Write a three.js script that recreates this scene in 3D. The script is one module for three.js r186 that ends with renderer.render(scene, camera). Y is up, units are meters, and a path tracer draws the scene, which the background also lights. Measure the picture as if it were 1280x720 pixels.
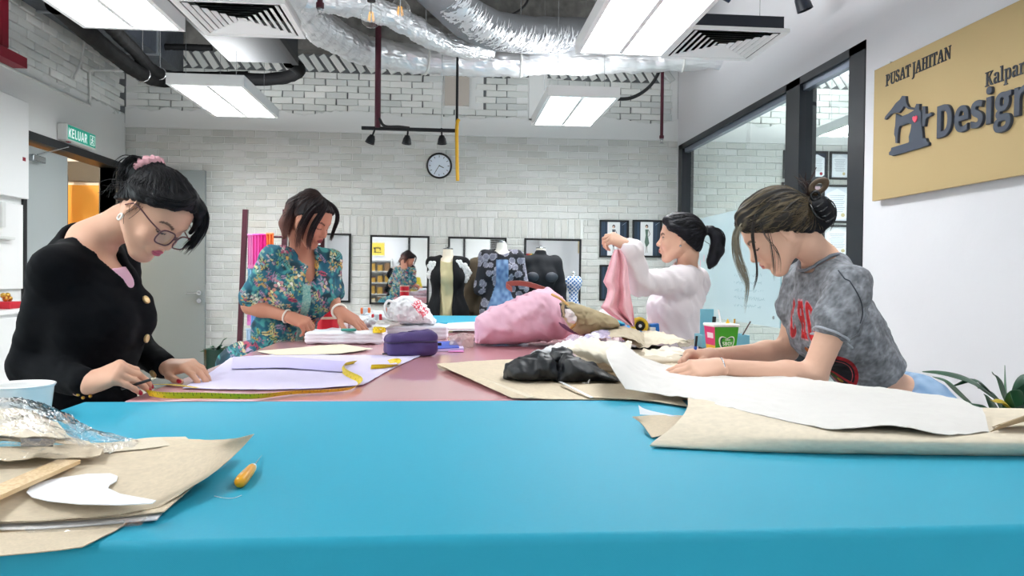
import * as THREE from 'three';
import { mergeGeometries, mergeVertices, toCreasedNormals } from 'three/addons/utils/BufferGeometryUtils.js';
import { RoundedBoxGeometry } from 'three/addons/geometries/RoundedBoxGeometry.js';
import { RectAreaLightUniformsLib } from 'three/addons/lights/RectAreaLightUniformsLib.js';
import { FontLoader } from 'three/addons/loaders/FontLoader.js';
import { TextGeometry } from 'three/addons/geometries/TextGeometry.js';
import { createNoise3D } from 'simplex-noise';

// ---------------------------------------------------------------- camera, light, exposure
const FOCAL = 940, EYE = 1.23;                       // focal length in pixels of the 1280 x 720 frame; eye height in metres
const scene = new THREE.Scene();
scene.background = new THREE.Color(2.7, 2.8, 2.9);   // overcast daylight; it enters by the side window only
const camera = new THREE.PerspectiveCamera(2 * Math.atan(360 / FOCAL) * 180 / Math.PI, 1280 / 720, 0.05, 60);
camera.position.set(0, EYE, 0);
camera.rotation.order = 'YXZ';
const RAD = Math.PI / 180;
camera.rotation.set(-0.86 * RAD, -4.77 * RAD, 0.60 * RAD);
scene.add(camera);
camera.updateMatrixWorld(true);
RectAreaLightUniformsLib.init();
const renderer = new THREE.WebGLRenderer({ antialias: true });
renderer.toneMapping = THREE.LinearToneMapping;
renderer.toneMappingExposure = 1.95;
renderer.shadowMap.enabled = true;
renderer.shadowMap.type = THREE.PCFSoftShadowMap;
const LAMP = { color: new THREE.Color(0.97, 0.99, 1.0), power: 12.6, up: 22 };  // the louvred fluorescent fittings (built with the ceiling); up is added fill light

// ---------------------------------------------------------------- helpers
const V = (x, y, z) => new THREE.Vector3(x, y, z);
function ray(px, py) {                                // a pixel of the photograph gives a direction
  return V((px - 640) / FOCAL, -(py - 360) / FOCAL, -1).applyQuaternion(camera.quaternion);
}
function atD(px, py, d) { const r = ray(px, py); return camera.position.clone().addScaledVector(r, d / -r.z); }      // on the plane z = -d
function onY(px, py, y) { const r = ray(px, py); return camera.position.clone().addScaledVector(r, (y - EYE) / r.y); } // on the plane at height y
function onX(px, py, x) { const r = ray(px, py); return camera.position.clone().addScaledVector(r, x / r.x); }        // on a side wall
function rng(seed) { let s = seed | 0; return () => { s = (s + 0x6d2b79f5) | 0; let t = Math.imul(s ^ (s >>> 15), 1 | s); t = (t + Math.imul(t ^ (t >>> 7), 61 | t)) ^ t; return ((t ^ (t >>> 14)) >>> 0) / 4294967296; }; }
const R0 = rng(7);
const rr = (a, b, r = R0) => a + (b - a) * r();
const noise3 = createNoise3D(rng(11));
const lerp = THREE.MathUtils.lerp, clamp = THREE.MathUtils.clamp, smooth = (x, a, b) => { const t = clamp((x - a) / (b - a), 0, 1); return t * t * (3 - 2 * t); };
const taken = new Map();
function numbered(name) { const n = taken.get(name) ?? 0; taken.set(name, n + 1); return n ? name + '_' + String(n).padStart(3, '0') : name; }
function show(o) { o.traverse((c) => { if (c.isMesh) { c.castShadow = true; c.receiveShadow = true; } }); return o; }
function mesh(name, geo, mat, parent) {               // a part (or, without parent, a thing to be tagged)
  const m = new THREE.Mesh(geo, mat); m.name = parent ? name : numbered(name); m.castShadow = m.receiveShadow = true;
  (parent ?? scene).add(m); return m;
}
function tag(o, label, category, group) { o.userData.label = label; o.userData.category = category; if (group) o.userData.group = group; return o; }
function thing(name, label, category, pos = V(0, 0, 0), turn = 0, group) {
  const o = new THREE.Group(); o.name = numbered(name); o.position.copy(pos); o.rotation.y = turn; scene.add(o); return tag(o, label, category, group);
}
function struct(name, geo, mat, label, category) {
  const m = geo ? new THREE.Mesh(geo, mat) : new THREE.Group(); m.name = numbered(name); m.castShadow = m.receiveShadow = true; m.userData.kind = 'structure';
  if (label) tag(m, label, category); scene.add(m); return m;
}
function box(w, h, d, x = 0, y = 0, z = 0) { const g = new THREE.BoxGeometry(w, h, d); g.translate(x, y, z); return g; }
function span(x0, x1, y0, y1, z0, z1) { return box(x1 - x0, y1 - y0, z1 - z0, (x0 + x1) / 2, (y0 + y1) / 2, (z0 + z1) / 2); }
function rbox(w, h, d, r = 0.004, x = 0, y = 0, z = 0, seg = 2) { const g = new RoundedBoxGeometry(w, h, d, seg, r); g.translate(x, y, z); return g; }
function cyl(r0, r1, h, n = 20, x = 0, y = 0, z = 0) { const g = new THREE.CylinderGeometry(r1, r0, h, n); g.translate(x, y, z); return g; }
function bar(a, b, r, n = 10, r2 = r) {                // a round bar between two points
  const d = b.clone().sub(a), g = new THREE.CylinderGeometry(r2, r, d.length(), n);
  g.applyQuaternion(new THREE.Quaternion().setFromUnitVectors(V(0, 1, 0), d.clone().normalize())); g.translate((a.x + b.x) / 2, (a.y + b.y) / 2, (a.z + b.z) / 2); return g;
}
function beam(a, b, w, h) {                            // a square bar between two points
  const d = b.clone().sub(a), g = new THREE.BoxGeometry(w, h, d.length());
  const m = new THREE.Matrix4().lookAt(a, b, Math.abs(d.clone().normalize().y) > 0.95 ? V(1, 0, 0) : V(0, 1, 0)); g.applyMatrix4(m); g.translate((a.x + b.x) / 2, (a.y + b.y) / 2, (a.z + b.z) / 2); return g;
}
function tube(pts, r, seg = 40, n = 10, closed = false, tension = 0.5) { return new THREE.TubeGeometry(new THREE.CatmullRomCurve3(pts, closed, 'centripetal', tension), seg, r, n, closed); }
function lathe(pts, n = 32) { return new THREE.LatheGeometry(pts.map(([x, y]) => new THREE.Vector2(x, y)), n); }
function extrude(shape, depth, bevel = 0, opts = {}) { return new THREE.ExtrudeGeometry(shape, { depth, bevelEnabled: bevel > 0, bevelThickness: bevel, bevelSize: bevel, bevelSegments: 2, curveSegments: 10, ...opts }); }
function poly(pts) { const s = new THREE.Shape(); pts.forEach(([x, y], i) => (i ? s.lineTo(x, y) : s.moveTo(x, y))); s.closePath(); return s; }
function join(list) {
  const gs = list.map((g) => { const h = g.index ? g.toNonIndexed() : g.clone(); for (const k of Object.keys(h.attributes)) if (!['position', 'normal', 'uv'].includes(k)) h.deleteAttribute(k); if (!h.attributes.uv) h.setAttribute('uv', new THREE.BufferAttribute(new Float32Array(h.attributes.position.count * 2), 2)); return h; });
  return mergeGeometries(gs, false);
}
function metres(geo, s = 1) {                          // uv in metres, by the axis each face looks along
  const g = geo.index ? geo.toNonIndexed() : geo, p = g.attributes.position, n = g.attributes.normal, uv = new Float32Array(p.count * 2);
  for (let i = 0; i < p.count; i += 3) {
    let nx = 0, ny = 0, nz = 0; for (let k = 0; k < 3; k++) { nx += Math.abs(n.getX(i + k)); ny += Math.abs(n.getY(i + k)); nz += Math.abs(n.getZ(i + k)); }
    for (let k = 0; k < 3; k++) {
      const x = p.getX(i + k), y = p.getY(i + k), z = p.getZ(i + k), j = (i + k) * 2;
      if (nx >= ny && nx >= nz) { uv[j] = z * s; uv[j + 1] = y * s; } else if (ny >= nz) { uv[j] = x * s; uv[j + 1] = z * s; } else { uv[j] = x * s; uv[j + 1] = y * s; }
    }
  }
  g.setAttribute('uv', new THREE.BufferAttribute(uv, 2)); return g;
}
// ---- computed textures (tileable noise)
function lattice(seed, n) { const r = rng(seed), a = new Float32Array(n * n); for (let i = 0; i < a.length; i++) a[i] = r(); return (x, y) => { const xi = Math.floor(x), yi = Math.floor(y), fx = x - xi, fy = y - yi, sx = fx * fx * (3 - 2 * fx), sy = fy * fy * (3 - 2 * fy), w = (k) => ((k % n) + n) % n, at = (i, j) => a[w(j) * n + w(i)]; return lerp(lerp(at(xi, yi), at(xi + 1, yi), sx), lerp(at(xi, yi + 1), at(xi + 1, yi + 1), sx), sy); }; }
function fbm(seed, base, oct = 4) { const ls = []; for (let o = 0; o < oct; o++) ls.push(lattice(seed + o * 17, base << o)); return (u, v) => { let s = 0, a = 0.5, t = 0; for (let o = 0; o < oct; o++) { s += a * ls[o](u * (base << o), v * (base << o)); t += a; a *= 0.5; } return s / t; }; }
function tex(n, fn, { srgb = false, repeat = [1, 1], m = n } = {}) {
  const data = new Uint8Array(n * m * 4);
  for (let y = 0; y < m; y++) for (let x = 0; x < n; x++) { const c = fn(x / n, y / m), o = (y * n + x) * 4; if (typeof c === 'number') data[o] = data[o + 1] = data[o + 2] = clamp(c * 255, 0, 255); else { data[o] = clamp(c[0] * 255, 0, 255); data[o + 1] = clamp(c[1] * 255, 0, 255); data[o + 2] = clamp(c[2] * 255, 0, 255); } data[o + 3] = 255; }
  const t = new THREE.DataTexture(data, n, m); t.wrapS = t.wrapT = THREE.RepeatWrapping; t.magFilter = THREE.LinearFilter; t.minFilter = THREE.LinearMipmapLinearFilter; t.generateMipmaps = true; t.repeat.set(...repeat);
  if (srgb) t.colorSpace = THREE.SRGBColorSpace; t.needsUpdate = true; return t;
}
function canvasTex(w, h, draw) { const c = document.createElement('canvas'); c.width = w; c.height = h; draw(c.getContext('2d'), w, h); const t = new THREE.CanvasTexture(c); t.colorSpace = THREE.SRGBColorSpace; t.magFilter = THREE.LinearFilter; return t; }
const std = (color, roughness = 0.7, extra = {}) => new THREE.MeshStandardMaterial({ color, roughness, ...extra });
const phys = (color, roughness = 0.5, extra = {}) => new THREE.MeshPhysicalMaterial({ color, roughness, ...extra });
const nA = fbm(31, 8, 4), nB = fbm(57, 4, 5), nC = fbm(91, 32, 3);
const T = {
  plaster: tex(512, (u, v) => 0.5 + 0.3 * (nA(u, v) - 0.5) + 0.5 * (nC(u, v) - 0.5), { repeat: [0.7, 0.7] }),
  weave: tex(256, (u, v) => 0.5 + 0.22 * Math.sin(u * 2 * Math.PI * 64) * Math.cos(v * 2 * Math.PI * 64) + 0.25 * (nC(u, v) - 0.5), { repeat: [6, 6] }),
  crumple: tex(512, (u, v) => { const a = nA(u, v), b = nB(v, u); return 0.5 + 0.9 * (Math.abs(a - 0.5) - 0.12) + 0.6 * (Math.abs(b - 0.5) - 0.12); }, { repeat: [2, 2] }),
  concrete: tex(512, (u, v) => { const a = nB(u, v), b = nC(u, v), k = 0.40 + 0.28 * (a - 0.5) + 0.14 * (b - 0.5); return [k, k * 0.99, k * 0.96]; }, { srgb: true, repeat: [0.5, 0.5] }),
  fleck: tex(512, (u, v) => { const k = 0.95 + 0.08 * (nC(u, v) - 0.5) + 0.05 * (nB(u, v) - 0.5); return [k, k, k]; }, { srgb: true, repeat: [2, 2] }),
  wood: tex(512, (u, v) => { const g = nB(u * 0.25, v) + 0.3 * nC(u * 0.12, v), k = 0.5 + 0.5 * Math.sin(g * 40); return [0.91 - 0.06 * k, 0.80 - 0.08 * k, 0.63 - 0.09 * k]; }, { srgb: true }),
};
const M = {
  wallWhite: std('#dddde1', 0.75, { bumpMap: T.plaster, bumpScale: 0.0015 }),
  wallGrey: std('#e4e6e5', 0.8, { bumpMap: T.plaster, bumpScale: 0.002 }),
  concrete: std('#ffffff', 0.9, { map: T.concrete, bumpMap: T.plaster, bumpScale: 0.006 }),
  mortar: std('#e9ebe8', 0.9),
  dirtJoint: std('#6d7072', 0.95),
  black: std('#14161a', 0.55), blackMetal: std('#101318', 0.42, { metalness: 0.3 }), navy: std('#0a1526', 0.45),
  white: std('#eceeee', 0.5), whiteGloss: phys('#f0f1f1', 0.25), offwhite: std('#d8dad8', 0.6),
  doorGrey: std('#7f888a', 0.55), steel: std('#c4c8cc', 0.25, { metalness: 0.95 }), galv: std('#9aa0a6', 0.4, { metalness: 0.8, bumpMap: T.plaster, bumpScale: 0.002 }),
  maroon: std('#4a0d24', 0.45), red: std('#8a1029', 0.5),
  foil: std('#e4e6e9', 0.3, { metalness: 0.6, bumpMap: T.crumple, bumpScale: 0.02 }),
  floor: std('#d6d4cf', 0.5, { map: T.fleck }),
  glass: phys('#e9f4f2', 0.0, { transmission: 1, thickness: 0, ior: 1.45 }),
  mirror: std('#eef1f2', 0.02, { metalness: 1 }),
};

// ---------------------------------------------------------------- the room
const BACK = -8.4, LEFT = -3.472, RIGHT = 2.575, REAR = 5.0, SLAB = 4.3, NEXT = 5.5;
struct('floor', metres(span(LEFT - 2, NEXT + 0.2, -0.12, 0, BACK - 0.2, REAR + 0.2)), M.floor, 'grey vinyl floor of the sewing studio', 'floor');
struct('ceiling', metres(span(LEFT - 0.3, NEXT + 0.2, SLAB, SLAB + 0.2, BACK - 0.2, REAR + 0.2)), M.concrete, 'bare dark concrete slab overhead', 'ceiling');

// --- wall_back: grey brick slips below, plaster band, rough whitewashed brick above, concrete beam
const PITCH_X = 0.2285, PITCH_Y = 0.0755, SLIP_TOP = 2.79;
const wallBack = struct('wall_back', null, null, 'back wall of grey brick slips with a plaster band above', 'wall');
mesh('mortar_bed', span(LEFT - 0.1, NEXT, 0, SLIP_TOP + 0.02, BACK - 0.2, BACK), M.mortar, wallBack);
mesh('wall_core', span(LEFT - 0.1, NEXT, SLIP_TOP, SLAB, BACK - 0.2, BACK - 0.02), M.dirtJoint, wallBack);
mesh('concrete_beam', metres(span(LEFT, NEXT, 3.64, 4.02, BACK - 0.1, BACK + 0.16)), M.concrete, wallBack);
mesh('upper_blockwork', metres(span(LEFT, NEXT, 4.02, SLAB, BACK - 0.1, BACK + 0.1)), M.concrete, wallBack);
const grainBump = tex(256, (u, v) => 0.5 + 0.5 * (nC(u, v) - 0.5) + 0.5 * (nA(v, u) - 0.5));
const slipTones = ['#cfd1cd', '#d4d5d2', '#c9cbc7', '#d8d9d7', '#d1d1cc', '#d6d8d5'].map((c) => std(c, 0.85, { bumpMap: grainBump, bumpScale: 0.004 }));
function slipGeo(w, h, d, ch = 0.004) {               // a slip with chamfered front edges, front towards +z
  const a = w / 2, b = h / 2, p = [], uv = [];
  const q = (A, B, C, D) => { for (const v of [A, B, C, A, C, D]) { p.push(...v); uv.push(v[0] / 0.25 + 0.5, v[1] / 0.25 + 0.5); } };
  const f = [[-a + ch, -b + ch, d], [a - ch, -b + ch, d], [a - ch, b - ch, d], [-a + ch, b - ch, d]], k = [[-a, -b, d - ch], [a, -b, d - ch], [a, b, d - ch], [-a, b, d - ch]], z = k.map(([x, y]) => [x, y, 0]);
  q(...f); for (let i = 0; i < 4; i++) { const j = (i + 1) % 4; q(k[i], k[j], f[j], f[i]); q(z[i], z[j], k[j], k[i]); }
  const g = new THREE.BufferGeometry(); g.setAttribute('position', new THREE.Float32BufferAttribute(p, 3)); g.setAttribute('uv', new THREE.Float32BufferAttribute(uv, 2)); g.computeVertexNormals(); return g;
}
{
  const r = rng(21), full = slipGeo(PITCH_X - 0.009, PITCH_Y - 0.009, 0.012), vert = slipGeo(PITCH_Y - 0.009, PITCH_Y * 3 - 0.009, 0.012);
  const rest = slipTones.map(() => []), slips = [];
  const rows = Math.floor(SLIP_TOP / PITCH_Y), S0 = -1.17, S1 = 1.5;
  for (let j = 0; j < rows; j++) {
    const y = SLIP_TOP - (j + 0.5) * PITCH_Y, soldier = j >= 12 && j <= 14, off = (j % 2 ? 0.5 : 0.06) * PITCH_X;
    for (let x = LEFT - off; x < NEXT; x += PITCH_X) {
      let a = Math.max(x + 0.0045, LEFT + 0.003), b = Math.min(x + PITCH_X - 0.0045, NEXT);
      if (soldier) { if (a < S0 && b > S0) b = S0 - 0.004; else if (a < S1 && b > S1) a = S1 + 0.004; else if (a >= S0 && b <= S1) continue; }
      if (a < RIGHT && b > RIGHT && b - a > 0.05) { slips.push([(a + RIGHT) / 2 - 0.002, y, RIGHT - a - 0.004, 0]); a = RIGHT + 0.13; }
      if (b - a > 0.02 && !(a >= RIGHT && b < RIGHT + 0.13)) slips.push([(a + b) / 2, y, b - a, 0]);
    }
  }
  const sy = SLIP_TOP - 13.5 * PITCH_Y;
  for (let x = S0 + PITCH_Y / 2; x < S1 - 0.03; x += PITCH_Y) slips.push([x, sy, PITCH_Y - 0.009, 1]);
  let n = 0;
  for (const [x, y, w, up] of slips) {
    const t = Math.floor(r() * slipTones.length), g = up ? vert : full, k = up ? 1 : w / (PITCH_X - 0.009), dz = BACK - 0.001 - r() * 0.002;
    if (n < 300 && x > -2.75 && x < RIGHT && y > 1.66) { const m = mesh('brick', g, slipTones[t], wallBack); m.position.set(x, y, dz); m.scale.x = k; n++; } else { const c = g.clone(); c.scale(k, 1, 1); c.translate(x, y, dz); rest[t].push(c); }
  }
  rest.forEach((l, i) => { if (l.length) { const m = mesh('brick_field', join(l), slipTones[i], wallBack); m.userData.kind = 'stuff'; } });
}
function raggedBand(x0, x1, y0, y1, rag, depth, seed) {  // plaster whose upper edge is broken away
  const r = rng(seed), pts = [[x0, y0], [x1, y0]]; let x = x1; const n0 = r() * 50;
  while (x > x0) { pts.push([x, y1 + rag * (noise3(x * 2.2, n0, 0) + 0.6 * noise3(x * 9, n0, 3))]); x -= 0.018 + r() * 0.03; }
  pts.push([x0, y1]); return metres(extrude(poly(pts), depth, 0.004, { bevelSegments: 1 }));
}
mesh('plaster_band', raggedBand(LEFT, RIGHT, SLIP_TOP + 0.004, 3.0, 0.03, 0.02, 3).translate(0, 0, BACK - 0.012), M.wallGrey, wallBack);
mesh('plaster_band', raggedBand(RIGHT + 0.13, NEXT, SLIP_TOP + 0.004, 3.0, 0.03, 0.02, 4).translate(0, 0, BACK - 0.012), M.wallGrey, wallBack);
mesh('plaster_patch', raggedBand(0.87, 1.07, 2.98, 3.5, 0.02, 0.02, 5).translate(0, 0, BACK - 0.012), M.wallGrey, wallBack);
mesh('plaster_fill', metres(join([span(-0.24, 0.36, 3.08, 3.62, BACK - 0.03, BACK - 0.008), span(0.66, 1.26, 3.0, 3.46, BACK - 0.03, BACK - 0.01), span(RIGHT - 0.2, RIGHT, 2.99, 3.63, BACK - 0.03, BACK - 0.01), span(LEFT, LEFT + 0.2, 2.99, 3.63, BACK - 0.03, BACK - 0.01)])), M.wallGrey, wallBack);
mesh('concrete_lintel', metres(span(-0.07, 0.2, 3.12, 3.62, BACK - 0.02, BACK + 0.03)), std('#c3bbb2', 0.9, { bumpMap: T.plaster, bumpScale: 0.004 }), wallBack);
// rough bricks: four slightly crooked shapes shared by all
const roughTones = ['#dfe2df', '#d7dbd8', '#e5e7e4', '#d0d4d2'].map((c) => std(c, 0.9, { bumpMap: T.plaster, bumpScale: 0.004 }));
const roughGeo = [0, 1, 2, 3].map((s) => { const g = slipGeo(0.226, 0.0655, 0.05, 0.006), p = g.attributes.position; for (let i = 0; i < p.count; i++) { const x = p.getX(i), y = p.getY(i), z = p.getZ(i); p.setXYZ(i, x + 0.005 * noise3(x * 9, y * 20, s * 7), y + 0.004 * noise3(x * 7, y * 9 + 5, s * 7), z + 0.006 * noise3(x * 12, y * 12 + 9, s * 5)); } g.computeVertexNormals(); return g; });
function roughBrick(parent, x, y, z, rotY, rotZ, len = 1) { const m = mesh('brick', roughGeo[Math.floor(R0() * 4)], roughTones[Math.floor(R0() * 4)], parent); m.position.set(x, y, z); m.rotation.set(0, rotY, rotZ); m.scale.x = len; return m; }
const upper = struct('wall_back_upper', null, null, 'band of rough whitewashed bricks above the plaster of the back wall', 'wall');
for (let j = 0; j < 7; j++) for (let x = LEFT + (j % 2 ? 0 : -0.117); x < NEXT - 0.2; x += 0.234) {
  const y = 2.985 + j * 0.0705, c = x + 0.117 + rr(-0.004, 0.004);
  if ((c > RIGHT - 0.11 && c < RIGHT + 0.2) || (c > -0.16 && c < 0.3 && j > 1) || (c > 0.78 && c < 1.15) || c < LEFT + 0.1) { if (c > RIGHT && c < RIGHT + 0.2) continue; if (c > -0.16 && c < 0.3 && j > 1) continue; if (c > 0.78 && c < 1.15) continue; if (c < LEFT + 0.1) continue; roughBrick(upper, c - 0.05, y, BACK - 0.047, 0, 0, 0.55); continue; }
  roughBrick(upper, c, y, BACK - 0.048 + rr(-0.006, 0.006), 0, rr(-0.012, 0.012), rr(0.97, 1.01));
}
for (let x = LEFT + 0.1; x < NEXT - 0.1; x += 0.112) { if ((x > -0.12 && x < 0.26) || (x > RIGHT - 0.08 && x < RIGHT + 0.2)) continue; roughBrick(upper, x, 3.545 + rr(-0.006, 0.006), BACK - 0.045 + rr(-0.006, 0.006), 0, -0.98 + rr(-0.05, 0.05), 0.9); }

// --- wall_left with the doorway and a strip of the same rough brick
const wallLeft = struct('wall_left', null, null, 'pale plastered side wall with double doorway and exposed brick on top', 'wall');
const DZ0 = -8.17, DZ1 = -6.48, DH = 2.34, LT = 0.16, SZ0 = -3.9, SZ1 = -0.7;
mesh('plaster', metres(join([span(LEFT - LT, LEFT, 0, DH, BACK, DZ0), span(LEFT - LT, LEFT, 0, DH, DZ1, SZ0), span(LEFT - LT, LEFT, 0, 0.95, SZ0, SZ1), span(LEFT - LT, LEFT, 0, DH, SZ1, REAR), span(LEFT - LT, LEFT, DH, 2.83, BACK, REAR)])), M.wallGrey, wallLeft);
mesh('wall_core', span(LEFT - LT, LEFT - 0.055, 2.83, SLAB, BACK, REAR), M.dirtJoint, wallLeft);
mesh('plaster_band', raggedBand(-REAR, 8.38, 2.828, 2.9, 0.035, 0.03, 8).rotateY(Math.PI / 2).translate(LEFT - 0.035, 0, 0), M.wallGrey, wallLeft);
for (let j = 0; j < 9; j++) for (let z = -8.28 - (j % 2 ? 0.117 : 0); z < -4.2; z += 0.234) { if (z < -8.34) continue; roughBrick(wallLeft, LEFT - 0.055 + rr(-0.006, 0.006), 2.9 + j * 0.0715, z, Math.PI / 2, rr(-0.02, 0.02), rr(0.95, 1)); }
mesh('upper_plaster', metres(span(LEFT - 0.1, LEFT + 0.02, 3.53, SLAB, BACK, REAR)), M.concrete, wallLeft);

// --- wall_right: white partition with the glazed opening
const WZ0 = -8.34, WZ1 = -4.508, WH = 2.73, WB = 0.1, PT = 0.12;
struct('wall_right', metres(join([span(RIGHT, RIGHT + PT, 0, SLAB, WZ1, REAR), span(RIGHT, RIGHT + PT, WH, SLAB, BACK, WZ1), span(RIGHT, RIGHT + PT, 0, WB, BACK, WZ1), span(RIGHT, RIGHT + PT, WB, WH, BACK, WZ0)])), M.wallWhite, 'white partition wall carrying the gold sign and the glazed opening', 'wall');
const win = struct('window_1', null, null, 'tall interior window in a dark navy frame', 'window');
const frameMat = std('#070e1a', 0.4);
const mz = [onX(983, 150, RIGHT).z, onX(1000, 150, RIGHT).z];
for (const [z0, z1, y0, y1] of [[WZ0, WZ1, WH - 0.055, WH], [WZ0, WZ1, WB, WB + 0.05], [WZ0, WZ0 + 0.14, WB, WH], [mz[0], mz[1], WB, WH], [WZ1 - 0.19, WZ1, WB, WH]]) mesh('frame', span(RIGHT - 0.006, RIGHT + PT + 0.006, y0, y1, z0, z1), frameMat, win);
mesh('bead', span(RIGHT + 0.02, RIGHT + 0.07, WH - 0.1, WH - 0.055, WZ0 + 0.14, WZ1 - 0.19), std('#8a93a3', 0.3, { metalness: 0.7 }), win);
{
  const zs = [WZ0 + 0.14, onX(888, 220, RIGHT).z, onX(932, 220, RIGHT).z, mz[0]], zt = [mz[1], onX(1054, 150, RIGHT).z, WZ1 - 0.19];
  for (const l of [zs, zt]) for (let i = 0; i + 1 < l.length; i++) mesh('pane', new THREE.PlaneGeometry(l[i + 1] - l[i] - 0.006, WH - WB - 0.15).rotateY(-Math.PI / 2).translate(RIGHT + 0.045, (WH + WB - 0.05) / 2, (l[i] + l[i + 1]) / 2), M.glass, win);
}
// --- the neighbouring room seen through the glass
struct('wall_next', metres(span(NEXT, NEXT + 0.15, 0, SLAB, BACK, REAR)), M.wallWhite, 'white wall of the neighbouring room beyond the glass', 'wall');
struct('wall_next_front', metres(span(RIGHT + PT, NEXT, 0, SLAB, -3.2, -3.05)), M.wallWhite, 'white cross wall of the neighbouring room', 'wall');
struct('trim_1', metres(span(RIGHT + PT + 0.3, NEXT, 3.5, 3.62, -8.0, -7.4)), M.white, 'white boxed duct across the neighbouring room', 'duct');

// --- rear wall, seen only in the mirrors
struct('wall_rear', metres(span(LEFT - LT, RIGHT + PT, 0, SLAB, REAR, REAR + 0.15)), M.wallWhite, 'white rear wall seen in the mirrors', 'wall');
const blind = struct('window_2', null, null, 'white frosted rear window in black frame seen in the mirrors', 'window');
for (const x of [-1.15, 0.42, 1.99]) mesh('frame', span(x - 0.03, x + 0.03, 0.9, 2.7, REAR - 0.06, REAR - 0.01), M.black, blind);
for (const y of [0.9, 2.7]) mesh('frame', span(-1.18, 2.02, y - 0.03, y + 0.03, REAR - 0.06, REAR - 0.01), M.black, blind);
for (const x of [-1.12, 0.45]) mesh('pane', span(x, x + 1.51, 0.93, 2.67, REAR - 0.04, REAR - 0.02), M.whiteGloss, blind);

{ // daylight window in the side wall: the shadows on the turquoise cloth fall away from it
  const w = struct('window_3', null, null, 'wide side window letting in the daylight', 'window');
  for (const z of [SZ0 + 0.03, (SZ0 + SZ1) / 2, SZ1 - 0.03]) mesh('frame', span(LEFT - 0.1, LEFT - 0.05, 0.95, DH, z - 0.03, z + 0.03), M.black, w);
  for (const y of [0.98, DH - 0.03]) mesh('frame', span(LEFT - 0.1, LEFT - 0.05, y - 0.03, y + 0.03, SZ0, SZ1), M.black, w);
  for (const z of [SZ0 + 0.06, (SZ0 + SZ1) / 2 + 0.03]) mesh('pane', new THREE.PlaneGeometry((SZ1 - SZ0) / 2 - 0.09, DH - 1.07).rotateY(Math.PI / 2).translate(LEFT - 0.075, (DH + 0.95) / 2, z + (SZ1 - SZ0) / 4 - 0.045), M.glass, w);
  mesh('sill', span(LEFT - 0.05, LEFT + 0.06, 0.925, 0.95, SZ0 - 0.05, SZ1 + 0.05), M.white, w);
}
// --- doorway, leaves and the corridor behind
const frameD = std('#15181d', 0.45);
const door1 = struct('door_1', null, null, 'closed grey leaf of the double door under a black frame', 'door');
mesh('door_frame', join([span(LEFT - LT - 0.01, LEFT + 0.02, 0, DH + 0.05, DZ0 - 0.07, DZ0), span(LEFT - LT - 0.01, LEFT + 0.02, 0, DH + 0.05, DZ1, DZ1 + 0.05), span(LEFT - LT - 0.01, LEFT + 0.02, DH - 0.02, DH + 0.05, DZ0, DZ1)]), frameD, door1);
mesh('leaf', rbox(0.045, DH - 0.05, 0.83, 0.003, LEFT - 0.09, DH / 2 - 0.02, DZ1 - 0.42), std('#aab2b3', 0.5), door1);
{
  const b = onX(42, 196, LEFT);
  mesh('door_closer', rbox(0.05, 0.055, 0.2, 0.01, LEFT - 0.035, b.y, b.z - 0.12), M.steel, door1);
  mesh('closer_arm', join([beam(V(LEFT - 0.02, b.y + 0.035, b.z - 0.1), V(LEFT + 0.06, DH + 0.01, b.z - 0.45), 0.012, 0.008)]), M.steel, door1);
}
const door2 = struct('door_2', null, null, 'dark grey door leaf swung open against the brick wall', 'door');
const leafEnd = atD(256.3, 300, 8.22).x;
mesh('leaf', rbox(leafEnd - LEFT - 0.02, DH - 0.03, 0.045, 0.003, (leafEnd + LEFT + 0.02) / 2, (DH - 0.03) / 2 + 0.01, -8.235), M.doorGrey, door2);
{
  const h = atD(249, 366, 8.2), h2 = atD(249, 376, 8.2), e = atD(233, 368, 8.17);
  const handle = mesh('handle', join([bar(h.clone().add(V(0, 0, -0.02)), h.clone().add(V(0, 0, 0.012)), 0.026, 24), bar(h, h.clone().add(V(0, 0, 0.055)), 0.009), bar(h.clone().add(V(0.006, 0, 0.052)), V(e.x, h.y - 0.004, h.z + 0.052), 0.0095)]), M.steel, door2);
  mesh('keyhole_plate', bar(h2.clone().add(V(0, 0, -0.02)), h2.clone().add(V(0, 0, 0.012)), 0.024, 24), M.steel, door2);
  mesh('latch_plate', span(leafEnd - 0.001, leafEnd + 0.003, h.y - 0.1, h.y + 0.09, -8.245, -8.22), M.steel, door2);
}
const hall = struct('wall_corridor', null, null, 'corridor with a warm timber panel behind the open door', 'wall');
mesh('plaster', metres(join([span(LEFT - 1.75, LEFT - 1.6, 0, 3.0, BACK - 0.4, -5.2), span(LEFT - 1.6, LEFT - LT, 0, 3.0, BACK - 0.55, BACK - 0.4), span(LEFT - 1.6, LEFT - LT, 0, 3.0, -5.35, -5.2)])), M.wallGrey, hall);
mesh('soffit', span(LEFT - 1.75, LEFT - LT, 2.62, 2.7, BACK - 0.5, -5.2), M.offwhite, hall);
mesh('timber_panel', metres(join([span(LEFT - 1.6, LEFT - 1.56, 0.1, 2.2, BACK - 0.36, -6.2), span(LEFT - 1.56, LEFT - 0.4, 0.1, 2.2, BACK - 0.4, BACK - 0.36)])), std('#d99a3c', 0.6), hall);
mesh('dark_panel', span(LEFT - 1.56, LEFT - 0.4, 2.24, 2.46, BACK - 0.4, BACK - 0.35), std('#4b4640', 0.6), hall);
mesh('inner_frame', join([span(LEFT - 0.75, LEFT - 0.66, 0, 2.28, -8.55, -8.47), span(LEFT - 0.75, LEFT - 0.66, 2.2, 2.28, -8.55, -7.9)]), frameD, hall);
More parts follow.
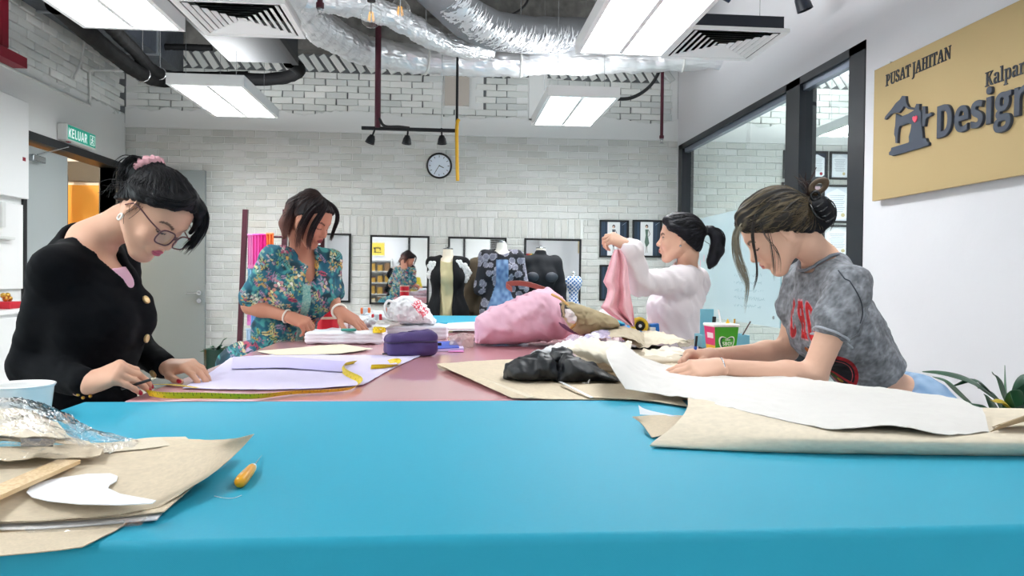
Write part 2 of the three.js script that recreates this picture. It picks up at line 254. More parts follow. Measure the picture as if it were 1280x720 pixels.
// white boards on the side wall, plain box trims
{
  const a = onX(28, 128, LEFT), b = onX(28, 249, LEFT);
  const wb = thing('wall_panel', 'large white wall panel beside the doorway with a small red mark', 'panel', V(LEFT, 0, 0));
  mesh('board', rbox(0.05, a.y - b.y, 1.6, 0.006, 0.026, (a.y + b.y) / 2, a.z + 0.8), M.white, wb);
  mesh('red_mark', span(0.05, 0.053, 2.12, 2.15, a.z + 0.05, a.z + 0.09), M.red, wb);
  const w2 = thing('wall_whiteboard', 'plain white writing board below the wall panel', 'whiteboard', V(LEFT, 0, 0));
  mesh('board', rbox(0.02, 0.68, 1.5, 0.004, 0.012, 1.43, b.z + 0.78), M.whiteGloss, w2);
  mesh('pen_tray', rbox(0.06, 0.02, 0.25, 0.004, 0.04, b.y - 0.33, b.z + 0.35), M.offwhite, w2);
  mesh('eraser', rbox(0.03, 0.2, 0.05, 0.006, 0.03, b.y - 0.15, b.z + 0.33), M.offwhite, w2);
}
struct('baseboard_back', metres(span(LEFT, RIGHT, 0, 0.1, BACK + 0.012, BACK + 0.025)), M.doorGrey, 'grey skirting along the back wall', 'baseboard');

// ---------------------------------------------------------------- ceiling fittings
const LY = 2.73;                                       // underside of lamps and air diffusers
function ceilingLight(x, z, label, level = 1, up = level, len = 1.22) {
  const t = thing('ceiling_light', label, 'ceiling light', V(x, LY, z)), w = 0.6, h = 0.085;
  const f = new THREE.Shape(); f.moveTo(-w / 2, -len / 2); f.lineTo(w / 2, -len / 2); f.lineTo(w / 2, len / 2); f.lineTo(-w / 2, len / 2);
  const hole = new THREE.Path(); hole.moveTo(-w / 2 + 0.025, -len / 2 + 0.025); hole.lineTo(-w / 2 + 0.025, len / 2 - 0.025); hole.lineTo(w / 2 - 0.025, len / 2 - 0.025); hole.lineTo(w / 2 - 0.025, -len / 2 + 0.025); f.holes.push(hole);
  mesh('housing', extrude(f, h, 0.003).rotateX(-Math.PI / 2), M.white, t);
  mesh('back_plate', box(w - 0.01, 0.008, len - 0.01, 0, h, 0), M.white, t);
  const glow = std('#ffffff', 0.6, { emissive: LAMP.color, emissiveIntensity: 1.1 });
  mesh('reflector', box(w - 0.06, 0.004, len - 0.06, 0, h - 0.008, 0), glow, t);
  mesh('divider', box(0.03, 0.035, len - 0.05, 0, 0.022, 0), M.white, t);
  for (const s of [-1, 1]) { const n = 14; for (let i = 1; i < n; i++) mesh('louvre_blade', box(w / 2 - 0.045, 0.022, 0.002, s * (w / 4 - 0.005), 0.018, -len / 2 + 0.025 + (len - 0.05) * i / n), M.white, t); }
  for (const [sx, sz] of [[-1, -1], [1, -1], [-1, 1], [1, 1]]) mesh('hanger_wire', bar(V(sx * 0.2, h, sz * (len / 2 - 0.15)), V(sx * 0.2, SLAB - LY, sz * (len / 2 - 0.15)), 0.0016, 5), M.steel, t);
  const l = new THREE.RectAreaLight(LAMP.color, LAMP.power * level, w - 0.07, len - 0.07); l.rotation.x = -Math.PI / 2; l.position.y = h - 0.014; t.add(l);
  mesh('added_uplight', box(w - 0.2, 0.004, len - 0.1, 0, h + 0.006, 0), glow, t); // added glow and upward light, there to brighten the upper walls
  const u = new THREE.RectAreaLight(LAMP.color, LAMP.up * up, w - 0.2, len - 0.1); u.rotation.x = Math.PI / 2; u.position.y = h + 0.012; t.add(u);
  return t;
}
ceilingLight(-1.95, -4.23, 'louvred white light panel next to the air grille by the brick side wall');
ceilingLight(-1.95, -6.80, 'louvred white light panel hung below the black pipes by the back wall', 1, 0.5);
ceilingLight(1.13, -4.40, 'louvred white light panel next to the air grille by the white wall');
ceilingLight(1.10, -6.80, 'louvred white light panel fed by a black curved cable near the back wall', 1, 0.3);
for (const [x, z, where, level] of [[-1.95, -1.5, 'beside the turquoise table'], [1.13, -2.0, 'over the white cloth and kraft roll', 0.4], [-1.95, 1.4, 'behind the turquoise table on the doorway side', 0.4], [1.13, 1.2, 'behind the turquoise table on the gold sign side', 0.4], [-1.95, 3.8, 'over the rear shelf'], [1.13, 3.6, 'over the rear window']]) ceilingLight(x, z, 'louvred white light panel ' + where, level);
ceilingLight(4.1, -7.0, 'louvred white light panel in the neighbouring room by its brick wall'); ceilingLight(4.1, -4.6, 'louvred white light panel in the neighbouring room by its cross wall');
{ // warm lamp in the corridor
  const t = thing('corridor_lamp', 'round warm downlight in the corridor behind the door', 'lamp', V(LEFT - 0.9, 2.62, -7.2));
  mesh('trim_ring', lathe([[0.05, 0], [0.075, -0.004], [0.08, 0]], 24), M.white, t);
  mesh('lens', cyl(0.05, 0.05, 0.006, 20, 0, -0.004, 0), std('#fff', 0.5, { emissive: '#ffd9a0', emissiveIntensity: 2 }), t);
  const l = new THREE.PointLight(new THREE.Color(1, 0.85, 0.62), 3.2); l.position.y = -0.12; l.castShadow = true; l.shadow.radius = 3; t.add(l);
}
function diffuser(x, z, label, boxMat) {
  const t = thing('air_diffuser', label, 'air vent', V(x, LY, z)), W = 0.62;
  const ring = (o, i, y0, y1) => { // a square cone between two squares
    const p = [], q = (a, b, c, d) => p.push(...a, ...b, ...c, ...a, ...c, ...d), sq = (s, y) => [[-s, y, -s], [s, y, -s], [s, y, s], [-s, y, s]], A = sq(o, y0), B = sq(i, y1), A2 = sq(o, y0 + 0.003), B2 = sq(i, y1 + 0.003);
    for (let k = 0; k < 4; k++) { const n = (k + 1) % 4; q(A[k], A[n], B[n], B[k]); q(A2[k], B2[k], B2[n], A2[n]); }
    const g = new THREE.BufferGeometry(); g.setAttribute('position', new THREE.Float32BufferAttribute(p, 3)); g.computeVertexNormals(); return g;
  };
  mesh('rim', ring(W / 2, W / 2 - 0.036, 0, 0.006), M.white, t);
  mesh('rim_edge', ring(W / 2, W / 2 - 0.001, 0, 0.02), M.white, t);
  for (let k = 0; k < 6; k++) { const o = W / 2 - 0.048 - k * 0.04; mesh('vane', ring(o, Math.max(o - 0.024, 0.012), 0.003, 0.012), M.white, t); }
  mesh('core', box(0.05, 0.004, 0.05, 0, 0.006, 0), M.white, t);
  mesh('throat', join([box(W - 0.06, 0.004, W - 0.06, 0, 0.1, 0)]), M.black, t);
  mesh('plenum_box', join([box(W - 0.05, 0.09, 0.004, 0, 0.052, -W / 2 + 0.03), box(W - 0.05, 0.09, 0.004, 0, 0.052, W / 2 - 0.03), box(0.004, 0.09, W - 0.06, -W / 2 + 0.03, 0.052, 0), box(0.004, 0.09, W - 0.06, W / 2 - 0.03, 0.052, 0), box(W - 0.05, 0.004, W - 0.05, 0, 0.1, 0)]), boxMat, t);
  for (const s of [-1, 1]) mesh('hanger_wire', bar(V(s * 0.25, 0.1, 0), V(s * 0.25, SLAB - LY, 0), 0.002, 5), M.steel, t);
  return t;
}
diffuser(-1.235, -4.60, 'square white air grille below the grey fan coil box', M.offwhite);
diffuser(1.735, -4.74, 'square white air grille on a navy plenum box by the white wall', M.navy);
// fan coil box, ducts and pipes
{
  const a = onY(286, 77, 3.05), b = onY(372, 79, 3.05);
  const t = thing('fan_coil_unit', 'grey metal fan coil box hung above the air grille', 'air conditioner', V((a.x + b.x) / 2, 3.05, a.z + 0.75));
  mesh('casing', rbox(b.x - a.x, 0.32, 1.5, 0.006, 0, 0.16, 0), std('#26292d', 0.65), t);
  mesh('edge_strip', span((b.x - a.x) / 2 - 0.05, (b.x - a.x) / 2 + 0.004, -0.012, 0.04, -0.75, 0.75), M.black, t);
  for (const [x, z] of [[-0.25, -0.6], [0.25, -0.6], [-0.25, 0.6], [0.25, 0.6]]) mesh('hanger_rod', bar(V(x, 0.3, z), V(x, SLAB - 3.05, z), 0.005, 6), M.steel, t);
}
const rubberJacket = std('#74777b', 0.6, { bumpMap: T.plaster, bumpScale: 0.006 }); // grey rubber lagging, bare where the foil has torn off
function crinkled(pts, r, seg, n, amp, seed, flat = 1) { // a foil-wrapped duct: tube with a crumpled skin
  const g = tube(pts, r, seg, n), p = g.attributes.position, nn = g.attributes.normal;
  for (let i = 0; i < p.count; i++) { const x = p.getX(i), y = p.getY(i), z = p.getZ(i), d = amp * (0.7 * noise3(x * 5, y * 5, z * 5 + seed) + 0.6 * (0.5 - Math.abs(noise3(x * 11, y * 11 + seed, z * 11))) + 0.5 * (0.4 - Math.abs(noise3(x * 26, y * 26 + seed, z * 26)))); p.setXYZ(i, x + nn.getX(i) * d, y + nn.getY(i) * d * flat, z + nn.getZ(i) * d); }
  const m = mergeVertices(g); m.computeVertexNormals(); return m;
}
{
  const main = thing('foil_duct', 'long silver foil-wrapped air duct running along the back wall', 'duct');
  const P = [[1010, 62, 6.6], [930, 68, 7.0], [800, 74, 7.2], [700, 77, 7.25], [560, 77, 7.2], [470, 66, 6.9], [420, 46, 6.2], [380, 14, 5.4], [338, -40, 4.6]].map((q) => atD(...q));
  mesh('wrap', crinkled(P, 0.125, 260, 36, 0.02, 2), M.foil, main);
  for (const u of [0.18, 0.42, 0.56]) { const c = new THREE.CatmullRomCurve3(P, false, 'centripetal'), p = c.getPointAt(u), q = c.getTangentAt(u); mesh('strap', new THREE.TorusGeometry(0.132, 0.012, 6, 28).applyQuaternion(new THREE.Quaternion().setFromUnitVectors(V(0, 0, 1), q)).scale(1, 1, 1).translate(p.x, p.y, p.z), M.offwhite, main); mesh('hanger_rod', bar(p, V(p.x, SLAB, p.z), 0.005, 6), M.steel, main); }
  const flex = thing('flexible_duct', 'crumpled silver flexible duct behind the two bulbs', 'duct');
  mesh('wrap', crinkled([[360, -2, 5.0], [420, 2, 5.3], [470, 12, 5.6], [520, 36, 6.0], [560, 56, 6.4], [610, 64, 6.9]].map((q) => atD(...q)), 0.085, 160, 28, 0.02, 9), M.foil, flex);
  const elbow = thing('torn_duct', 'large grey duct elbow with torn silver foil along its edge', 'duct');
  const EP = [[500, -60, 5.6], [548, -12, 5.8], [590, 26, 6.2], [640, 42, 6.7], [745, 44, 7.4]].map((q) => atD(...q));
  mesh('wrap', crinkled(EP, 0.165, 80, 24, 0.006, 5), rubberJacket, elbow);
  const c = new THREE.CatmullRomCurve3(EP, false, 'centripetal'), fl = [], r = rng(5);
  for (let i = 0; i < 620; i++) {                      // flakes of torn foil standing off the lower side of the duct
    const u = 0.16 + 0.66 * r(), p = c.getPointAt(u), tg = c.getTangentAt(u), side = tg.clone().cross(V(0, 1, 0)).normalize(), up = side.clone().cross(tg), k = side.z > 0 ? 1 : -1, on = (a, R, s) => p.clone().addScaledVector(side, k * Math.cos(a) * R).addScaledVector(up, Math.sin(a) * R).addScaledVector(tg, s);
    const a0 = rr(-1.5, -0.35, r), w = rr(0.012, 0.04, r), A = on(a0, 0.166, 0), B = on(a0 - 0.08, 0.166, w), tip = on(a0 + rr(0.2, 0.75, r), rr(0.175, 0.2, r), w * rr(-0.6, 1.4, r));
    const g = new THREE.BufferGeometry(); g.setAttribute('position', new THREE.Float32BufferAttribute([A, B, tip].flatMap((v) => v.toArray()), 3)); g.computeVertexNormals(); fl.push(g);
  }
  const f = mesh('torn_foil', join(fl), M.foil, elbow); f.userData.kind = 'stuff';
  const pipes = [
    ['thick black insulated pipe bending along the back wall', [[70, 5, 4.6], [130, 58, 5.8], [178, 93, 7.0], [205, 101, 7.6], [290, 99, 7.7], [350, 98, 7.6], [374, 88, 7.3], [362, 77, 7.0]], 0.06],
    ['black insulated pipe running beside the side wall bricks', [[130, 25, 5.4], [165, 60, 6.4], [200, 92, 7.4], [232, 96, 7.85], [310, 95, 7.9]], 0.05],
    ['slim black pipe crossing above the hung light panel', [[175, 92, 7.6], [173, 68, 7.6], [190, 60, 7.6], [265, 60, 7.6]], 0.03],
  ];
  for (const [label, pts, r0] of pipes) { const t = thing('insulated_pipe', label, 'pipe'); mesh('lagging', crinkled(pts.map((q) => atD(...q)), r0, 80, 14, 0.006, r0 * 100), phys('#07080a', 0.75, { specularIntensity: 0.4, bumpMap: T.crumple, bumpScale: 0.006 }), t); const b = atD(...pts[2]); mesh('pipe_clamp', new THREE.TorusGeometry(r0 * 1.08, 0.008, 6, 20).translate(b.x, b.y, b.z), M.steel, t); mesh('hanger_rod', bar(b, V(b.x, SLAB, b.z), 0.005, 6), M.steel, t); }
  const gd = thing('steel_duct', 'dark galvanised duct along the top of the side wall', 'duct');
  mesh('duct_body', metres(span(LEFT + 0.2, LEFT + 0.7, 3.3, 3.72, -8.1, -3.6)), std('#3d434c', 0.4, { metalness: 0.5, bumpMap: T.plaster, bumpScale: 0.004 }), gd);
  for (const z of [-7.4, -6.3, -5.4]) mesh('joint_flange', span(LEFT + 0.19, LEFT + 0.71, 3.29, 3.73, z - 0.02, z + 0.02), M.galv, gd);
}
// two filament globes on cords
for (const [px, py, label] of [[464, 21, 'clear globe filament bulb hanging under the flexible duct'], [500, 14, 'clear globe filament bulb hanging nearest the torn duct']]) {
  const p = atD(px, py, 3.3), t = thing('filament_bulb', label, 'light bulb', p);
  mesh('globe', lathe([[0.0005, -0.047], [0.02, -0.043], [0.038, -0.028], [0.047, 0], [0.042, 0.022], [0.028, 0.04], [0.016, 0.055], [0.014, 0.07]], 28), phys('#ffffff', 0.02, { transmission: 1, thickness: 0, ior: 1.45 }), t);
  mesh('socket', cyl(0.018, 0.016, 0.06, 18, 0, 0.095, 0), M.black, t);
  const fil = []; for (let k = 0; k < 6; k++) { const a = k / 6 * Math.PI * 2; fil.push(bar(V(Math.cos(a) * 0.008, 0.02, Math.sin(a) * 0.008), V(Math.cos(a) * 0.014, -0.018, Math.sin(a) * 0.014), 0.0013, 6)); }
  mesh('filament', join(fil), std('#ffc766', 0.4, { emissive: '#ffb84a', emissiveIntensity: 0.35 }), t);
  mesh('stem', bar(V(0, 0.06, 0), V(0, 0.015, 0), 0.003, 8), M.steel, t);
  mesh('cord', bar(V(0, 0.12, 0), V(0, SLAB - p.y, 0), 0.003, 6), M.black, t);
}
// sprinkler drops
for (const [px, py0, py1, d, label] of [[827, 78, 172, 7.6, 'maroon sprinkler pipe hanging in front of the rough bricks'], [1040, -40, 27, 5.2, 'maroon sprinkler pipe hanging before the white wall'], [400, -30, 8, 4.6, 'short maroon sprinkler pipe hanging above the silver duct']]) {
  const b = atD(px, py1, d), t = thing('sprinkler', label, 'sprinkler', b);
  mesh('drop_pipe', bar(V(0, 0, 0), V(0, SLAB - b.y, 0), 0.017, 12), M.maroon, t);
  mesh('collar', cyl(0.024, 0.024, 0.03, 12, 0, 0.005, 0), M.maroon, t);
  mesh('sprinkler_head', join([cyl(0.012, 0.012, 0.02, 10, 0, -0.015, 0), bar(V(-0.012, -0.02, 0), V(-0.006, -0.055, 0), 0.003, 6), bar(V(0.012, -0.02, 0), V(0.006, -0.055, 0), 0.003, 6), cyl(0.022, 0.022, 0.003, 14, 0, -0.058, 0), cyl(0.02, 0.02, 0.003, 14, 0, -0.02, 0)]), M.steel, t);
}
// black cable feeding the hung panel; loose cable by the beam
tag(mesh('power_cable', tube([[765, 124, 7.0], [790, 122, 7.1], [812, 108, 7.2], [824, 88, 7.25], [826, 60, 7.3]].map((q) => atD(...q)), 0.017, 30, 8), M.black), 'black curved cable rising from the hung light panel to the duct', 'cable');
tag(mesh('power_cable', tube([[596, 6, 7.6], [615, 20, 7.6], [640, 18, 7.6], [658, 4, 7.6], [662, -20, 7.6]].map((q) => atD(...q)), 0.012, 30, 8), M.black), 'thin black cable looped against the concrete beam', 'cable');
{ const a = atD(556, 18, 7.9), b = atD(596, -10, 7.9); struct('trim_2', metres(span(a.x, b.x, a.y, SLAB, -8.25, -7.7)), M.concrete, 'short raw concrete stub hanging over the duct', 'beam'); }
// track light with three heads, its rod and the yellow ribbon
{
  const L = atD(452, 160, 6.6), Rr = atD(570, 163.5, 6.6), t = thing('track_light', 'black ceiling track with three spot heads over the tables', 'track light', V(0, 0, 0));
  mesh('rail', beam(L, Rr, 0.03, 0.028), M.blackMetal, t);
  for (const px of [472, 571]) { const p = atD(px, 160, 6.6); mesh('drop_rod', bar(p, V(p.x, SLAB, p.z), px === 472 ? 0.026 : 0.012, 10), px === 472 ? M.maroon : M.blackMetal, t); }
  { const p = atD(552, 160, 6.6); mesh('hanger_wire', bar(p, V(p.x, SLAB, p.z), 0.002, 5), M.steel, t); }
  mesh('feed_cable', tube([atD(474, 148, 6.58), atD(480, 157, 6.57), atD(500, 158.5, 6.57), atD(512, 160, 6.58)], 0.012, 20, 8), M.black, t);
  for (const [px, tilt] of [[468, 0.35], [510, 0.1], [552, -0.05]]) {
    const p = atD(px, 163, 6.6), hd = new THREE.Group(); hd.name = 'spot_head'; hd.position.copy(p); hd.rotation.z = -tilt; t.add(hd);
    mesh('stem', bar(V(0, 0.02, 0), V(0, -0.05, 0), 0.008, 8), M.blackMetal, hd);
    mesh('shade', lathe([[0.0, -0.04], [0.02, -0.045], [0.034, -0.075], [0.042, -0.12], [0.036, -0.122], [0.03, -0.08]], 20), M.blackMetal, hd);
  }
  const a = atD(572, 152, 6.55), b = atD(572, 226, 6.55);
  tag(mesh('ribbon', tube([a.clone().add(V(0.012, 0.02, 0)), a, a.clone().lerp(b, 0.5).add(V(-0.006, 0, 0)), b], 0.015, 30, 8), std('#d9a514', 0.55)), 'yellow ribbon loop hanging from the end of the track light', 'ribbon');
}
// navy spot lamps near the white wall
for (const [px, py, d, tz, label] of [[1003, 2, 4.8, 0.35, 'navy spot lamp hanging in front of the white wall'], [905, -10, 5.0, 1.2, 'navy spot lamp above the navy plenum box']]) {
  const p = atD(px, py, d), t = thing('spot_lamp', label, 'lamp', p);
  mesh('shade', lathe([[0, 0.06], [0.03, 0.055], [0.045, 0.02], [0.052, -0.06], [0.046, -0.06], [0.04, 0.01]], 22).rotateZ(tz), M.navy, t);
  mesh('stem', bar(V(0, 0.04, 0), V(0, SLAB - p.y, 0), 0.008, 8), M.navy, t);
}
// red steel bracket, surface conduits on the side wall
{
  const t = thing('steel_bracket', 'dark red steel bracket fixed over the side wall bricks', 'bracket', V(LEFT, 0, 0)), a = onX(29, 84, LEFT + 0.12), z = a.z;
  mesh('arm', span(0.045, 0.15, a.y - 0.01, a.y + 0.07, z, z + 1.3), M.red, t);
  mesh('post', span(0.03, 0.1, a.y + 0.1, SLAB, z + 0.16, z + 0.24), M.red, t);
  const ledge = [onX(0, 79.5, LEFT + 0.01), onX(113, 136, LEFT + 0.01)];
  tag(mesh('conduit', bar(V(LEFT + 0.012, 2.83, -4.5), V(LEFT + 0.012, 2.83, ledge[1].z), 0.012, 8), M.offwhite), 'pale conduit running level along the top of the plaster', 'conduit');
  const c1 = onX(112, 133, LEFT + 0.01), c2 = onX(112, 89, LEFT + 0.01);
  tag(mesh('conduit', tube([V(LEFT + 0.015, 2.83, c1.z), V(LEFT + 0.015, c2.y - 0.05, c1.z), V(LEFT + 0.02, c2.y, c1.z + 0.01), V(LEFT + 0.07, c2.y + 0.01, c1.z + 0.01), V(LEFT + 0.6, c2.y + 0.01, c1.z)], 0.011, 40, 8, false, 0.1), M.offwhite), 'pale conduit bent out from the side wall bricks', 'conduit');
  tag(mesh('conduit', tube([[106, 50], [101, 78], [92, 98]].map((q) => onX(...q, LEFT + 0.03)), 0.012, 20, 8), M.offwhite), 'short pale pipe slanting over the side wall bricks', 'conduit');
}

// ---------------------------------------------------------------- things on the walls
const fontSerif = await new FontLoader().loadAsync('fonts/droid/droid_serif_bold.typeface.json');
const fontSans = await new FontLoader().loadAsync('fonts/droid/droid_sans_bold.typeface.json');
{ // gold sign board with raised lettering
  const X = RIGHT - 0.052, z0 = -4.325, z1 = -2.05, y0 = 1.705, y1 = 2.487, sign = thing('sign_board', 'brushed gold sign board with dark raised lettering and sewing machine emblem', 'sign', V(RIGHT, (y0 + y1) / 2, (z0 + z1) / 2)), P = sign.position;
  const brushed = tex(256, (u, v) => 0.5 + 0.5 * (nC(u * 0.05, v * 3) - 0.5), { repeat: [1, 1] });
  mesh('panel', rbox(0.02, y1 - y0, z1 - z0, 0.003, -0.042, 0, 0), std('#bda678', 0.62, { metalness: 0.3 }), sign);
  for (const z of [-1, 1]) for (const y of [-1, 1]) mesh('spacer', bar(V(-0.034, y * 0.3, z * 1.0), V(0, y * 0.3, z * 1.0), 0.012, 12), M.steel, sign);
  mesh('clip', span(-0.05, -0.02, 0.386, 0.4, -1.03, -0.98), M.offwhite, sign);
  const slate = std('#3d4656', 0.5), ink = std('#1c2430', 0.5);
  const word = (text, font, pxa, pya, pxb, cap, mat, depth, bevel = 0) => {
    const a = onX(pxa, pya, X), b = onX(pxb, pya - (pxb - pxa) * 0.4, X), g = new TextGeometry(text, { font, size: cap / 0.97, depth, curveSegments: 5, bevelEnabled: bevel > 0, bevelThickness: bevel, bevelSize: bevel, bevelSegments: 1 }); g.computeBoundingBox(); const w = g.boundingBox.max.x - g.boundingBox.min.x;
    g.translate(-g.boundingBox.min.x, 0, 0).scale((b.z - a.z) / w, 1, 1).rotateY(-Math.PI / 2).translate(X - P.x, a.y - P.y, a.z - P.z); return mesh('lettering', g, mat, sign);
  };
  word('PUSAT JAHITAN', fontSerif, 1107.5, 108.4, 1189, 0.066, ink, 0.004); word('Kalpan', fontSerif, 1232, 109, 1284, 0.066, ink, 0.004); word('Design', fontSans, 1174, 173, 1293, 0.158, slate, 0.014, 0.002);
  const emblem = (pts) => { const w = pts.map(([x, y]) => onX(1096 + x / 7.06, 100 + y / 7.06, X)), g = extrude(poly(w.map((p) => [p.z - P.z, p.y - P.y])), 0.014, 0.0015); return g.rotateY(-Math.PI / 2).translate(X - P.x, 0, 0); };
  mesh('emblem', emblem([[190, 300], [235, 325], [300, 300], [350, 270], [362, 235], [372, 213], [398, 213], [395, 262], [412, 285], [412, 370], [420, 430], [428, 515], [455, 515], [465, 545], [480, 555], [478, 575], [160, 668], [130, 660], [130, 640], [145, 625], [150, 600], [300, 555], [308, 545], [305, 500], [320, 450], [330, 390], [300, 380], [225, 405], [212, 430], [205, 490], [203, 555], [187, 555], [185, 505], [175, 480], [178, 440], [185, 400]]), slate, sign);
  mesh('emblem', emblem([[90, 345], [95, 325], [150, 260], [190, 205], [225, 175], [245, 143], [275, 145], [280, 200], [300, 240], [350, 250], [350, 262], [300, 255], [262, 230], [240, 262], [215, 290], [190, 285], [150, 295], [110, 335], [98, 348]]), slate, sign);
  mesh('emblem', emblem([[425, 235], [450, 235], [452, 300], [480, 300], [500, 288], [512, 300], [500, 315], [470, 325], [455, 345], [445, 408], [425, 408]]), slate, sign);
  mesh('heart', emblem([[362, 375], [345, 352], [343, 332], [352, 322], [362, 330], [372, 316], [382, 322], [383, 342], [374, 362]]).translate(-0.004, 0, 0), std('#e84a63', 0.5), sign);
}
{ // exit sign over the doorway
  const a = onX(84, 154, LEFT + 0.09), b = onX(120.5, 187, LEFT + 0.09), h = 0.145, L = b.z - a.z; const t = thing('exit_sign', 'green illuminated exit sign over the double doorway', 'exit sign', V(LEFT, (a.y + b.y) / 2, (a.z + b.z) / 2)), len = Math.abs(L);
  mesh('housing', rbox(0.085, h, len, 0.008, 0.045, 0, 0), M.offwhite, t);
  const exitPrint = canvasTex(512, 160, (c, w, hh) => { c.fillStyle = '#0f9f86'; c.fillRect(0, 0, w, hh); c.fillStyle = '#f2fffb'; c.font = 'bold 150px sans-serif'; c.textBaseline = 'middle'; c.save(); c.scale(0.62, 1); c.fillText('KELUAR', 12, hh / 2 + 6); c.restore(); c.lineWidth = 8; c.strokeStyle = '#f2fffb'; c.strokeRect(408, 26, 84, 108); c.beginPath(); c.arc(452, 48, 12, 0, 7); c.fill(); c.lineWidth = 13; c.beginPath(); c.moveTo(452, 62); c.lineTo(446, 92); c.lineTo(468, 122); c.moveTo(446, 92); c.lineTo(424, 122); c.moveTo(424, 76); c.lineTo(452, 68); c.lineTo(474, 86); c.stroke(); });
  mesh('lit_face', new THREE.PlaneGeometry(len - 0.03, h - 0.02).rotateY(Math.PI / 2).translate(0.0885, 0, 0), std('#ffffff', 0.4, { map: exitPrint, emissiveMap: exitPrint, emissive: '#ffffff', emissiveIntensity: 0.2 }), t);
  mesh('indicator', span(0.03, 0.06, -h / 2 - 0.006, -h / 2, 0.14, 0.18), M.red, t);
  const glow = new THREE.RectAreaLight(new THREE.Color(0.3, 1, 0.8), 0.12, len - 0.03, h - 0.02); glow.rotation.y = -Math.PI / 2; glow.position.set(0.0895, 0, 0); t.add(glow);
}
{ // wall clock
  const c = atD(549, 207.3, -BACK - 0.02), t = thing('wall_clock', 'round wall clock with black rim on the brick wall', 'clock', V(c.x, c.y, BACK + 0.012)), r = 0.142;
  mesh('case', lathe([[0, 0], [r - 0.006, 0], [r, 0.006], [r, 0.035], [r - 0.012, 0.038], [r - 0.018, 0.03], [r - 0.018, 0.014], [0, 0.014]], 40).rotateX(Math.PI / 2), M.black, t);
  mesh('dial', new THREE.CircleGeometry(r - 0.019, 40).translate(0, 0, 0.0165), std('#dfe9f5', 0.4), t);
  for (let k = 0; k < 12; k++) { const a = k / 12 * Math.PI * 2; mesh('hour_mark', box(0.006, 0.02, 0.002, 0, r - 0.04, 0).rotateZ(a).translate(0, 0, 0.018), M.black, t); }
  mesh('hour_hand', box(0.008, 0.06, 0.002, 0, 0.025, 0).rotateZ(-2.0).translate(0, 0, 0.02), M.black, t); mesh('minute_hand', box(0.006, 0.1, 0.002, 0, 0.04, 0).rotateZ(2.6).translate(0, 0, 0.022), M.black, t);
}
// mirrors over the back counter
for (const [x0, x1, y0, y1, label] of [[-1.75, -1.08, 0.93, 1.686, 'black framed mirror behind the person in the floral shirt'], [-0.872, -0.225, 0.908, 1.671, 'black framed mirror beside the mannequin in black and gold'], [-0.019, 0.631, 0.92, 1.666, 'black framed mirror behind the mannequin in the round-motif dress'], [0.83, 1.474, 0.93, 1.661, 'black framed mirror behind the mannequin in the dark turtleneck']]) {
  const t = thing('wall_mirror', label, 'mirror', V((x0 + x1) / 2, (y0 + y1) / 2, BACK + 0.012), 0, 'mirrors along the back wall'), w = x1 - x0, h = y1 - y0; t.rotation.z = -0.006;
  mesh('mirror_glass', box(w - 0.02, h - 0.02, 0.004, 0, 0, 0.016), M.mirror, t);
  for (const [a, b, c, d] of [[w, 0.022, 0, h / 2 - 0.011], [w, 0.022, 0, -h / 2 + 0.011], [0.022, h, -w / 2 + 0.011, 0], [0.022, h, w / 2 - 0.011, 0]]) mesh('frame', rbox(a, b, 0.028, 0.003, c, d, 0.014), M.black, t);
}
// framed fashion sketches
function sketch(seed, pose) { return canvasTex(256, 320, (c, w, h) => { c.fillStyle = '#253446'; c.fillRect(0, 0, w, h); c.fillStyle = '#31455c'; for (let i = 0; i < 7; i++) c.fillRect((i * 47 + seed * 31) % w, 0, 16, h); c.strokeStyle = '#9fb0c0'; c.lineWidth = 3; c.beginPath(); c.moveTo(200, 40); c.lineTo(240, 12); c.stroke(); c.fillStyle = '#e8e9ea'; c.fillRect(68, 12, 112, 296); const x = 124; c.fillStyle = '#3a3532'; c.beginPath(); c.ellipse(x, 52, 13, 16, 0, 0, 7); c.fill(); c.fillStyle = '#d9b7a3'; c.beginPath(); c.ellipse(x - 2, 58, 9, 11, 0, 0, 7); c.fill(); c.fillStyle = pose ? '#5d7468' : '#4a4f58'; c.beginPath(); c.moveTo(x - 14, 78); c.lineTo(x + 14, 78); c.lineTo(x + 10, 130); c.lineTo(x + 24, 200); c.lineTo(x + 6, 230); c.lineTo(x - 6, 230); c.lineTo(x - 18, 190); c.lineTo(x - 9, 130); c.fill(); c.strokeStyle = '#5a4a42'; c.lineWidth = 4; c.beginPath(); c.moveTo(x - 4, 230); c.lineTo(x - 6, 284); c.moveTo(x + 4, 230); c.lineTo(x + 8, 282); c.moveTo(x + 14, 80); c.lineTo(x + 30, 118); c.lineTo(x + 16, 140); c.stroke(); }); }
function frame(x0, x1, y0, y1, map, label, category, group, z = BACK + 0.012, lip = 0.02, mat = M.black) {
  const t = thing('picture_frame', label, category, V((x0 + x1) / 2, (y0 + y1) / 2, z), 0, group), w = x1 - x0, h = y1 - y0;
  mesh('picture', box(w - 0.01, h - 0.01, 0.004, 0, 0, 0.008), [M.white, M.white, M.white, M.white, std('#ffffff', 0.35, { map }), M.white], t);
  for (const [a, b, c, d] of [[w, lip, 0, h / 2 - lip / 2], [w, lip, 0, -h / 2 + lip / 2], [lip, h, -w / 2 + lip / 2, 0], [lip, h, w / 2 - lip / 2, 0]]) mesh('frame_bar', rbox(a, b, 0.022, 0.003, c, d, 0.012), mat, t);
  return t;
}
frame(1.682, 2.018, 1.461, 1.881, sketch(1, 0), 'framed fashion sketch hanging directly above another sketch', 'picture'); frame(2.06, 2.4, 1.465, 1.888, sketch(5, 1), 'framed fashion sketch with green trousers, next to the glass wall', 'picture');
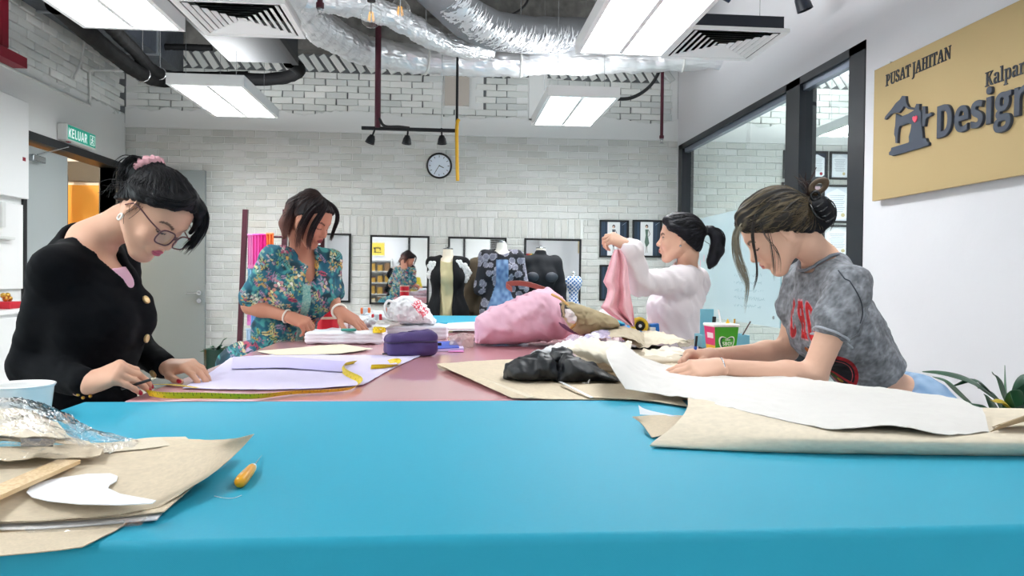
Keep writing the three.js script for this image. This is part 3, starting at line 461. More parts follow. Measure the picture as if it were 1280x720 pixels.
{ const a = atD(749, 331, -BACK), b = atD(785, 376, -BACK); frame(a.x, b.x, b.y, a.y, sketch(3, 0), 'framed fashion sketch half hidden behind the pink cloth', 'picture'); }
// certificates in the neighbouring room
function certificate(seal, tint) { return canvasTex(200, 260, (c, w, h) => { c.fillStyle = tint; c.fillRect(0, 0, w, h); c.fillStyle = '#f1f4fa'; c.beginPath(); c.moveTo(26, 60); c.lineTo(100, 24); c.lineTo(174, 60); c.lineTo(174, 220); c.lineTo(150, 238); c.lineTo(50, 238); c.lineTo(26, 220); c.fill(); c.fillStyle = '#8b93a5'; for (let i = 0; i < 9; i++) c.fillRect(46 + (i % 3) * 6, 70 + i * 14, 108 - (i % 3) * 12, 3); c.fillStyle = seal; c.beginPath(); c.arc(142, 208, 14, 0, 7); c.fill(); }); }
{
  const cz = BACK + 0.013, px = [[978, 1003, 188, 224, '#c8ccd4'], [1007, 1033, 189, 225, '#22304a'], [1036, 1061, 190, 225, '#dfe5ee'], [976, 1000, 228, 272, '#d9dde4'], [1002, 1026, 230, 274, '#c9a9b4'], [1027, 1063, 231, 279, '#d7dce6'], [1027, 1063, 281, 322, '#e2e4e8'], [1000, 1025, 281, 322, '#cfd5dd']];
  px.forEach(([x0, x1, y0, y1, tint], i) => { const a = atD(x0, y0, -BACK), b = atD(x1, y1, -BACK); frame(a.x, b.x, b.y, a.y, certificate(i === 1 ? '#b8163a' : '#c9b98a', tint), ['grey framed certificate half behind the window mullion, top row', 'framed certificate with a navy border and red seal, top row', 'white printed certificate at the window jamb end, top row', 'pale certificate half behind the mullion, second row', 'dusty pink certificate behind the hair knot, second row', 'large pale certificate at the window jamb, second row', 'pale certificate at the window jamb, third row', 'pale certificate behind the hair knot, third row'][i] + ' behind the glass', 'certificate', undefined, cz, 0.024); });
}
{ // pale blue glass writing board standing off the interior window
  const y0 = 0.853, y1 = 1.846, z0 = -7.73, z1 = -5.62, t = thing('glass_board', 'pale blue glass writing board fixed before the interior window', 'writing board', V(RIGHT - 0.02, (y0 + y1) / 2, (z0 + z1) / 2));
  const ink = canvasTex(1024, 512, (c, w, h) => { c.fillStyle = '#bcd2d8'; c.fillRect(0, 0, w, h); const q = rng(6); c.strokeStyle = '#9fb8c2'; c.lineWidth = 3; for (let l = 0; l < 5; l++) { let x = 560 + rr(-10, 20, q); const y = 300 + l * 34; c.beginPath(); c.moveTo(x, y); while (x < 900 + rr(-60, 40, q)) { x += 5; c.lineTo(x, y + rr(-8, 8, q)); if (q() < 0.12) { x += 14; c.moveTo(x, y); } } c.stroke(); } c.fillStyle = '#e7b9cb'; for (const [u, v] of [[0.11, 0.43], [0.11, 0.62], [0.16, 0.38], [0.16, 0.8], [0.06, 0.5]]) c.fillRect(u * w, v * h, 12, 34); });
  mesh('board', box(0.01, y1 - y0, z1 - z0), [M.white, std('#ffffff', 0.12, { map: ink }), std('#9fd0da', 0.1), std('#9fd0da', 0.1), std('#9fd0da', 0.1), std('#9fd0da', 0.1)], t);
  for (const y of [-0.42, 0.42]) for (const z of [-0.95, 0.95]) mesh('standoff', bar(V(-0.012, y, z), V(0.02, y, z), 0.014, 14), M.steel, t);
}

// ---------------------------------------------------------------- modelling kit for people and soft things: distance fields meshed with surface nets
class Field {
  constructor() { this.p = []; this.post = null; }
  cone(a, b, ra, rb = ra, k = 0.02, sub = false) {
    const dx = b.x - a.x, dy = b.y - a.y, dz = b.z - a.z, l2 = dx * dx + dy * dy + dz * dz || 1e-9, cx = (a.x + b.x) / 2, cy = (a.y + b.y) / 2, cz = (a.z + b.z) / 2, R = Math.sqrt(l2) / 2 + Math.max(ra, rb);
    this.p.push({ k, sub, cx, cy, cz, R, f: (x, y, z) => { const px = x - a.x, py = y - a.y, pz = z - a.z; let h = (px * dx + py * dy + pz * dz) / l2; h = h < 0 ? 0 : h > 1 ? 1 : h; const ex = px - dx * h, ey = py - dy * h, ez = pz - dz * h; return Math.sqrt(ex * ex + ey * ey + ez * ez) - (ra + (rb - ra) * h); } }); return this;
  }
  ell(c, r, k = 0.02, q = null, sub = false) {
    const m = q ? new THREE.Matrix3().setFromMatrix4(new THREE.Matrix4().makeRotationFromQuaternion(q)).elements : [1, 0, 0, 0, 1, 0, 0, 0, 1], [rx, ry, rz] = r, mn = Math.min(rx, ry, rz);
    this.p.push({ k, sub, cx: c.x, cy: c.y, cz: c.z, R: Math.max(rx, ry, rz), f: (x, y, z) => {
      const px = x - c.x, py = y - c.y, pz = z - c.z, a = (px * m[0] + py * m[1] + pz * m[2]) / rx, b = (px * m[3] + py * m[4] + pz * m[5]) / ry, d = (px * m[6] + py * m[7] + pz * m[8]) / rz;
      const k0 = Math.sqrt(a * a + b * b + d * d); if (k0 < 1e-6) return -mn; const k1 = Math.sqrt(a * a / (rx * rx) + b * b / (ry * ry) + d * d / (rz * rz)); return k0 * (k0 - 1) / k1;
    } }); return this;
  }
  fn(f, k = 0.01, sub = false, c = V(0, 0, 0), R = 1e3) { this.p.push({ k, sub, cx: c.x, cy: c.y, cz: c.z, R, f }); return this; }
  at(x, y, z) {
    let d = 1e3;
    for (const q of this.p) {
      const ex = x - q.cx, ey = y - q.cy, ez = z - q.cz, far = Math.sqrt(ex * ex + ey * ey + ez * ez) - q.R, k = q.k;
      if (q.sub) { if (far > k - d && far > k) continue; const s = -q.f(x, y, z), h = k - Math.abs(d - s); d = Math.max(d, s) + (h > 0 ? h * h / (4 * k) : 0); }
      else { if (far > d + k) continue; const s = q.f(x, y, z), h = k - Math.abs(d - s); d = Math.min(d, s) - (h > 0 ? h * h / (4 * k) : 0); }
    }
    return this.post ? this.post(d, x, y, z) : d;
  }
  march(px, py, from = 0.5) { const r = ray(px, py).normalize(); let t = from; for (let i = 0; i < 160; i++) { const p = camera.position, d = this.at(p.x + r.x * t, p.y + r.y * t, p.z + r.z * t); if (d < 0.0006) break; t += d * 0.8; if (t > 12) return null; } return camera.position.clone().addScaledVector(r, t); }
  normal(p, e = 0.002) { return V(this.at(p.x + e, p.y, p.z) - this.at(p.x - e, p.y, p.z), this.at(p.x, p.y + e, p.z) - this.at(p.x, p.y - e, p.z), this.at(p.x, p.y, p.z + e) - this.at(p.x, p.y, p.z - e)).normalize(); }
}
function net(field, lo, hi, cell, paint) {             // surface nets; paint(x, y, z) -> [r, g, b] gives vertex colours
  const f = field.at ? (x, y, z) => field.at(x, y, z) : field, nx = Math.ceil((hi.x - lo.x) / cell) + 2, ny = Math.ceil((hi.y - lo.y) / cell) + 2, nz = Math.ceil((hi.z - lo.z) / cell) + 2;
  const g = new Float32Array(nx * ny * nz), B = 4, safe = B * cell * 1.15, ix = (i, j, k) => (k * ny + j) * nx + i;
  for (let K = 0; K < nz; K += B) for (let J = 0; J < ny; J += B) for (let I = 0; I < nx; I += B) {
    const d = f(lo.x + (I + 1.5) * cell, lo.y + (J + 1.5) * cell, lo.z + (K + 1.5) * cell), skip = Math.abs(d) > safe;
    for (let k = K; k < Math.min(K + B, nz); k++) for (let j = J; j < Math.min(J + B, ny); j++) for (let i = I; i < Math.min(I + B, nx); i++) g[ix(i, j, k)] = skip ? d : f(lo.x + i * cell, lo.y + j * cell, lo.z + k * cell);
  }
  const id = new Int32Array(nx * ny * nz).fill(-1), pos = [], idx = [];
  for (let k = 0; k < nz - 1; k++) for (let j = 0; j < ny - 1; j++) for (let i = 0; i < nx - 1; i++) {
    let mask = 0, sx = 0, sy = 0, sz = 0, n = 0; const v = [];
    for (let c = 0; c < 8; c++) { const q = g[ix(i + (c & 1), j + ((c >> 1) & 1), k + (c >> 2))]; v.push(q); if (q < 0) mask |= 1 << c; }
    if (mask === 0 || mask === 255) continue;
    for (let a = 0; a < 8; a++) for (const b of [a | 1, a | 2, a | 4]) if (b !== a && (v[a] < 0) !== (v[b] < 0)) { const t = v[a] / (v[a] - v[b]); sx += (a & 1) + t * ((b & 1) - (a & 1)); sy += ((a >> 1) & 1) + t * (((b >> 1) & 1) - ((a >> 1) & 1)); sz += (a >> 2) + t * ((b >> 2) - (a >> 2)); n++; }
    id[ix(i, j, k)] = pos.length / 3; pos.push(lo.x + (i + sx / n) * cell, lo.y + (j + sy / n) * cell, lo.z + (k + sz / n) * cell);
  }
  const quad = (a, b, c, d, flip) => { if (a < 0 || b < 0 || c < 0 || d < 0) return; if (flip) idx.push(a, c, b, a, d, c); else idx.push(a, b, c, a, c, d); };
  for (let k = 1; k < nz - 1; k++) for (let j = 1; j < ny - 1; j++) for (let i = 1; i < nx - 1; i++) {
    const s = g[ix(i, j, k)] < 0;
    if (s !== g[ix(i + 1, j, k)] < 0) quad(id[ix(i, j - 1, k - 1)], id[ix(i, j, k - 1)], id[ix(i, j, k)], id[ix(i, j - 1, k)], !s);
    if (s !== g[ix(i, j + 1, k)] < 0) quad(id[ix(i - 1, j, k - 1)], id[ix(i - 1, j, k)], id[ix(i, j, k)], id[ix(i, j, k - 1)], !s);
    if (s !== g[ix(i, j, k + 1)] < 0) quad(id[ix(i - 1, j - 1, k)], id[ix(i, j - 1, k)], id[ix(i, j, k)], id[ix(i - 1, j, k)], !s);
  }
  const geo = new THREE.BufferGeometry(); geo.setAttribute('position', new THREE.Float32BufferAttribute(pos, 3)); geo.setIndex(idx); geo.computeVertexNormals();
  if (paint) colour(geo, paint); return geo;
}
function colour(geo, paint) { const p = geo.attributes.position, c = new Float32Array(p.count * 3), n = geo.attributes.normal; for (let i = 0; i < p.count; i++) { const q = paint(p.getX(i), p.getY(i), p.getZ(i), n ? [n.getX(i), n.getY(i), n.getZ(i)] : null); c[i * 3] = q[0]; c[i * 3 + 1] = q[1]; c[i * 3 + 2] = q[2]; } geo.setAttribute('color', new THREE.BufferAttribute(c, 3)); return geo; }
const lin = (hex) => { const c = new THREE.Color(hex); return [c.r, c.g, c.b]; };
const mix = (a, b, t) => [a[0] + (b[0] - a[0]) * t, a[1] + (b[1] - a[1]) * t, a[2] + (b[2] - a[2]) * t];
function basis(x, y, z, o) { return new THREE.Matrix4().makeBasis(x, y, z).setPosition(o); }
function quatOf(front, up) { const z = front.clone().normalize(), x = up.clone().cross(z).normalize(), y = z.clone().cross(x); return new THREE.Quaternion().setFromRotationMatrix(new THREE.Matrix4().makeBasis(x, y, z)); }

// ---- head: local +z is the face, +y the crown, +x her left
function headField(o = {}) {
  const f = new Field(), jaw = o.jaw ?? 1;
  f.ell(V(0, 0.032, -0.012), [0.072, 0.083, 0.09], 0.03).ell(V(0, -0.022, 0.028), [0.058 * jaw, 0.075, 0.06], 0.04);
  f.ell(V(0, 0.045, 0.035), [0.06, 0.052, 0.05], 0.03);
  for (const s of [-1, 1]) {
    f.cone(V(s * 0.056, -0.04, -0.005), V(s * 0.022, -0.098, 0.052), 0.014, 0.014, 0.035);
    f.ell(V(s * 0.036, -0.032, 0.066), [0.022, 0.02, 0.018], 0.025);          // cheek
    f.cone(V(s * 0.012, 0.022, 0.083), V(s * 0.045, 0.022, 0.066), 0.008, 0.007, 0.02); // brow
  }
  f.ell(V(0, -0.099, 0.064), [0.02, 0.015, 0.015], 0.03);
  for (const s of [-1, 1]) f.ell(V(s * 0.031, 0.002, 0.098), [0.018, 0.012, 0.014], 0.018, null, true);
  for (const s of [-1, 1]) f.ell(V(s * 0.031, 0.001, 0.0715), [0.0145, 0.0125, 0.0125], 0.006);
  f.cone(V(0, 0.008, 0.083), V(0, -0.028, 0.102), 0.0065, 0.0095, 0.014);
  f.ell(V(0, -0.033, 0.103), [0.0105, 0.009, 0.0095], 0.008);
  for (const s of [-1, 1]) f.ell(V(s * 0.0125, -0.037, 0.094), [0.0075, 0.0065, 0.009], 0.007);
  f.ell(V(0, -0.06, 0.083), [0.027, 0.017, 0.012], 0.014);
  f.ell(V(0, -0.0575, 0.094), [0.018, 0.0048, 0.006], 0.005).ell(V(0, -0.0675, 0.0925), [0.0165, 0.0058, 0.0065], 0.004);
  for (const s of [-1, 1]) {
    const q = new THREE.Quaternion().setFromEuler(new THREE.Euler(0.15, s * 0.35, s * -0.1));
    f.ell(V(s * 0.0745, -0.002, -0.012), [0.007, 0.031, 0.018], 0.006, q); f.ell(V(s * 0.0815, 0.004, -0.009), [0.006, 0.019, 0.010], 0.005, q, true); f.ell(V(s * 0.074, -0.026, -0.006), [0.006, 0.009, 0.008], 0.006);
  }
  f.cone(V(0, -0.03, -0.03), V(0, -0.062, -0.042), 0.047, 0.046, 0.03);
  return f;
}
function paintHead(o) {                               // skin with lips, brows and lashes
  const skin = lin(o.skin), lip = lin(o.lip ?? '#c56a70'), brow = lin(o.brow ?? '#231a18'), blush = lin(o.blush ?? '#d99a86'), white = lin('#e9e4e0');
  return (x, y, z) => {
    let c = mix(skin, blush, 0.35 * Math.exp(-(((Math.abs(x) - 0.04) / 0.018) ** 2 + ((y + 0.03) / 0.016) ** 2)) * (z > 0.03 ? 1 : 0));
    if (z > 0.075 && Math.abs(x) < 0.0215) { const e = ((x / 0.021) ** 2) + (((y + 0.0625) / 0.0115) ** 2); if (e < 1) c = mix(c, lip, smooth(1 - e, 0, 0.3)); if (e < 0.9 && Math.abs(y + 0.0625) < 0.0014) c = mix(c, brow, 0.4); }
    const ax = Math.abs(x);
    if (z > 0.04) {
      const by = 0.0235 - 0.007 * ((ax - 0.036) / 0.02) ** 2; if (ax > 0.013 && ax < 0.053 && Math.abs(y - by) < 0.0036) c = mix(c, brow, 0.78);
      const ey = o.open ? 0.003 : -0.006, t = (ax - 0.031) / 0.0155; if (Math.abs(t) < 1) { const ly = ey + (o.open ? 0.0045 : -0.0035) * (1 - t * t); if (Math.abs(y - ly) < 0.0021) c = brow; else if (o.open && Math.abs(y - ey - 0.0004) < 0.0042 * (1 - t * t)) c = Math.abs(t) < 0.42 ? lin('#1b1412') : white; }
    }
    return c;
  };
}
function headGeo(o) { return net(headField(o), V(-0.1, -0.17, -0.12), V(0.1, 0.135, 0.13), o.cell ?? 0.0026, paintHead(o)); }
function headMatrix(centre, yaw, pitch, roll = 0, size = 1, face = 1) { // face 1 looks towards +x at yaw 0, -1 towards -x; positive yaw turns to the camera, positive pitch looks down
  const y = yaw * RAD, p = pitch * RAD, F = V(face * Math.cos(y) * Math.cos(p), -Math.sin(p), Math.sin(y) * Math.cos(p)), U = V(face * Math.cos(y) * Math.sin(p), Math.cos(p), Math.sin(y) * Math.sin(p)), L = U.clone().cross(F);
  return basis(L, U, F, centre).multiply(new THREE.Matrix4().makeRotationZ(roll * RAD)).scale(V(size, size, size));
}
// ---- hand: wrist at the origin, +y to the fingers, +z the back of the hand, +x the thumb side (mirrored by side)
const FINGERS = [[0.026, 0.083, 0.041, 0.025, 0.021, 0.0086], [0.008, 0.088, 0.045, 0.029, 0.022, 0.0088], [-0.011, 0.084, 0.042, 0.027, 0.021, 0.0083], [-0.028, 0.076, 0.033, 0.02, 0.019, 0.0074]];
function handGeo(o) {                                 // o: side, curl [[mcp, pip, dip] x 4] in degrees, spread, thumb {dir}, nail, skin, size
  const f = new Field(), side = o.side, tips = [];
  f.cone(V(0, -0.022, -0.001), V(0, 0.006, 0), 0.0225, 0.024, 0.02);
  FINGERS.forEach(([x, y, l1, l2, l3, r], i) => {
    const cu = o.curl[i], sp = (o.spread?.[i] ?? [0.12, 0.03, -0.06, -0.16][i]);
    f.cone(V(x * 0.5, 0.008, 0.001), V(x, y, 0.002), 0.0155, 0.0118, 0.016);
    let p = V(x, y, 0.002), a = 0; const rs = [r * 1.1, r, r * 0.95, r * 0.82];
    [l1, l2, l3].forEach((l, k) => { a += cu[k] * RAD; const d = V(Math.sin(sp) * Math.cos(a), Math.cos(sp) * Math.cos(a), -Math.sin(a)), q = p.clone().addScaledVector(d, l); f.cone(p, q, rs[k], rs[k + 1], k ? 0.004 : 0.007); if (k === 2) { const up = V(Math.sin(sp) * Math.sin(a), Math.cos(sp) * Math.sin(a), Math.cos(a)); tips.push([q.clone().addScaledVector(d, -0.001).addScaledVector(up, r * 0.62), up, d]); } p = q; });
  });
  f.ell(V(0.004, 0.045, -0.006), [0.033, 0.042, 0.014], 0.014);
  const td = (o.thumb ?? [[0.75, 0.6, -0.35], [0.35, 0.9, -0.3], [0.2, 0.95, -0.25]]).map((d) => V(...d).normalize()); let p = V(0.018, 0.018, -0.004);
  [0.04, 0.033, 0.027].forEach((l, k) => { const q = p.clone().addScaledVector(td[k], l); f.cone(p, q, [0.0155, 0.0115, 0.0105][k], [0.0115, 0.0105, 0.0085][k], k ? 0.005 : 0.014); p = q; });
  { const up = V(td[2].y, -td[2].x, 0.6).normalize(); tips.push([p.clone().addScaledVector(up, 0.006), up, td[2]]); }
  const skin = lin(o.skin), nail = lin(o.nail ?? '#e2a9a0'), kn = lin(o.knuckle ?? o.skin);
  const geo = net(f, V(-0.085, -0.06, -0.125), V(0.11, 0.2, 0.05), o.cell ?? 0.0028, (x, y, z) => {
    for (const [c, up, d] of tips) { const ex = x - c.x, ey = y - c.y, ez = z - c.z, u = ex * up.x + ey * up.y + ez * up.z, w = ex * d.x + ey * d.y + ez * d.z, r2 = ex * ex + ey * ey + ez * ez - w * w - u * u; if (u > -0.0042 && w * w / 0.00006 + r2 / 0.000042 < 1) return nail; }
    return mix(skin, kn, 0.5);
  });
  if (o.size) geo.scale(o.size, o.size, o.size);
  if (side < 0) { geo.scale(-1, 1, 1); const ix = geo.index.array; for (let i = 0; i < ix.length; i += 3) { const t = ix[i]; ix[i] = ix[i + 1]; ix[i + 1] = t; } geo.computeVertexNormals(); }
  return geo;
}
function placeHand(o, wrist, toFingers, back) {       // side: +1 when the thumb lies on the +x side of (fingers, back of hand)
  const y = toFingers.clone().normalize(), z = back.clone().addScaledVector(y, -back.dot(y)).normalize(), x = y.clone().cross(z); return handGeo(o).applyMatrix4(basis(x, y, z, wrist));
}
// ---- trunk and limbs over named joints
function torso(f, J, t = 0, o = {}) {                 // t: thickness of cloth over the body
  const up = J.neck.clone().sub(J.pelvis).normalize(), lat = J.shL.clone().sub(J.shR).normalize(), front = lat.clone().cross(up).normalize(), w = o.width ?? 1, d = o.depth ?? 1;
  const q1 = quatOf(front, J.neck.clone().sub(J.chest)), q2 = quatOf(front, J.chest.clone().sub(J.waist)), q3 = quatOf(front, J.waist.clone().sub(J.pelvis));
  f.ell(J.chest, [0.148 * w + t, 0.155 + t, 0.105 * d + t], 0.06, q1).ell(J.waist, [0.125 * w * (o.waist ?? 1) + t, 0.14 + t, 0.088 * d + t], 0.07, q2);
  if (!o.noPelvis) f.ell(J.pelvis, [0.165 * w + t, 0.13 + t, 0.115 * d + t], 0.07, q3);
  f.cone(J.chest.clone().lerp(J.neck, 0.35), J.neck.clone().lerp(J.chest, 0.25), 0.085 + t, 0.055 + t, 0.05);
  for (const s of [J.shL, J.shR]) f.cone(J.neck.clone().lerp(J.chest, 0.2), s, 0.045 + t, 0.043 + t, 0.05);
  const bust = o.bust ?? 0.045; for (const s of [-1, 1]) f.ell(J.chest.clone().addScaledVector(front, 0.075 * d).addScaledVector(lat, s * 0.068).addScaledVector(up, -0.015), [bust + 0.012 + t, bust + 0.012 + t, bust + t], 0.04, q1);
  return { up, lat, front, q1, q2, q3 };
}
function arm(f, J, s, t = 0, to = 1, r = 1, fan = 0) { // s 'L' or 'R'; to: 1 ends at the wrist, 0.5 at the elbow; fan widens the sleeve towards its end
  const a = J['sh' + s], b = J['el' + s], c = J['wr' + s];
  if (to <= 0.5) { const e = a.clone().lerp(b, to * 2); f.cone(a, e, 0.046 * r + t, 0.04 * r + t + fan, 0.04); return; }
  f.cone(a, b, 0.046 * r + t, 0.036 * r + t, 0.04); const e = b.clone().lerp(c, (to - 0.5) * 2); f.cone(b, e, 0.037 * r + t, lerp(0.037, 0.024, (to - 0.5) * 2) * r + t + fan, 0.025);
  if (!t) f.ell(b.clone().lerp(c, 0.28), [0.036 * r, 0.036 * r, 0.036 * r], 0.03);
}
function legs(f, J, t = 0, from = 0) { for (const s of ['L', 'R']) { f.cone(J['hip' + s], J['kn' + s], 0.078 + t, 0.053 + t, 0.05); f.cone(J['kn' + s], J['an' + s], 0.052 + t, 0.036 + t, 0.04); if (!t) f.cone(J['an' + s], J['an' + s].clone().addScaledVector(J.front, 0.13).setY(0.035), 0.034, 0.03, 0.03); } }
function standLegs(J, front, pelvis, width = 0.09) {  // plain standing legs under the pelvis
  const lat = V(0, 1, 0).cross(front).normalize(); J.front = front;
  for (const [s, k] of [['L', 1], ['R', -1]]) { J['hip' + s] = pelvis.clone().addScaledVector(lat, k * width).setY(pelvis.y - 0.05); J['kn' + s] = V(pelvis.x, pelvis.y * 0.52, pelvis.z).addScaledVector(lat, k * width * 1.1).addScaledVector(front, 0.03); J['an' + s] = V(pelvis.x, 0.085, pelvis.z).addScaledVector(lat, k * width * 1.15).addScaledVector(front, -0.03); }
}
function bounds(list, pad) { const b = new THREE.Box3().setFromPoints(list).expandByScalar(pad); return [b.min, b.max]; }
function addPart(person, name, geo, mat, label) { const m = mesh(name, geo.translate(-person.position.x, -person.position.y, -person.position.z), mat, person); if (label) m.userData.label = label; return m; }
function strands(list, r, n = 4, seg = 10) { return join(list.map((pts) => { const g = tube(pts, r, seg, n), p = g.attributes.position; return g; })); }
const skinMat = phys('#ffffff', 0.55, { vertexColors: true, specularIntensity: 0.7 });
const clothMat = std('#ffffff', 0.85, { vertexColors: true });

function sheet(fn, nu, nv, t = 0.0012) {               // a thin sheet with two sides and a rim; fn(u, v) -> point
  const P = [], N = []; for (let j = 0; j <= nv; j++) for (let i = 0; i <= nu; i++) P.push(fn(i / nu, j / nv));
  const at = (i, j) => P[clamp(j, 0, nv) * (nu + 1) + clamp(i, 0, nu)];
  for (let j = 0; j <= nv; j++) for (let i = 0; i <= nu; i++) N.push(at(i + 1, j).clone().sub(at(i - 1, j)).cross(at(i, j + 1).clone().sub(at(i, j - 1))).normalize());
  const pos = [], uv = [], idx = [], n = P.length; for (const s of [0.5, -0.5]) for (let k = 0; k < n; k++) { const q = P[k].clone().addScaledVector(N[k], s * t); pos.push(q.x, q.y, q.z); uv.push((k % (nu + 1)) / nu, Math.floor(k / (nu + 1)) / nv); }
  const w = nu + 1; for (let j = 0; j < nv; j++) for (let i = 0; i < nu; i++) { const a = j * w + i, b = a + 1, c = a + w + 1, d = a + w; idx.push(a, b, c, a, c, d, n + a, n + c, n + b, n + a, n + d, n + c); }
  const rim = (a, b) => idx.push(a, n + a, n + b, a, n + b, b); for (let i = 0; i < nu; i++) { rim(i + 1, i); rim(nv * w + i, nv * w + i + 1); } for (let j = 0; j < nv; j++) { rim(j * w, (j + 1) * w); rim((j + 1) * w + nu, j * w + nu); }
  const g = new THREE.BufferGeometry(); g.setAttribute('position', new THREE.Float32BufferAttribute(pos, 3)); g.setAttribute('uv', new THREE.Float32BufferAttribute(uv, 2)); g.setIndex(idx); g.computeVertexNormals(); return g;
}
function ringAt(c, dir, r, t, n = 30) { return new THREE.TorusGeometry(r, t, 8, n).applyQuaternion(new THREE.Quaternion().setFromUnitVectors(V(0, 0, 1), dir.clone().normalize())).translate(c.x, c.y, c.z); }
function shoes(person, J, front, color) { for (const s of ['L', 'R']) addPart(person, 'shoe', rbox(0.085, 0.06, 0.24, 0.028, 0, 0.031, 0.05, 4).rotateY(Math.atan2(front.x, front.z)).translate(J['an' + s].x, 0, J['an' + s].z), std(color, 0.5)); }
function bodyBounds(J) { const pts = Object.entries(J).filter(([k]) => k !== 'front').map(([, p]) => p), [lo, hi] = bounds(pts, 0.18); lo.y = 0; return [lo, hi]; }

function tress(guide, n, spread, r, seed, seg = 14) {   // a lock of hair: n fine strands around a guide line; spread = [root, middle, tip]
  const q = rng(seed), out = [], P = guide.map((g) => (g.isVector3 ? g : V(...g)));
  for (let i = 0; i < n; i++) { const o = V(rr(-1, 1, q), rr(-1, 1, q), rr(-1, 1, q)).multiplyScalar(0.8), o2 = V(rr(-1, 1, q), rr(-1, 1, q), rr(-1, 1, q)).multiplyScalar(0.5), end = rr(0.82, 1, q), pts = P.map((p, k) => { const u = k / (P.length - 1), s = u < 0.5 ? lerp(spread[0], spread[1], u * 2) : lerp(spread[1], spread[2], u * 2 - 1); return p.clone().addScaledVector(o, s).addScaledVector(o2, s * u); }); const c = new THREE.CatmullRomCurve3(pts, false, 'centripetal'), cut = []; for (let k = 0; k < 6; k++) cut.push(c.getPoint(k / 5 * end)); const g = tube(cut, r, seg, 4), a = g.attributes.position; for (let k = 0; k <= seg; k++) { const t = k / seg, w = Math.min(1, (1 - t) * 3 + 0.15), m = V(0, 0, 0); for (let j = 0; j < 4; j++) m.add(V(a.getX(k * 5 + j), a.getY(k * 5 + j), a.getZ(k * 5 + j))); m.multiplyScalar(0.25); for (let j = 0; j < 5; j++) { const x = k * 5 + j; a.setXYZ(x, m.x + (a.getX(x) - m.x) * w, m.y + (a.getY(x) - m.y) * w, m.z + (a.getZ(x) - m.z) * w); } } out.push(g); }
  return join(out);
}
function combed(f, K, n, seed, r = 0.0011, line = null) {           // strands lying on a hair field, combed towards the knot K
  const q = rng(seed), out = [], c = V(0, 0.03, -0.01), e = 0.0015, grad = (p) => V(f.at(p.x + e, p.y, p.z) - f.at(p.x - e, p.y, p.z), f.at(p.x, p.y + e, p.z) - f.at(p.x, p.y - e, p.z), f.at(p.x, p.y, p.z + e) - f.at(p.x, p.y, p.z - e)).normalize();
  for (let tries = 0; out.length < n && tries < n * (line ? 16 : 4); tries++) {
    const d = V(rr(-1, 1, q), rr(-0.7, 1, q), rr(-1, 1, q)).normalize(), p = c.clone().addScaledVector(d, 0.19); let ok = false; for (let i = 0; i < 40; i++) { const v = f.at(p.x, p.y, p.z); if (v < 0.0008) { ok = true; break; } p.addScaledVector(d, -v * 0.9); if (p.distanceTo(c) < 0.06) break; }
    if (!ok || (line && p.z - line(p.x, p.y) < -0.026 && q() > 0.04)) continue; const len = rr(0.75, 0.97, q), pts = []; for (let k = 0; k <= 7; k++) { const t = k / 7 * len, x = p.clone().lerp(K, t), dd = x.clone().sub(c).normalize(), y = c.clone().addScaledVector(dd, Math.max(0.06, x.distanceTo(c) * 1.05)); for (let i = 0; i < 4; i++) y.addScaledVector(grad(y), -clamp(f.at(y.x, y.y, y.z), -0.02, 0.02) * 0.9); pts.push(y.addScaledVector(grad(y), 0.0004)); }
    out.push(tube(pts, r, 10, 4));
  }
  return join(out);
}
const tones = (a, b, seed, per = 80) => { const A = lin(a), B = lin(b), q = rng(seed); let k = 0, c = A; return () => { if (k++ % per === 0) c = mix(A, B, q()); return c; }; };

// ---------------------------------------------------------------- hair cap in head space: skull shell behind a hairline, combed towards a knot
function hairField(o) {
  const f = new Field(), th = o.thick ?? 0.016, B = o.knot, ax = B.clone().normalize(), ux = V(1, 0, 0).addScaledVector(ax, -ax.x).normalize(), uy = ax.clone().cross(ux), smax = (a, b, k) => { const h = Math.max(k - Math.abs(a - b), 0); return Math.max(a, b) + h * h / (4 * k); };
  const cap = new Field().ell(V(0, 0.034, -0.012), [0.072 + th, 0.083 + th, 0.09 + th], 0.03).ell(V(0, 0.045, 0.035), [0.06 + th, 0.052 + th, 0.05 + th], 0.03); if (o.nape) cap.ell(V(0, -0.03, -0.06), [0.06, 0.05, 0.045], 0.03);
  f.fn((x, y, z) => {
    let d = cap.at(x, y, z); if (d > 0.05) return d;
    const line = Math.max(z - o.line(x, y), (o.bottom ?? -0.075) - y) * 0.8; d = smax(d, line, 0.012);
    const px = x - 0, py = y - 0.03, pz = z + 0.01, a = Math.atan2(px * ux.x + py * ux.y + pz * ux.z, px * uy.x + py * uy.y + pz * uy.z);
    const near = smooth((x - B.x) ** 2 + (y - B.y) ** 2 + (z - B.z) ** 2, 0.0008, 0.006);
    return d + near * (0.0013 * Math.sin(a * 24 + 3 * noise3(x * 9, y * 9, z * 9)) + 0.0022 * noise3(Math.cos(a) * 9, Math.sin(a) * 9, o.seed ?? 1));
  }, 0.012, false, V(0, 0.03, -0.01), 0.16);
  for (const [pts, radii, k] of o.locks ?? []) for (let i = 0; i + 1 < pts.length; i++) f.cone(V(...pts[i]), V(...pts[i + 1]), radii[i], radii[i + 1], k ?? 0.01);
  return f;
}
const hairMat = phys('#ffffff', 0.55, { vertexColors: true, specularIntensity: 0.4 });
function wisps(n, seed, from, to, bend, r = 0.0006) { // loose hairs between two fuzzy places, head space
  const q = rng(seed), l = []; for (let i = 0; i < n; i++) { const j = (s) => V(rr(-s, s, q), rr(-s, s, q), rr(-s, s, q)), a = from.clone().add(j(0.016)), b = to.clone().add(j(0.022)), m = a.clone().lerp(b, rr(0.35, 0.6, q)).add(bend).add(j(0.012)); l.push([a, m, b]); } return strands(l, r, 4, 14);
}
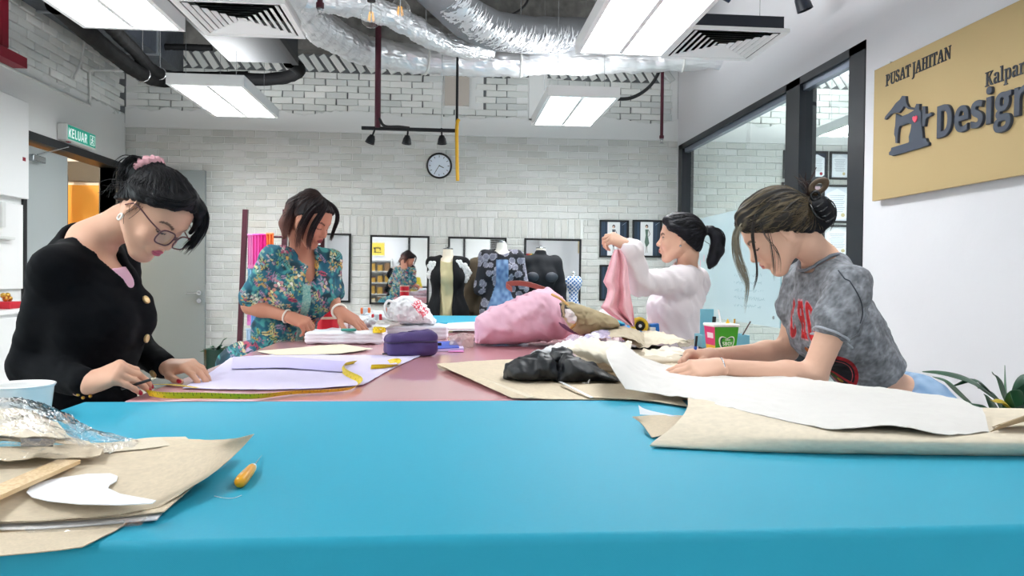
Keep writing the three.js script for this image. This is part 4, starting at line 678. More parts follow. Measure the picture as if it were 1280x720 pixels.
// ================================================================ woman in the black cardigan
{
  const J = {}; const S = (k, px, py, d) => (J[k] = atD(px, py, d));
  S('neck', 110, 299, 2.3); S('shR', 70, 338, 2.15); S('shL', 146, 328, 2.44); S('chest', 122, 392, 2.27); S('waist', 115, 455, 2.28); S('pelvis', 104, 520, 2.3);
  S('elR', 36, 458, 2.22); S('wrR', 110, 480, 2.06); S('elL', 170, 436, 2.52); S('wrL', 208, 459, 2.38);
  const face = V(0.91, 0, 0.42); standLegs(J, face, J.pelvis);
  const HC = atD(191.7, 267, 2.24), HM = headMatrix(HC, 27, 41, -13, 1.05);
  const woman = thing('person', 'person in black cardigan and glasses bending over lilac cloth with a pencil', 'person', V(J.pelvis.x, 0, J.pelvis.z));
  const skin = '#d3a48b', body = new Field();
  const A = torso(body, J, 0); arm(body, J, 'L'); arm(body, J, 'R'); legs(body, J);
  body.cone(J.neck, V(0, -0.07, -0.045).applyMatrix4(HM), 0.056, 0.049, 0.03).cone(V(0, -0.07, -0.045).applyMatrix4(HM), V(0, -0.02, -0.02).applyMatrix4(HM), 0.049, 0.05, 0.03);
  const pts = Object.values(J).filter((p) => p.isVector3 && p !== J.front), sk = lin(skin);
  const [lo, hi] = bounds([...pts.filter((p) => p.y > 0.1)], 0.17); lo.y = 0;
  const geos = [net(body, lo, hi, 0.011, () => sk), headGeo({ skin, lip: '#b8566a', neck: V(0, -0.1, -0.04) }).applyMatrix4(HM)];
  geos.push(placeHand({ side: -1, skin, nail: '#9c0c2c', curl: [[62, 55, 30], [58, 26, 14], [56, 20, 10], [50, 18, 10]], thumb: [[0.6, 0.7, -0.6], [0.1, 0.8, -0.7], [-0.1, 0.75, -0.6]], cell: 0.0025, size: 1.06 }, J.wrR, V(0.9, 0.36, 0.12), V(-0.2, 0.75, 0.62)));
  geos.push(placeHand({ side: 1, skin, nail: '#b0102f', curl: [[34, 24, 14], [32, 28, 14], [34, 30, 16], [36, 30, 18]], thumb: [[0.7, 0.7, -0.3], [0.4, 0.9, -0.25], [0.2, 0.95, -0.25]] }, J.wrL, V(0.86, 0.1, 0.36), V(0, 1, 0.22)));
  addPart(woman, 'body', mergeGeometries(geos), skinMat);
  // cardigan
  const black = lin('#0d1016'), cardi = new Field(); torso(cardi, J, 0.015, { bust: 0.042 }); arm(cardi, J, 'L', 0.013, 0.96); arm(cardi, J, 'R', 0.015, 0.97);
  const vBottom = cardi.march(165, 350, 1.2);
  cardi.cone(atD(97, 300, 2.33), atD(78, 336, 2.3), 0.05, 0.07, 0.05);
  cardi.cone(J.neck.clone().add(V(0.01, -0.004, 0.01)), V(0, -0.06, -0.05).applyMatrix4(HM), 0.062, 0.075, 0.02, true);
  cardi.cone(J.neck.clone().add(V(0.05, -0.01, 0.05)), vBottom, 0.05, 0.022, 0.012, true);
  cardi.post = (d, x, y, z) => Math.abs(d) > 0.06 ? d : d + 0.003 * noise3(x * 6 + y * 3, y * 15, z * 8) + 0.0018 * noise3(x * 14, y * 34 + x * 24, z * 14);
  { const [a, b] = bounds([J.neck, J.shL, J.shR, J.elL, J.elR, J.wrL, J.wrR, J.waist, J.pelvis], 0.16); a.y = J.pelvis.y - 0.1; addPart(woman, 'cardigan', net(cardi, a, b, 0.007), phys('#06080d', 0.95, { specularIntensity: 0.35, bumpMap: T.weave, bumpScale: 0.001 })); }
  const under = new Field(); torso(under, J, 0.008); under.post = (d, x, y, z) => Math.max(d, y - (vBottom.y + 0.055) - 0.5 * (x - vBottom.x), (vBottom.y - 0.12) - y); { const [a, b] = bounds([J.chest, J.neck, J.shL, J.shR], 0.12); addPart(woman, 'undershirt', net(under, a, b, 0.008), std('#e7b9cf', 0.8)); }
  const pants = new Field(); torso(pants, J, 0.008, { bust: 0.02 }); legs(pants, J, 0.014); pants.post = (d, x, y) => Math.max(d, y - J.pelvis.y + 0.02, 0.05 - y); addPart(woman, 'trousers', net(pants, lo, V(hi.x, J.pelvis.y + 0.05, hi.z), 0.014), std('#1a1d26', 0.85));
  for (const s of ['L', 'R']) addPart(woman, 'shoe', rbox(0.085, 0.06, 0.24, 0.028, 0, 0.031, 0.05, 4).rotateY(Math.atan2(face.x, face.z)).translate(J['an' + s].x, 0, J['an' + s].z), std('#22252b', 0.5));
  // buttons, found where the photograph shows them
  for (const [px, py] of [[182, 375], [182.5, 423], [192, 467]]) { const p = cardi.march(px, py, 1.2); if (!p) continue; const n = cardi.normal(p), b = lathe([[0.0005, 0.004], [0.008, 0.004], [0.0105, 0.006], [0.0125, 0.005], [0.013, 0.001], [0.011, -0.002], [0, -0.002]], 24); b.applyQuaternion(new THREE.Quaternion().setFromUnitVectors(V(0, 1, 0), n)).translate(p.x, p.y, p.z); addPart(woman, 'button', b, std('#d9b77e', 0.35, { metalness: 0.35 }), 'pale gold button'); }
  // hair
  const dark = lin('#09090c'), sheen = lin('#15161c'), K = V(0, 0.088, -0.098);
  const hair = hairField({ thick: 0.0125, knot: K, seed: 3, nape: true, bottom: -0.062, line: (x, y) => (y < 0.045 ? -0.028 + 1.55 * y : 0.042 + 1.2 * (y - 0.045)), locks: [
    [[[0.0, 0.085, -0.1], [0.002, 0.055, -0.135], [-0.005, 0.015, -0.14]], [0.03, 0.028, 0.014], 0.02],
    [[[0.01, 0.112, 0.04], [-0.02, 0.098, 0.07], [-0.05, 0.078, 0.07], [-0.072, 0.054, 0.035], [-0.079, 0.04, -0.005], [-0.076, 0.03, -0.04]], [0.006, 0.009, 0.011, 0.011, 0.01, 0.008], 0.025],
    [[[0.01, 0.112, 0.04], [0.035, 0.096, 0.078], [0.056, 0.062, 0.086], [0.066, 0.02, 0.08]], [0.006, 0.011, 0.01, 0.006], 0.02],
  ] });
  const hairGeo = net(hair, V(-0.12, -0.11, -0.19), V(0.12, 0.15, 0.14), 0.0032, (x, y, z) => mix(dark, sheen, 0.5 + 0.5 * noise3(x * 60, y * 18, z * 60)));
  const strandGeo = colour(join([combed(hair, K, 300, 41, 0.001, (x, y) => (y < 0.045 ? -0.028 + 1.55 * y : 0.042 + 1.2 * (y - 0.045))), tress([[0.01, 0.115, 0.035], [-0.022, 0.108, 0.08], [-0.055, 0.086, 0.084], [-0.08, 0.06, 0.042], [-0.088, 0.044, -0.005], [-0.078, 0.046, -0.06]], 90, [0.006, 0.011, 0.01], 0.0012, 42),
    tress([[0.012, 0.115, 0.035], [0.04, 0.1, 0.083], [0.06, 0.062, 0.1], [0.066, 0.015, 0.106], [0.058, -0.03, 0.112]], 90, [0.006, 0.011, 0.012], 0.0016, 43), tress([[0.0, 0.085, -0.11], [0.0, 0.065, -0.145], [-0.012, 0.02, -0.15], [-0.01, -0.02, -0.125]], 110, [0.014, 0.018, 0.016], 0.0013, 44), tress([[-0.02, 0.09, -0.1], [-0.045, 0.07, -0.135], [-0.05, 0.02, -0.13]], 30, [0.01, 0.014, 0.02], 0.0012, 45),
    wisps(16, 4, V(-0.02, 0.0, -0.1), V(-0.03, -0.05, -0.14), V(0, 0, -0.02)), wisps(8, 8, V(-0.07, 0.03, 0.01), V(-0.078, -0.03, 0.005), V(-0.008, 0, 0.008))]), tones('#07070a', '#15161c', 9, 100));
  const hm = addPart(woman, 'hair', hairGeo.applyMatrix4(HM), hairMat); mesh('hair_strands', strandGeo.applyMatrix4(HM).translate(-woman.position.x, 0, -woman.position.z), hairMat, hm);
  // scrunchie
  { const g = new THREE.TorusGeometry(0.025, 0.0145, 12, 40), p = g.attributes.position; for (let i = 0; i < p.count; i++) { const a = Math.atan2(p.getY(i), p.getX(i)), w = 1 + 0.1 * Math.sin(a * 17); p.setXYZ(i, p.getX(i) * w, p.getY(i) * w, p.getZ(i) * (1 + 0.25 * Math.sin(a * 11))); } g.computeVertexNormals(); g.applyQuaternion(new THREE.Quaternion().setFromUnitVectors(V(0, 0, 1), V(0, 0.45, -0.9).normalize())).translate(-0.004, 0.083, -0.112).applyMatrix4(HM); addPart(woman, 'scrunchie', g, std('#e5aeb8', 0.8), 'pale pink scrunchie'); }
  // glasses
  const gl = new THREE.Group(); gl.name = 'eyeglasses'; woman.add(gl); const loc = (g) => g.applyMatrix4(HM).translate(-woman.position.x, 0, -woman.position.z);
  const tort = std('#5a3238', 0.3), rim = (s) => { const q = []; for (let i = 0; i < 40; i++) { const a = i / 40 * Math.PI * 2, c = Math.cos(a), d = Math.sin(a), w = 0.0265 * Math.sign(c) * Math.abs(c) ** 0.6, h = 0.0215 * Math.sign(d) * Math.abs(d) ** 0.65; q.push(V(s * 0.033 + w, -0.008 + h, 0.109 - Math.abs(s * 0.033 + w) * 0.12)); } return q; };
  for (const s of [-1, 1]) { mesh('rim', loc(tube(rim(s), 0.0022, 60, 8, true)), tort, gl); const sh = new THREE.Shape(rim(s).map((v) => new THREE.Vector2(v.x, v.y))); mesh('lens', loc(new THREE.ShapeGeometry(sh).translate(0, 0, 0.1045)), M.glass, gl); mesh('temple', loc(tube([V(s * 0.0585, 0.004, 0.101), V(s * 0.07, 0.006, 0.07), V(s * 0.08, 0.008, 0.0), V(s * 0.08, -0.012, -0.02)], 0.002, 24, 8)), tort, gl); }
  mesh('bridge', loc(tube([V(-0.0075, -0.004, 0.108), V(0, 0, 0.111), V(0.0075, -0.004, 0.108)], 0.0022, 10, 8)), tort, gl);
  addPart(woman, 'earring', new THREE.TorusGeometry(0.0085, 0.0028, 8, 24).rotateY(1.2).translate(-0.083, -0.043, -0.004).applyMatrix4(HM), std('#f1ece4', 0.25), 'white hoop earring');
  // wrists: gold charm bracelet and black bead bracelet
  const ring = (c, dir, r, t, n = 30) => new THREE.TorusGeometry(r, t, 8, n).applyQuaternion(new THREE.Quaternion().setFromUnitVectors(V(0, 0, 1), dir.clone().normalize())).translate(c.x, c.y, c.z);
  const wr = J.wrR.clone().lerp(J.elR, 0.02), gd = std('#cfa24a', 0.3, { metalness: 0.9 }), br = addPart(woman, 'bracelet', ring(wr, V(0.9, 0.1, -0.25), 0.0285, 0.0016), gd, 'thin gold charm bracelet');
  for (const [dx, dy] of [[0.0, -0.034], [0.018, -0.03], [-0.012, -0.026]]) mesh('charm', new THREE.SphereGeometry(0.0045, 10, 8).translate(wr.x + dx - woman.position.x, wr.y + dy, wr.z + 0.02 - woman.position.z), gd, br);
  const wl = J.wrL.clone().lerp(J.elL, 0.12), beads = []; { const dir = J.wrL.clone().sub(J.elL).normalize(), q = new THREE.Quaternion().setFromUnitVectors(V(0, 0, 1), dir); for (let i = 0; i < 22; i++) { const a = i / 22 * Math.PI * 2, p = V(Math.cos(a) * 0.034, Math.sin(a) * 0.034, 0).applyQuaternion(q).add(wl); beads.push(new THREE.SphereGeometry(0.0052, 8, 6).translate(p.x, p.y, p.z)); } }
  addPart(woman, 'bead_bracelet', join(beads), phys('#15161a', 0.15), 'shiny black bead bracelet');
  // the pencil between her fingers
  const pa = atD(190, 474, 2.03), pb = atD(152, 486, 2.07), pen = thing('pencil', 'short dark pencil held by the person in the black cardigan', 'pencil', pa); mesh('shaft', bar(V(0, 0, 0), pb.clone().sub(pa), 0.0038, 6), M.black, pen); mesh('point', bar(V(0, 0, 0), pa.clone().sub(pb).normalize().multiplyScalar(0.014), 0.0038, 8, 0.0006), std('#e8d9c0', 0.7), pen);
}

// ================================================================ woman in the grey printed T-shirt, leaning on the table
{
  const J = {}; const S = (k, px, py, d) => (J[k] = atD(px, py, d));
  S('neck', 1026, 322, 2.37); S('shL', 1062, 358, 2.22); S('shR', 1004, 352, 2.51); S('chest', 1046, 404, 2.38); S('waist', 1082, 457, 2.38); S('pelvis', 1142, 517, 2.38);
  S('elL', 1016, 471, 2.19); S('wrL', 902, 459, 2.2); S('elR', 984, 438, 2.56); S('wrR', 890, 444, 2.5);
  const face = V(-1, 0, 0); standLegs(J, face, J.pelvis);
  const HC = atD(972, 289, 2.34), HM = headMatrix(HC, -19, 35, -8, 1.07, -1);
  const p = thing('person', 'person in faded grey printed T-shirt leaning on white cloth with a pen', 'person', V(J.pelvis.x, 0, J.pelvis.z));
  const skin = '#dfb39b', sk = lin(skin), body = new Field(); const A = torso(body, J, 0, { waist: 0.95 }); arm(body, J, 'L', 0, 1, 1.06); arm(body, J, 'R'); legs(body, J);
  body.cone(J.neck, V(0, -0.07, -0.045).applyMatrix4(HM), 0.054, 0.048, 0.03).cone(V(0, -0.07, -0.045).applyMatrix4(HM), V(0, -0.02, -0.02).applyMatrix4(HM), 0.048, 0.049, 0.03);
  const [lo, hi] = bodyBounds(J), geos = [net(body, lo, hi, 0.01, () => sk), headGeo({ skin, lip: '#c97f7a', neck: V(0, -0.1, -0.04) }).applyMatrix4(HM)];
  geos.push(placeHand({ side: 1, skin, curl: [[14, 10, 6], [12, 10, 6], [14, 12, 6], [18, 14, 8]], spread: [0.02, 0.0, -0.02, -0.05], cell: 0.0026, size: 1.03, thumb: [[0.55, 0.75, -0.35], [0.25, 0.95, -0.2], [0.1, 0.98, -0.15]] }, J.wrL, V(-1, -0.1, 0.02), V(0.1, 0.8, 0.55)));
  geos.push(placeHand({ side: -1, skin, curl: [[42, 62, 35], [50, 65, 40], [55, 70, 40], [58, 70, 40]], thumb: [[0.5, 0.75, -0.5], [0.0, 0.8, -0.5], [-0.3, 0.9, -0.3]] }, J.wrR, V(-1, 0.06, 0.06), V(0.05, 0.9, -0.2)));
  addPart(p, 'body', mergeGeometries(geos), skinMat);
  // T-shirt
  const tee = new Field(), up = A.up, lat = A.lat, front = A.front; torso(tee, J, 0.016, { waist: 1.0, bust: 0.05, noPelvis: true }); arm(tee, J, 'L', 0.013, 0.185, 1.0, 0.02); arm(tee, J, 'R', 0.013, 0.185, 1.0, 0.02);
  const axis = J.waist.clone().sub(J.chest).normalize(), hemAt = J.waist.clone().addScaledVector(axis, 0.045);
  tee.cone(J.neck.clone().addScaledVector(axis, -0.004), V(0, -0.07, -0.035).applyMatrix4(HM), 0.066, 0.075, 0.008, true);
  tee.post = (d, x, y, z) => { if (d > 0.06 || d < -0.09) return d; const cut = (x - hemAt.x) * axis.x + (y - hemAt.y) * axis.y + (z - hemAt.z) * axis.z; return Math.max(d + 0.004 * noise3(x * 9, y * 13 + x * 9, z * 9) + 0.0022 * noise3(x * 26, y * 26, z * 22), cut); };
  { const [a, b] = bounds([J.neck, J.shL, J.shR, J.chest, J.waist, J.elL.clone().lerp(J.shL, 0.4), J.elR.clone().lerp(J.shR, 0.4)], 0.16);
    const flat = new Field(); torso(flat, J, 0.016, { bust: 0.05, noPelvis: true });
    const arcOf = (v, n, back) => { const w = v.clone().sub(J.chest), h = w.dot(up), ang = Math.atan2(w.dot(lat), (back ? -1 : 1) * w.dot(front)); return [ang * 0.15, h]; };
    let g = mergeVertices(net(tee, a, b, 0.0055)); g.computeVertexNormals(); g = g.toNonIndexed();
    const q = g.attributes.position, uv = new Float32Array(q.count * 2), v = V(0, 0, 0), m = V(0, 0, 0), U = (s, back) => (back ? 0.75 : 0.25) + s * 0.5 / 0.56, W = (h) => 0.5 + h / 0.56;
    for (let i = 0; i < q.count; i += 3) { m.set(0, 0, 0); for (let k = 0; k < 3; k++) m.add(v.fromBufferAttribute(q, i + k)); m.multiplyScalar(1 / 3).sub(J.chest); const back = m.dot(front) < 0; for (let k = 0; k < 3; k++) { const [s, h] = arcOf(v.fromBufferAttribute(q, i + k), null, back); uv[(i + k) * 2] = U(s, back); uv[(i + k) * 2 + 1] = W(h); } }
    g.setAttribute('uv', new THREE.BufferAttribute(uv, 2));
    colour(g, (x, y, z) => { const k = clamp(0.74 + 0.13 * noise3(x * 16, y * 16, z * 16) + 0.13 * noise3(x * 42, y * 42, z * 42) + 0.1 * noise3(x * 95, y * 95, z * 95), 0.42, 1), t = k * k; return [t * 0.97, t * 0.985, t]; }); // acid wash
    const wash = canvasTex(2048, 1024, (c, w, h) => {
      c.fillStyle = '#a9acb3'; c.fillRect(0, 0, w, h);
      const spot = (px, py) => { const t = flat.march(px, py, 1.4), [s, hh] = arcOf(t, null, false); return [w * U(s, false), h * (1 - W(hh))]; }; // where the print sits on the cloth
      c.textAlign = 'center'; c.textBaseline = 'middle'; c.font = 'bold 245px serif'; c.lineJoin = 'miter'; c.lineWidth = 26; c.strokeStyle = '#f7b3bd'; c.fillStyle = '#ff3a40';
      for (const [t, px, py] of [['C', 991, 399], ['H', 1002, 401], ['O', 1014, 403]]) { c.save(); c.translate(...spot(px, py)); c.scale(0.46, 1); c.lineWidth = 44; c.strokeStyle = '#f7b3bd'; c.strokeText(t, 0, 0); c.lineWidth = 24; c.strokeStyle = '#ff3a40'; c.strokeText(t, 0, 0); c.fillText(t, 0, 0); c.restore(); }
      const [ex, ey] = spot(1046, 462); c.fillStyle = '#1d222b'; c.beginPath(); c.ellipse(ex - 30, ey, 150, 150, 0, 0, 7); c.fill(); c.lineWidth = 22; c.strokeStyle = '#d62a35'; c.stroke(); c.lineWidth = 6; c.strokeStyle = '#f26a70'; c.beginPath(); c.ellipse(ex - 30, ey, 124, 124, 0, 0, 7); c.stroke();
      c.lineWidth = 26; c.strokeStyle = '#d62a35'; c.beginPath(); c.moveTo(ex - 140, ey - 20); c.lineTo(ex + 40, ey + 120); c.stroke(); for (const [dx, dy, rx, ry, col] of [[-120, -150, 40, 30, '#e8792f'], [-70, -170, 30, 24, '#39404c'], [-90, 60, 40, 26, '#4f6a3a'], [-60, 90, 26, 16, '#d9b13c'], [-130, 20, 20, 30, '#e8c98a']]) { c.fillStyle = col; c.beginPath(); c.ellipse(ex + dx, ey + dy, rx, ry, 0.5, 0, 7); c.fill(); }
    });
    const teeM = addPart(p, 'tshirt', g, std('#ffffff', 0.92, { map: wash, vertexColors: true }), 'faded grey T-shirt with red lettering'); teeM.userData.kind = undefined; delete teeM.userData.kind;
    { const dir = HC.clone().sub(J.neck).normalize(), ax = V(0, 0, 1).addScaledVector(dir, -dir.z).normalize(), ay = dir.clone().cross(ax), rib = []; for (let i = 0; i < 40; i++) { const a = i / 40 * Math.PI * 2, o = ax.clone().multiplyScalar(Math.cos(a)).addScaledVector(ay, Math.sin(a)), q0 = J.neck.clone().addScaledVector(o, 0.069); let best = null; for (let k = -0.12; k < 0.12; k += 0.003) { const t = q0.clone().addScaledVector(dir, k); if (flat.at(t.x, t.y, t.z) < 0) best = t; } if (best) rib.push(best); } if (rib.length > 20) mesh('neck_rib', tube(rib, 0.0055, 90, 8, true).translate(-p.position.x, 0, -p.position.z), std('#7c818b', 0.92), teeM); }
    const sl = []; for (let i = 0; i < 26; i++) { const y = lerp(338, 404, i / 25), x = i < 5 ? lerp(1048, 1056, i / 4) : lerp(1056, 1072, Math.sin((i - 5) / 20 * 2.2) / 1) + 6; const t = tee.march(x, y, 1.4); if (t) sl.push(t.addScaledVector(tee.normal(t), 0.0008)); } { const sv = J.elL.clone().sub(J.shL).normalize(), c0 = J.shL.clone().addScaledVector(sv, J.shL.distanceTo(J.elL) * 0.37 + 0.05), u0 = V(0, 0, 1).addScaledVector(sv, -sv.z).normalize(), u1 = sv.clone().cross(u0), hem = []; for (let i = 0; i < 36; i++) { const a = i / 36 * Math.PI * 2, o = u0.clone().multiplyScalar(Math.cos(a)).addScaledVector(u1, Math.sin(a)); let R = 0; for (let k = 0.02; k < 0.12; k += 0.002) { const t = c0.clone().addScaledVector(o, k); if (tee.at(t.x, t.y, t.z) < 0) R = k; } if (R) hem.push(c0.clone().addScaledVector(o, R)); } if (hem.length > 20) mesh('sleeve_hem', tube(hem, 0.0042, 70, 8, true).translate(-p.position.x, 0, -p.position.z), std('#aab0ba', 0.92), teeM); }
    if (sl.length > 4) mesh('shoulder_seam', tube(sl, 0.0018, 60, 6).translate(-p.position.x, 0, -p.position.z), std('#3a4049', 0.9), teeM);
  }
  // jeans
  const jn = new Field(); torso(jn, J, 0.012, { bust: 0.02, waist: 0.9 }); legs(jn, J, 0.022); const wb = J.waist.clone().lerp(J.pelvis, 0.52), jax = J.pelvis.clone().sub(J.waist).normalize();
  jn.post = (d, x, y, z) => Math.max(d + 0.003 * noise3(x * 14, y * 20, z * 14), -((x - wb.x) * jax.x + (y - wb.y) * jax.y + (z - wb.z) * jax.z), 0.04 - y);
  const d1 = lin('#6f93bd'), d2 = lin('#a4c1de'); const jm = addPart(p, 'jeans', net(jn, lo, V(hi.x, J.waist.y + 0.1, hi.z), 0.01, (x, y, z) => mix(d1, d2, 0.5 + 0.5 * noise3(x * 18, y * 18, z * 18))), clothMat, 'pale blue jeans');
  { const c = wb.clone().addScaledVector(jax, 0.06); for (const s of [0.1, -0.02]) { const q = jn.march(s > 0 ? 1148 : 1136, s > 0 ? 498 : 488, 1.4); if (q) mesh('belt_loop', rbox(0.012, 0.05, 0.006, 0.002).applyQuaternion(new THREE.Quaternion().setFromUnitVectors(V(0, 1, 0), jax)).translate(q.x - p.position.x, q.y, q.z + 0.003 - p.position.z), std('#7fa3cb', 0.85), jm); } }
  shoes(p, J, face, '#e8e8e8');
  // hair: swept back into a clipped knot, ash streaks over dark brown
  const dk = lin('#24211f'), ash = lin('#8a7a5e'), blk = lin('#15161b'), K = V(0, 0.015, -0.118);
  const hp = (x, y, z) => { const a = Math.atan2(x, y - 0.03), s = 0.5 + 0.5 * Math.sin(a * 22 + 5 * noise3(x * 8, y * 8, z * 6)), t = 0.5 + 0.5 * noise3(a * 5, z * 4, 2); if (y + 0.25 * z < 0.0 || z < -0.11) return blk; return mix(dk, ash, 0.5 * smooth(s * 0.5 + t * 0.7, 0.6, 1.1)); };
  const hair = hairField({ thick: 0.015, knot: K, seed: 8, nape: true, bottom: -0.055, line: (x, y) => (y < 0.05 ? -0.004 + 1.25 * y : 0.0585 + 1.3 * (y - 0.05)), locks: [
    [[[0, 0.02, -0.1], [0.01, -0.01, -0.132], [0.012, -0.04, -0.128], [0.015, -0.062, -0.1]], [0.03, 0.03, 0.027, 0.014], 0.02],
    [[[0, 0.115, 0.03], [0.035, 0.102, 0.066], [0.058, 0.07, 0.07], [0.074, 0.045, 0.03], [0.08, 0.03, -0.03]], [0.008, 0.011, 0.012, 0.012, 0.01], 0.025],
  ] });
  const hm = addPart(p, 'hair', net(hair, V(-0.12, -0.11, -0.19), V(0.12, 0.15, 0.13), 0.003, hp).applyMatrix4(HM), hairMat);
  { const loopM = std('#46331f', 0.5), L = (g) => g.applyMatrix4(HM).translate(-p.position.x, 0, -p.position.z);
    mesh('hair_loop', L(new THREE.TorusGeometry(0.015, 0.0075, 10, 30).scale(1, 1.5, 1).rotateY(1.45).rotateX(-1.5).translate(0.012, 0.045, -0.165)), loopM, hm);
    const q = rng(3), sp = []; for (let i = 0; i < 14; i++) sp.push([V(rr(-0.01, 0.01, q), 0.03, -0.125), V(rr(-0.02, 0.02, q), 0.065, -0.145 + rr(-0.02, 0.02, q)), V(rr(-0.03, 0.03, q), 0.09 + rr(-0.01, 0.02, q), -0.15 + rr(-0.04, 0.05, q))]); mesh('loose_hair', L(strands(sp, 0.0012, 4, 10)), std('#3a2b28', 0.6), hm);
    const cl = []; for (const s of [-1, 1]) cl.push(tube([V(s * 0.01, 0.07, -0.118), V(s * 0.05, 0.06, -0.11), V(s * 0.066, 0.03, -0.105), V(s * 0.055, 0.0, -0.118)], 0.004, 20, 8)); for (let i = 0; i < 4; i++) cl.push(tube([V(0.045, 0.06 - i * 0.017, -0.112), V(0.068, 0.05 - i * 0.017, -0.12), V(0.05, 0.05 - i * 0.018, -0.145)], 0.0028, 12, 6)); cl.push(new THREE.TorusGeometry(0.012, 0.004, 8, 20).rotateY(1.5).translate(0.03, 0.075, -0.14));
    addPart(p, 'hair_clip', join(cl).translate(0, -0.045, 0).applyMatrix4(HM), phys('#101216', 0.15), 'glossy black claw clip');
    const inW = (l) => l.map(([x, y, z]) => atD(x, y, z)); // face-framing locks fall straight down
    const fall = [[[[938, 276, 2.31], [925, 284, 2.3], [922, 315, 2.3], [934, 350, 2.3], [930, 392, 2.3]], 30, [0.005, 0.01, 0.004], 0], [[[936, 274, 2.33], [921, 286, 2.33], [918, 312, 2.33], [926, 340, 2.33], [936, 362, 2.33]], 34, [0.006, 0.013, 0.008], 0], [[[945, 270, 2.28], [940, 290, 2.27], [944, 318, 2.27], [946, 345, 2.27], [940, 366, 2.27]], 26, [0.008, 0.004, 0.003], 1], [[[958, 284, 2.27], [963, 300, 2.25], [967, 325, 2.24], [968, 350, 2.24]], 8, [0.006, 0.006, 0.006], 1], [[[950, 280, 2.26], [957, 296, 2.25], [972, 316, 2.24], [974, 345, 2.24]], 7, [0.004, 0.004, 0.006], 1]];
    const a1 = [], a2 = []; fall.forEach(([g, n, sp, k], i) => (k ? a2 : a1).push(tress(inW(g), n, sp, 0.0006, 60 + i, 18)));
    mesh('hair_strands', join(a1).translate(-p.position.x, 0, -p.position.z), std('#857c68', 0.5), hm); mesh('hair_strands', join(a2).translate(-p.position.x, 0, -p.position.z), std('#2c2422', 0.5), hm);
    mesh('hair_strands', L(colour(combed(hair, K, 320, 51, 0.001, (x, y) => (y < 0.05 ? -0.004 + 1.25 * y : 0.0585 + 1.3 * (y - 0.05))), tones('#151312', '#6f614b', 21, 55))), hairMat, hm); mesh('hair_strands', L(tress([[0, 0.02, -0.115], [0.01, 0.0, -0.15], [0.02, -0.04, -0.145], [0.02, -0.075, -0.105]], 60, [0.018, 0.022, 0.014], 0.0012, 53)), std('#141418', 0.5), hm); }
  const br = addPart(p, 'bracelet', ringAt(atD(902, 459, 2.2), V(1, 0.1, 0), 0.0275, 0.0022), M.steel, 'slim silver bangle with bead'); mesh('bead', new THREE.SphereGeometry(0.006, 12, 8).translate(J.wrL.x - p.position.x, J.wrL.y - 0.024, J.wrL.z + 0.014 - p.position.z), M.blackMetal, br);
  const pa = atD(871, 420, 2.47), pb = atD(868, 446, 2.47), pen = thing('pen', 'black pen with blue band held by the person in the grey T-shirt', 'pen', pb); mesh('barrel', bar(V(0, 0, 0), pa.clone().sub(pb), 0.0042, 10), M.black, pen); mesh('band', bar(pa.clone().sub(pb).multiplyScalar(0.3), pa.clone().sub(pb).multiplyScalar(0.5), 0.0052, 12), std('#2a5cc0', 0.4), pen);
}
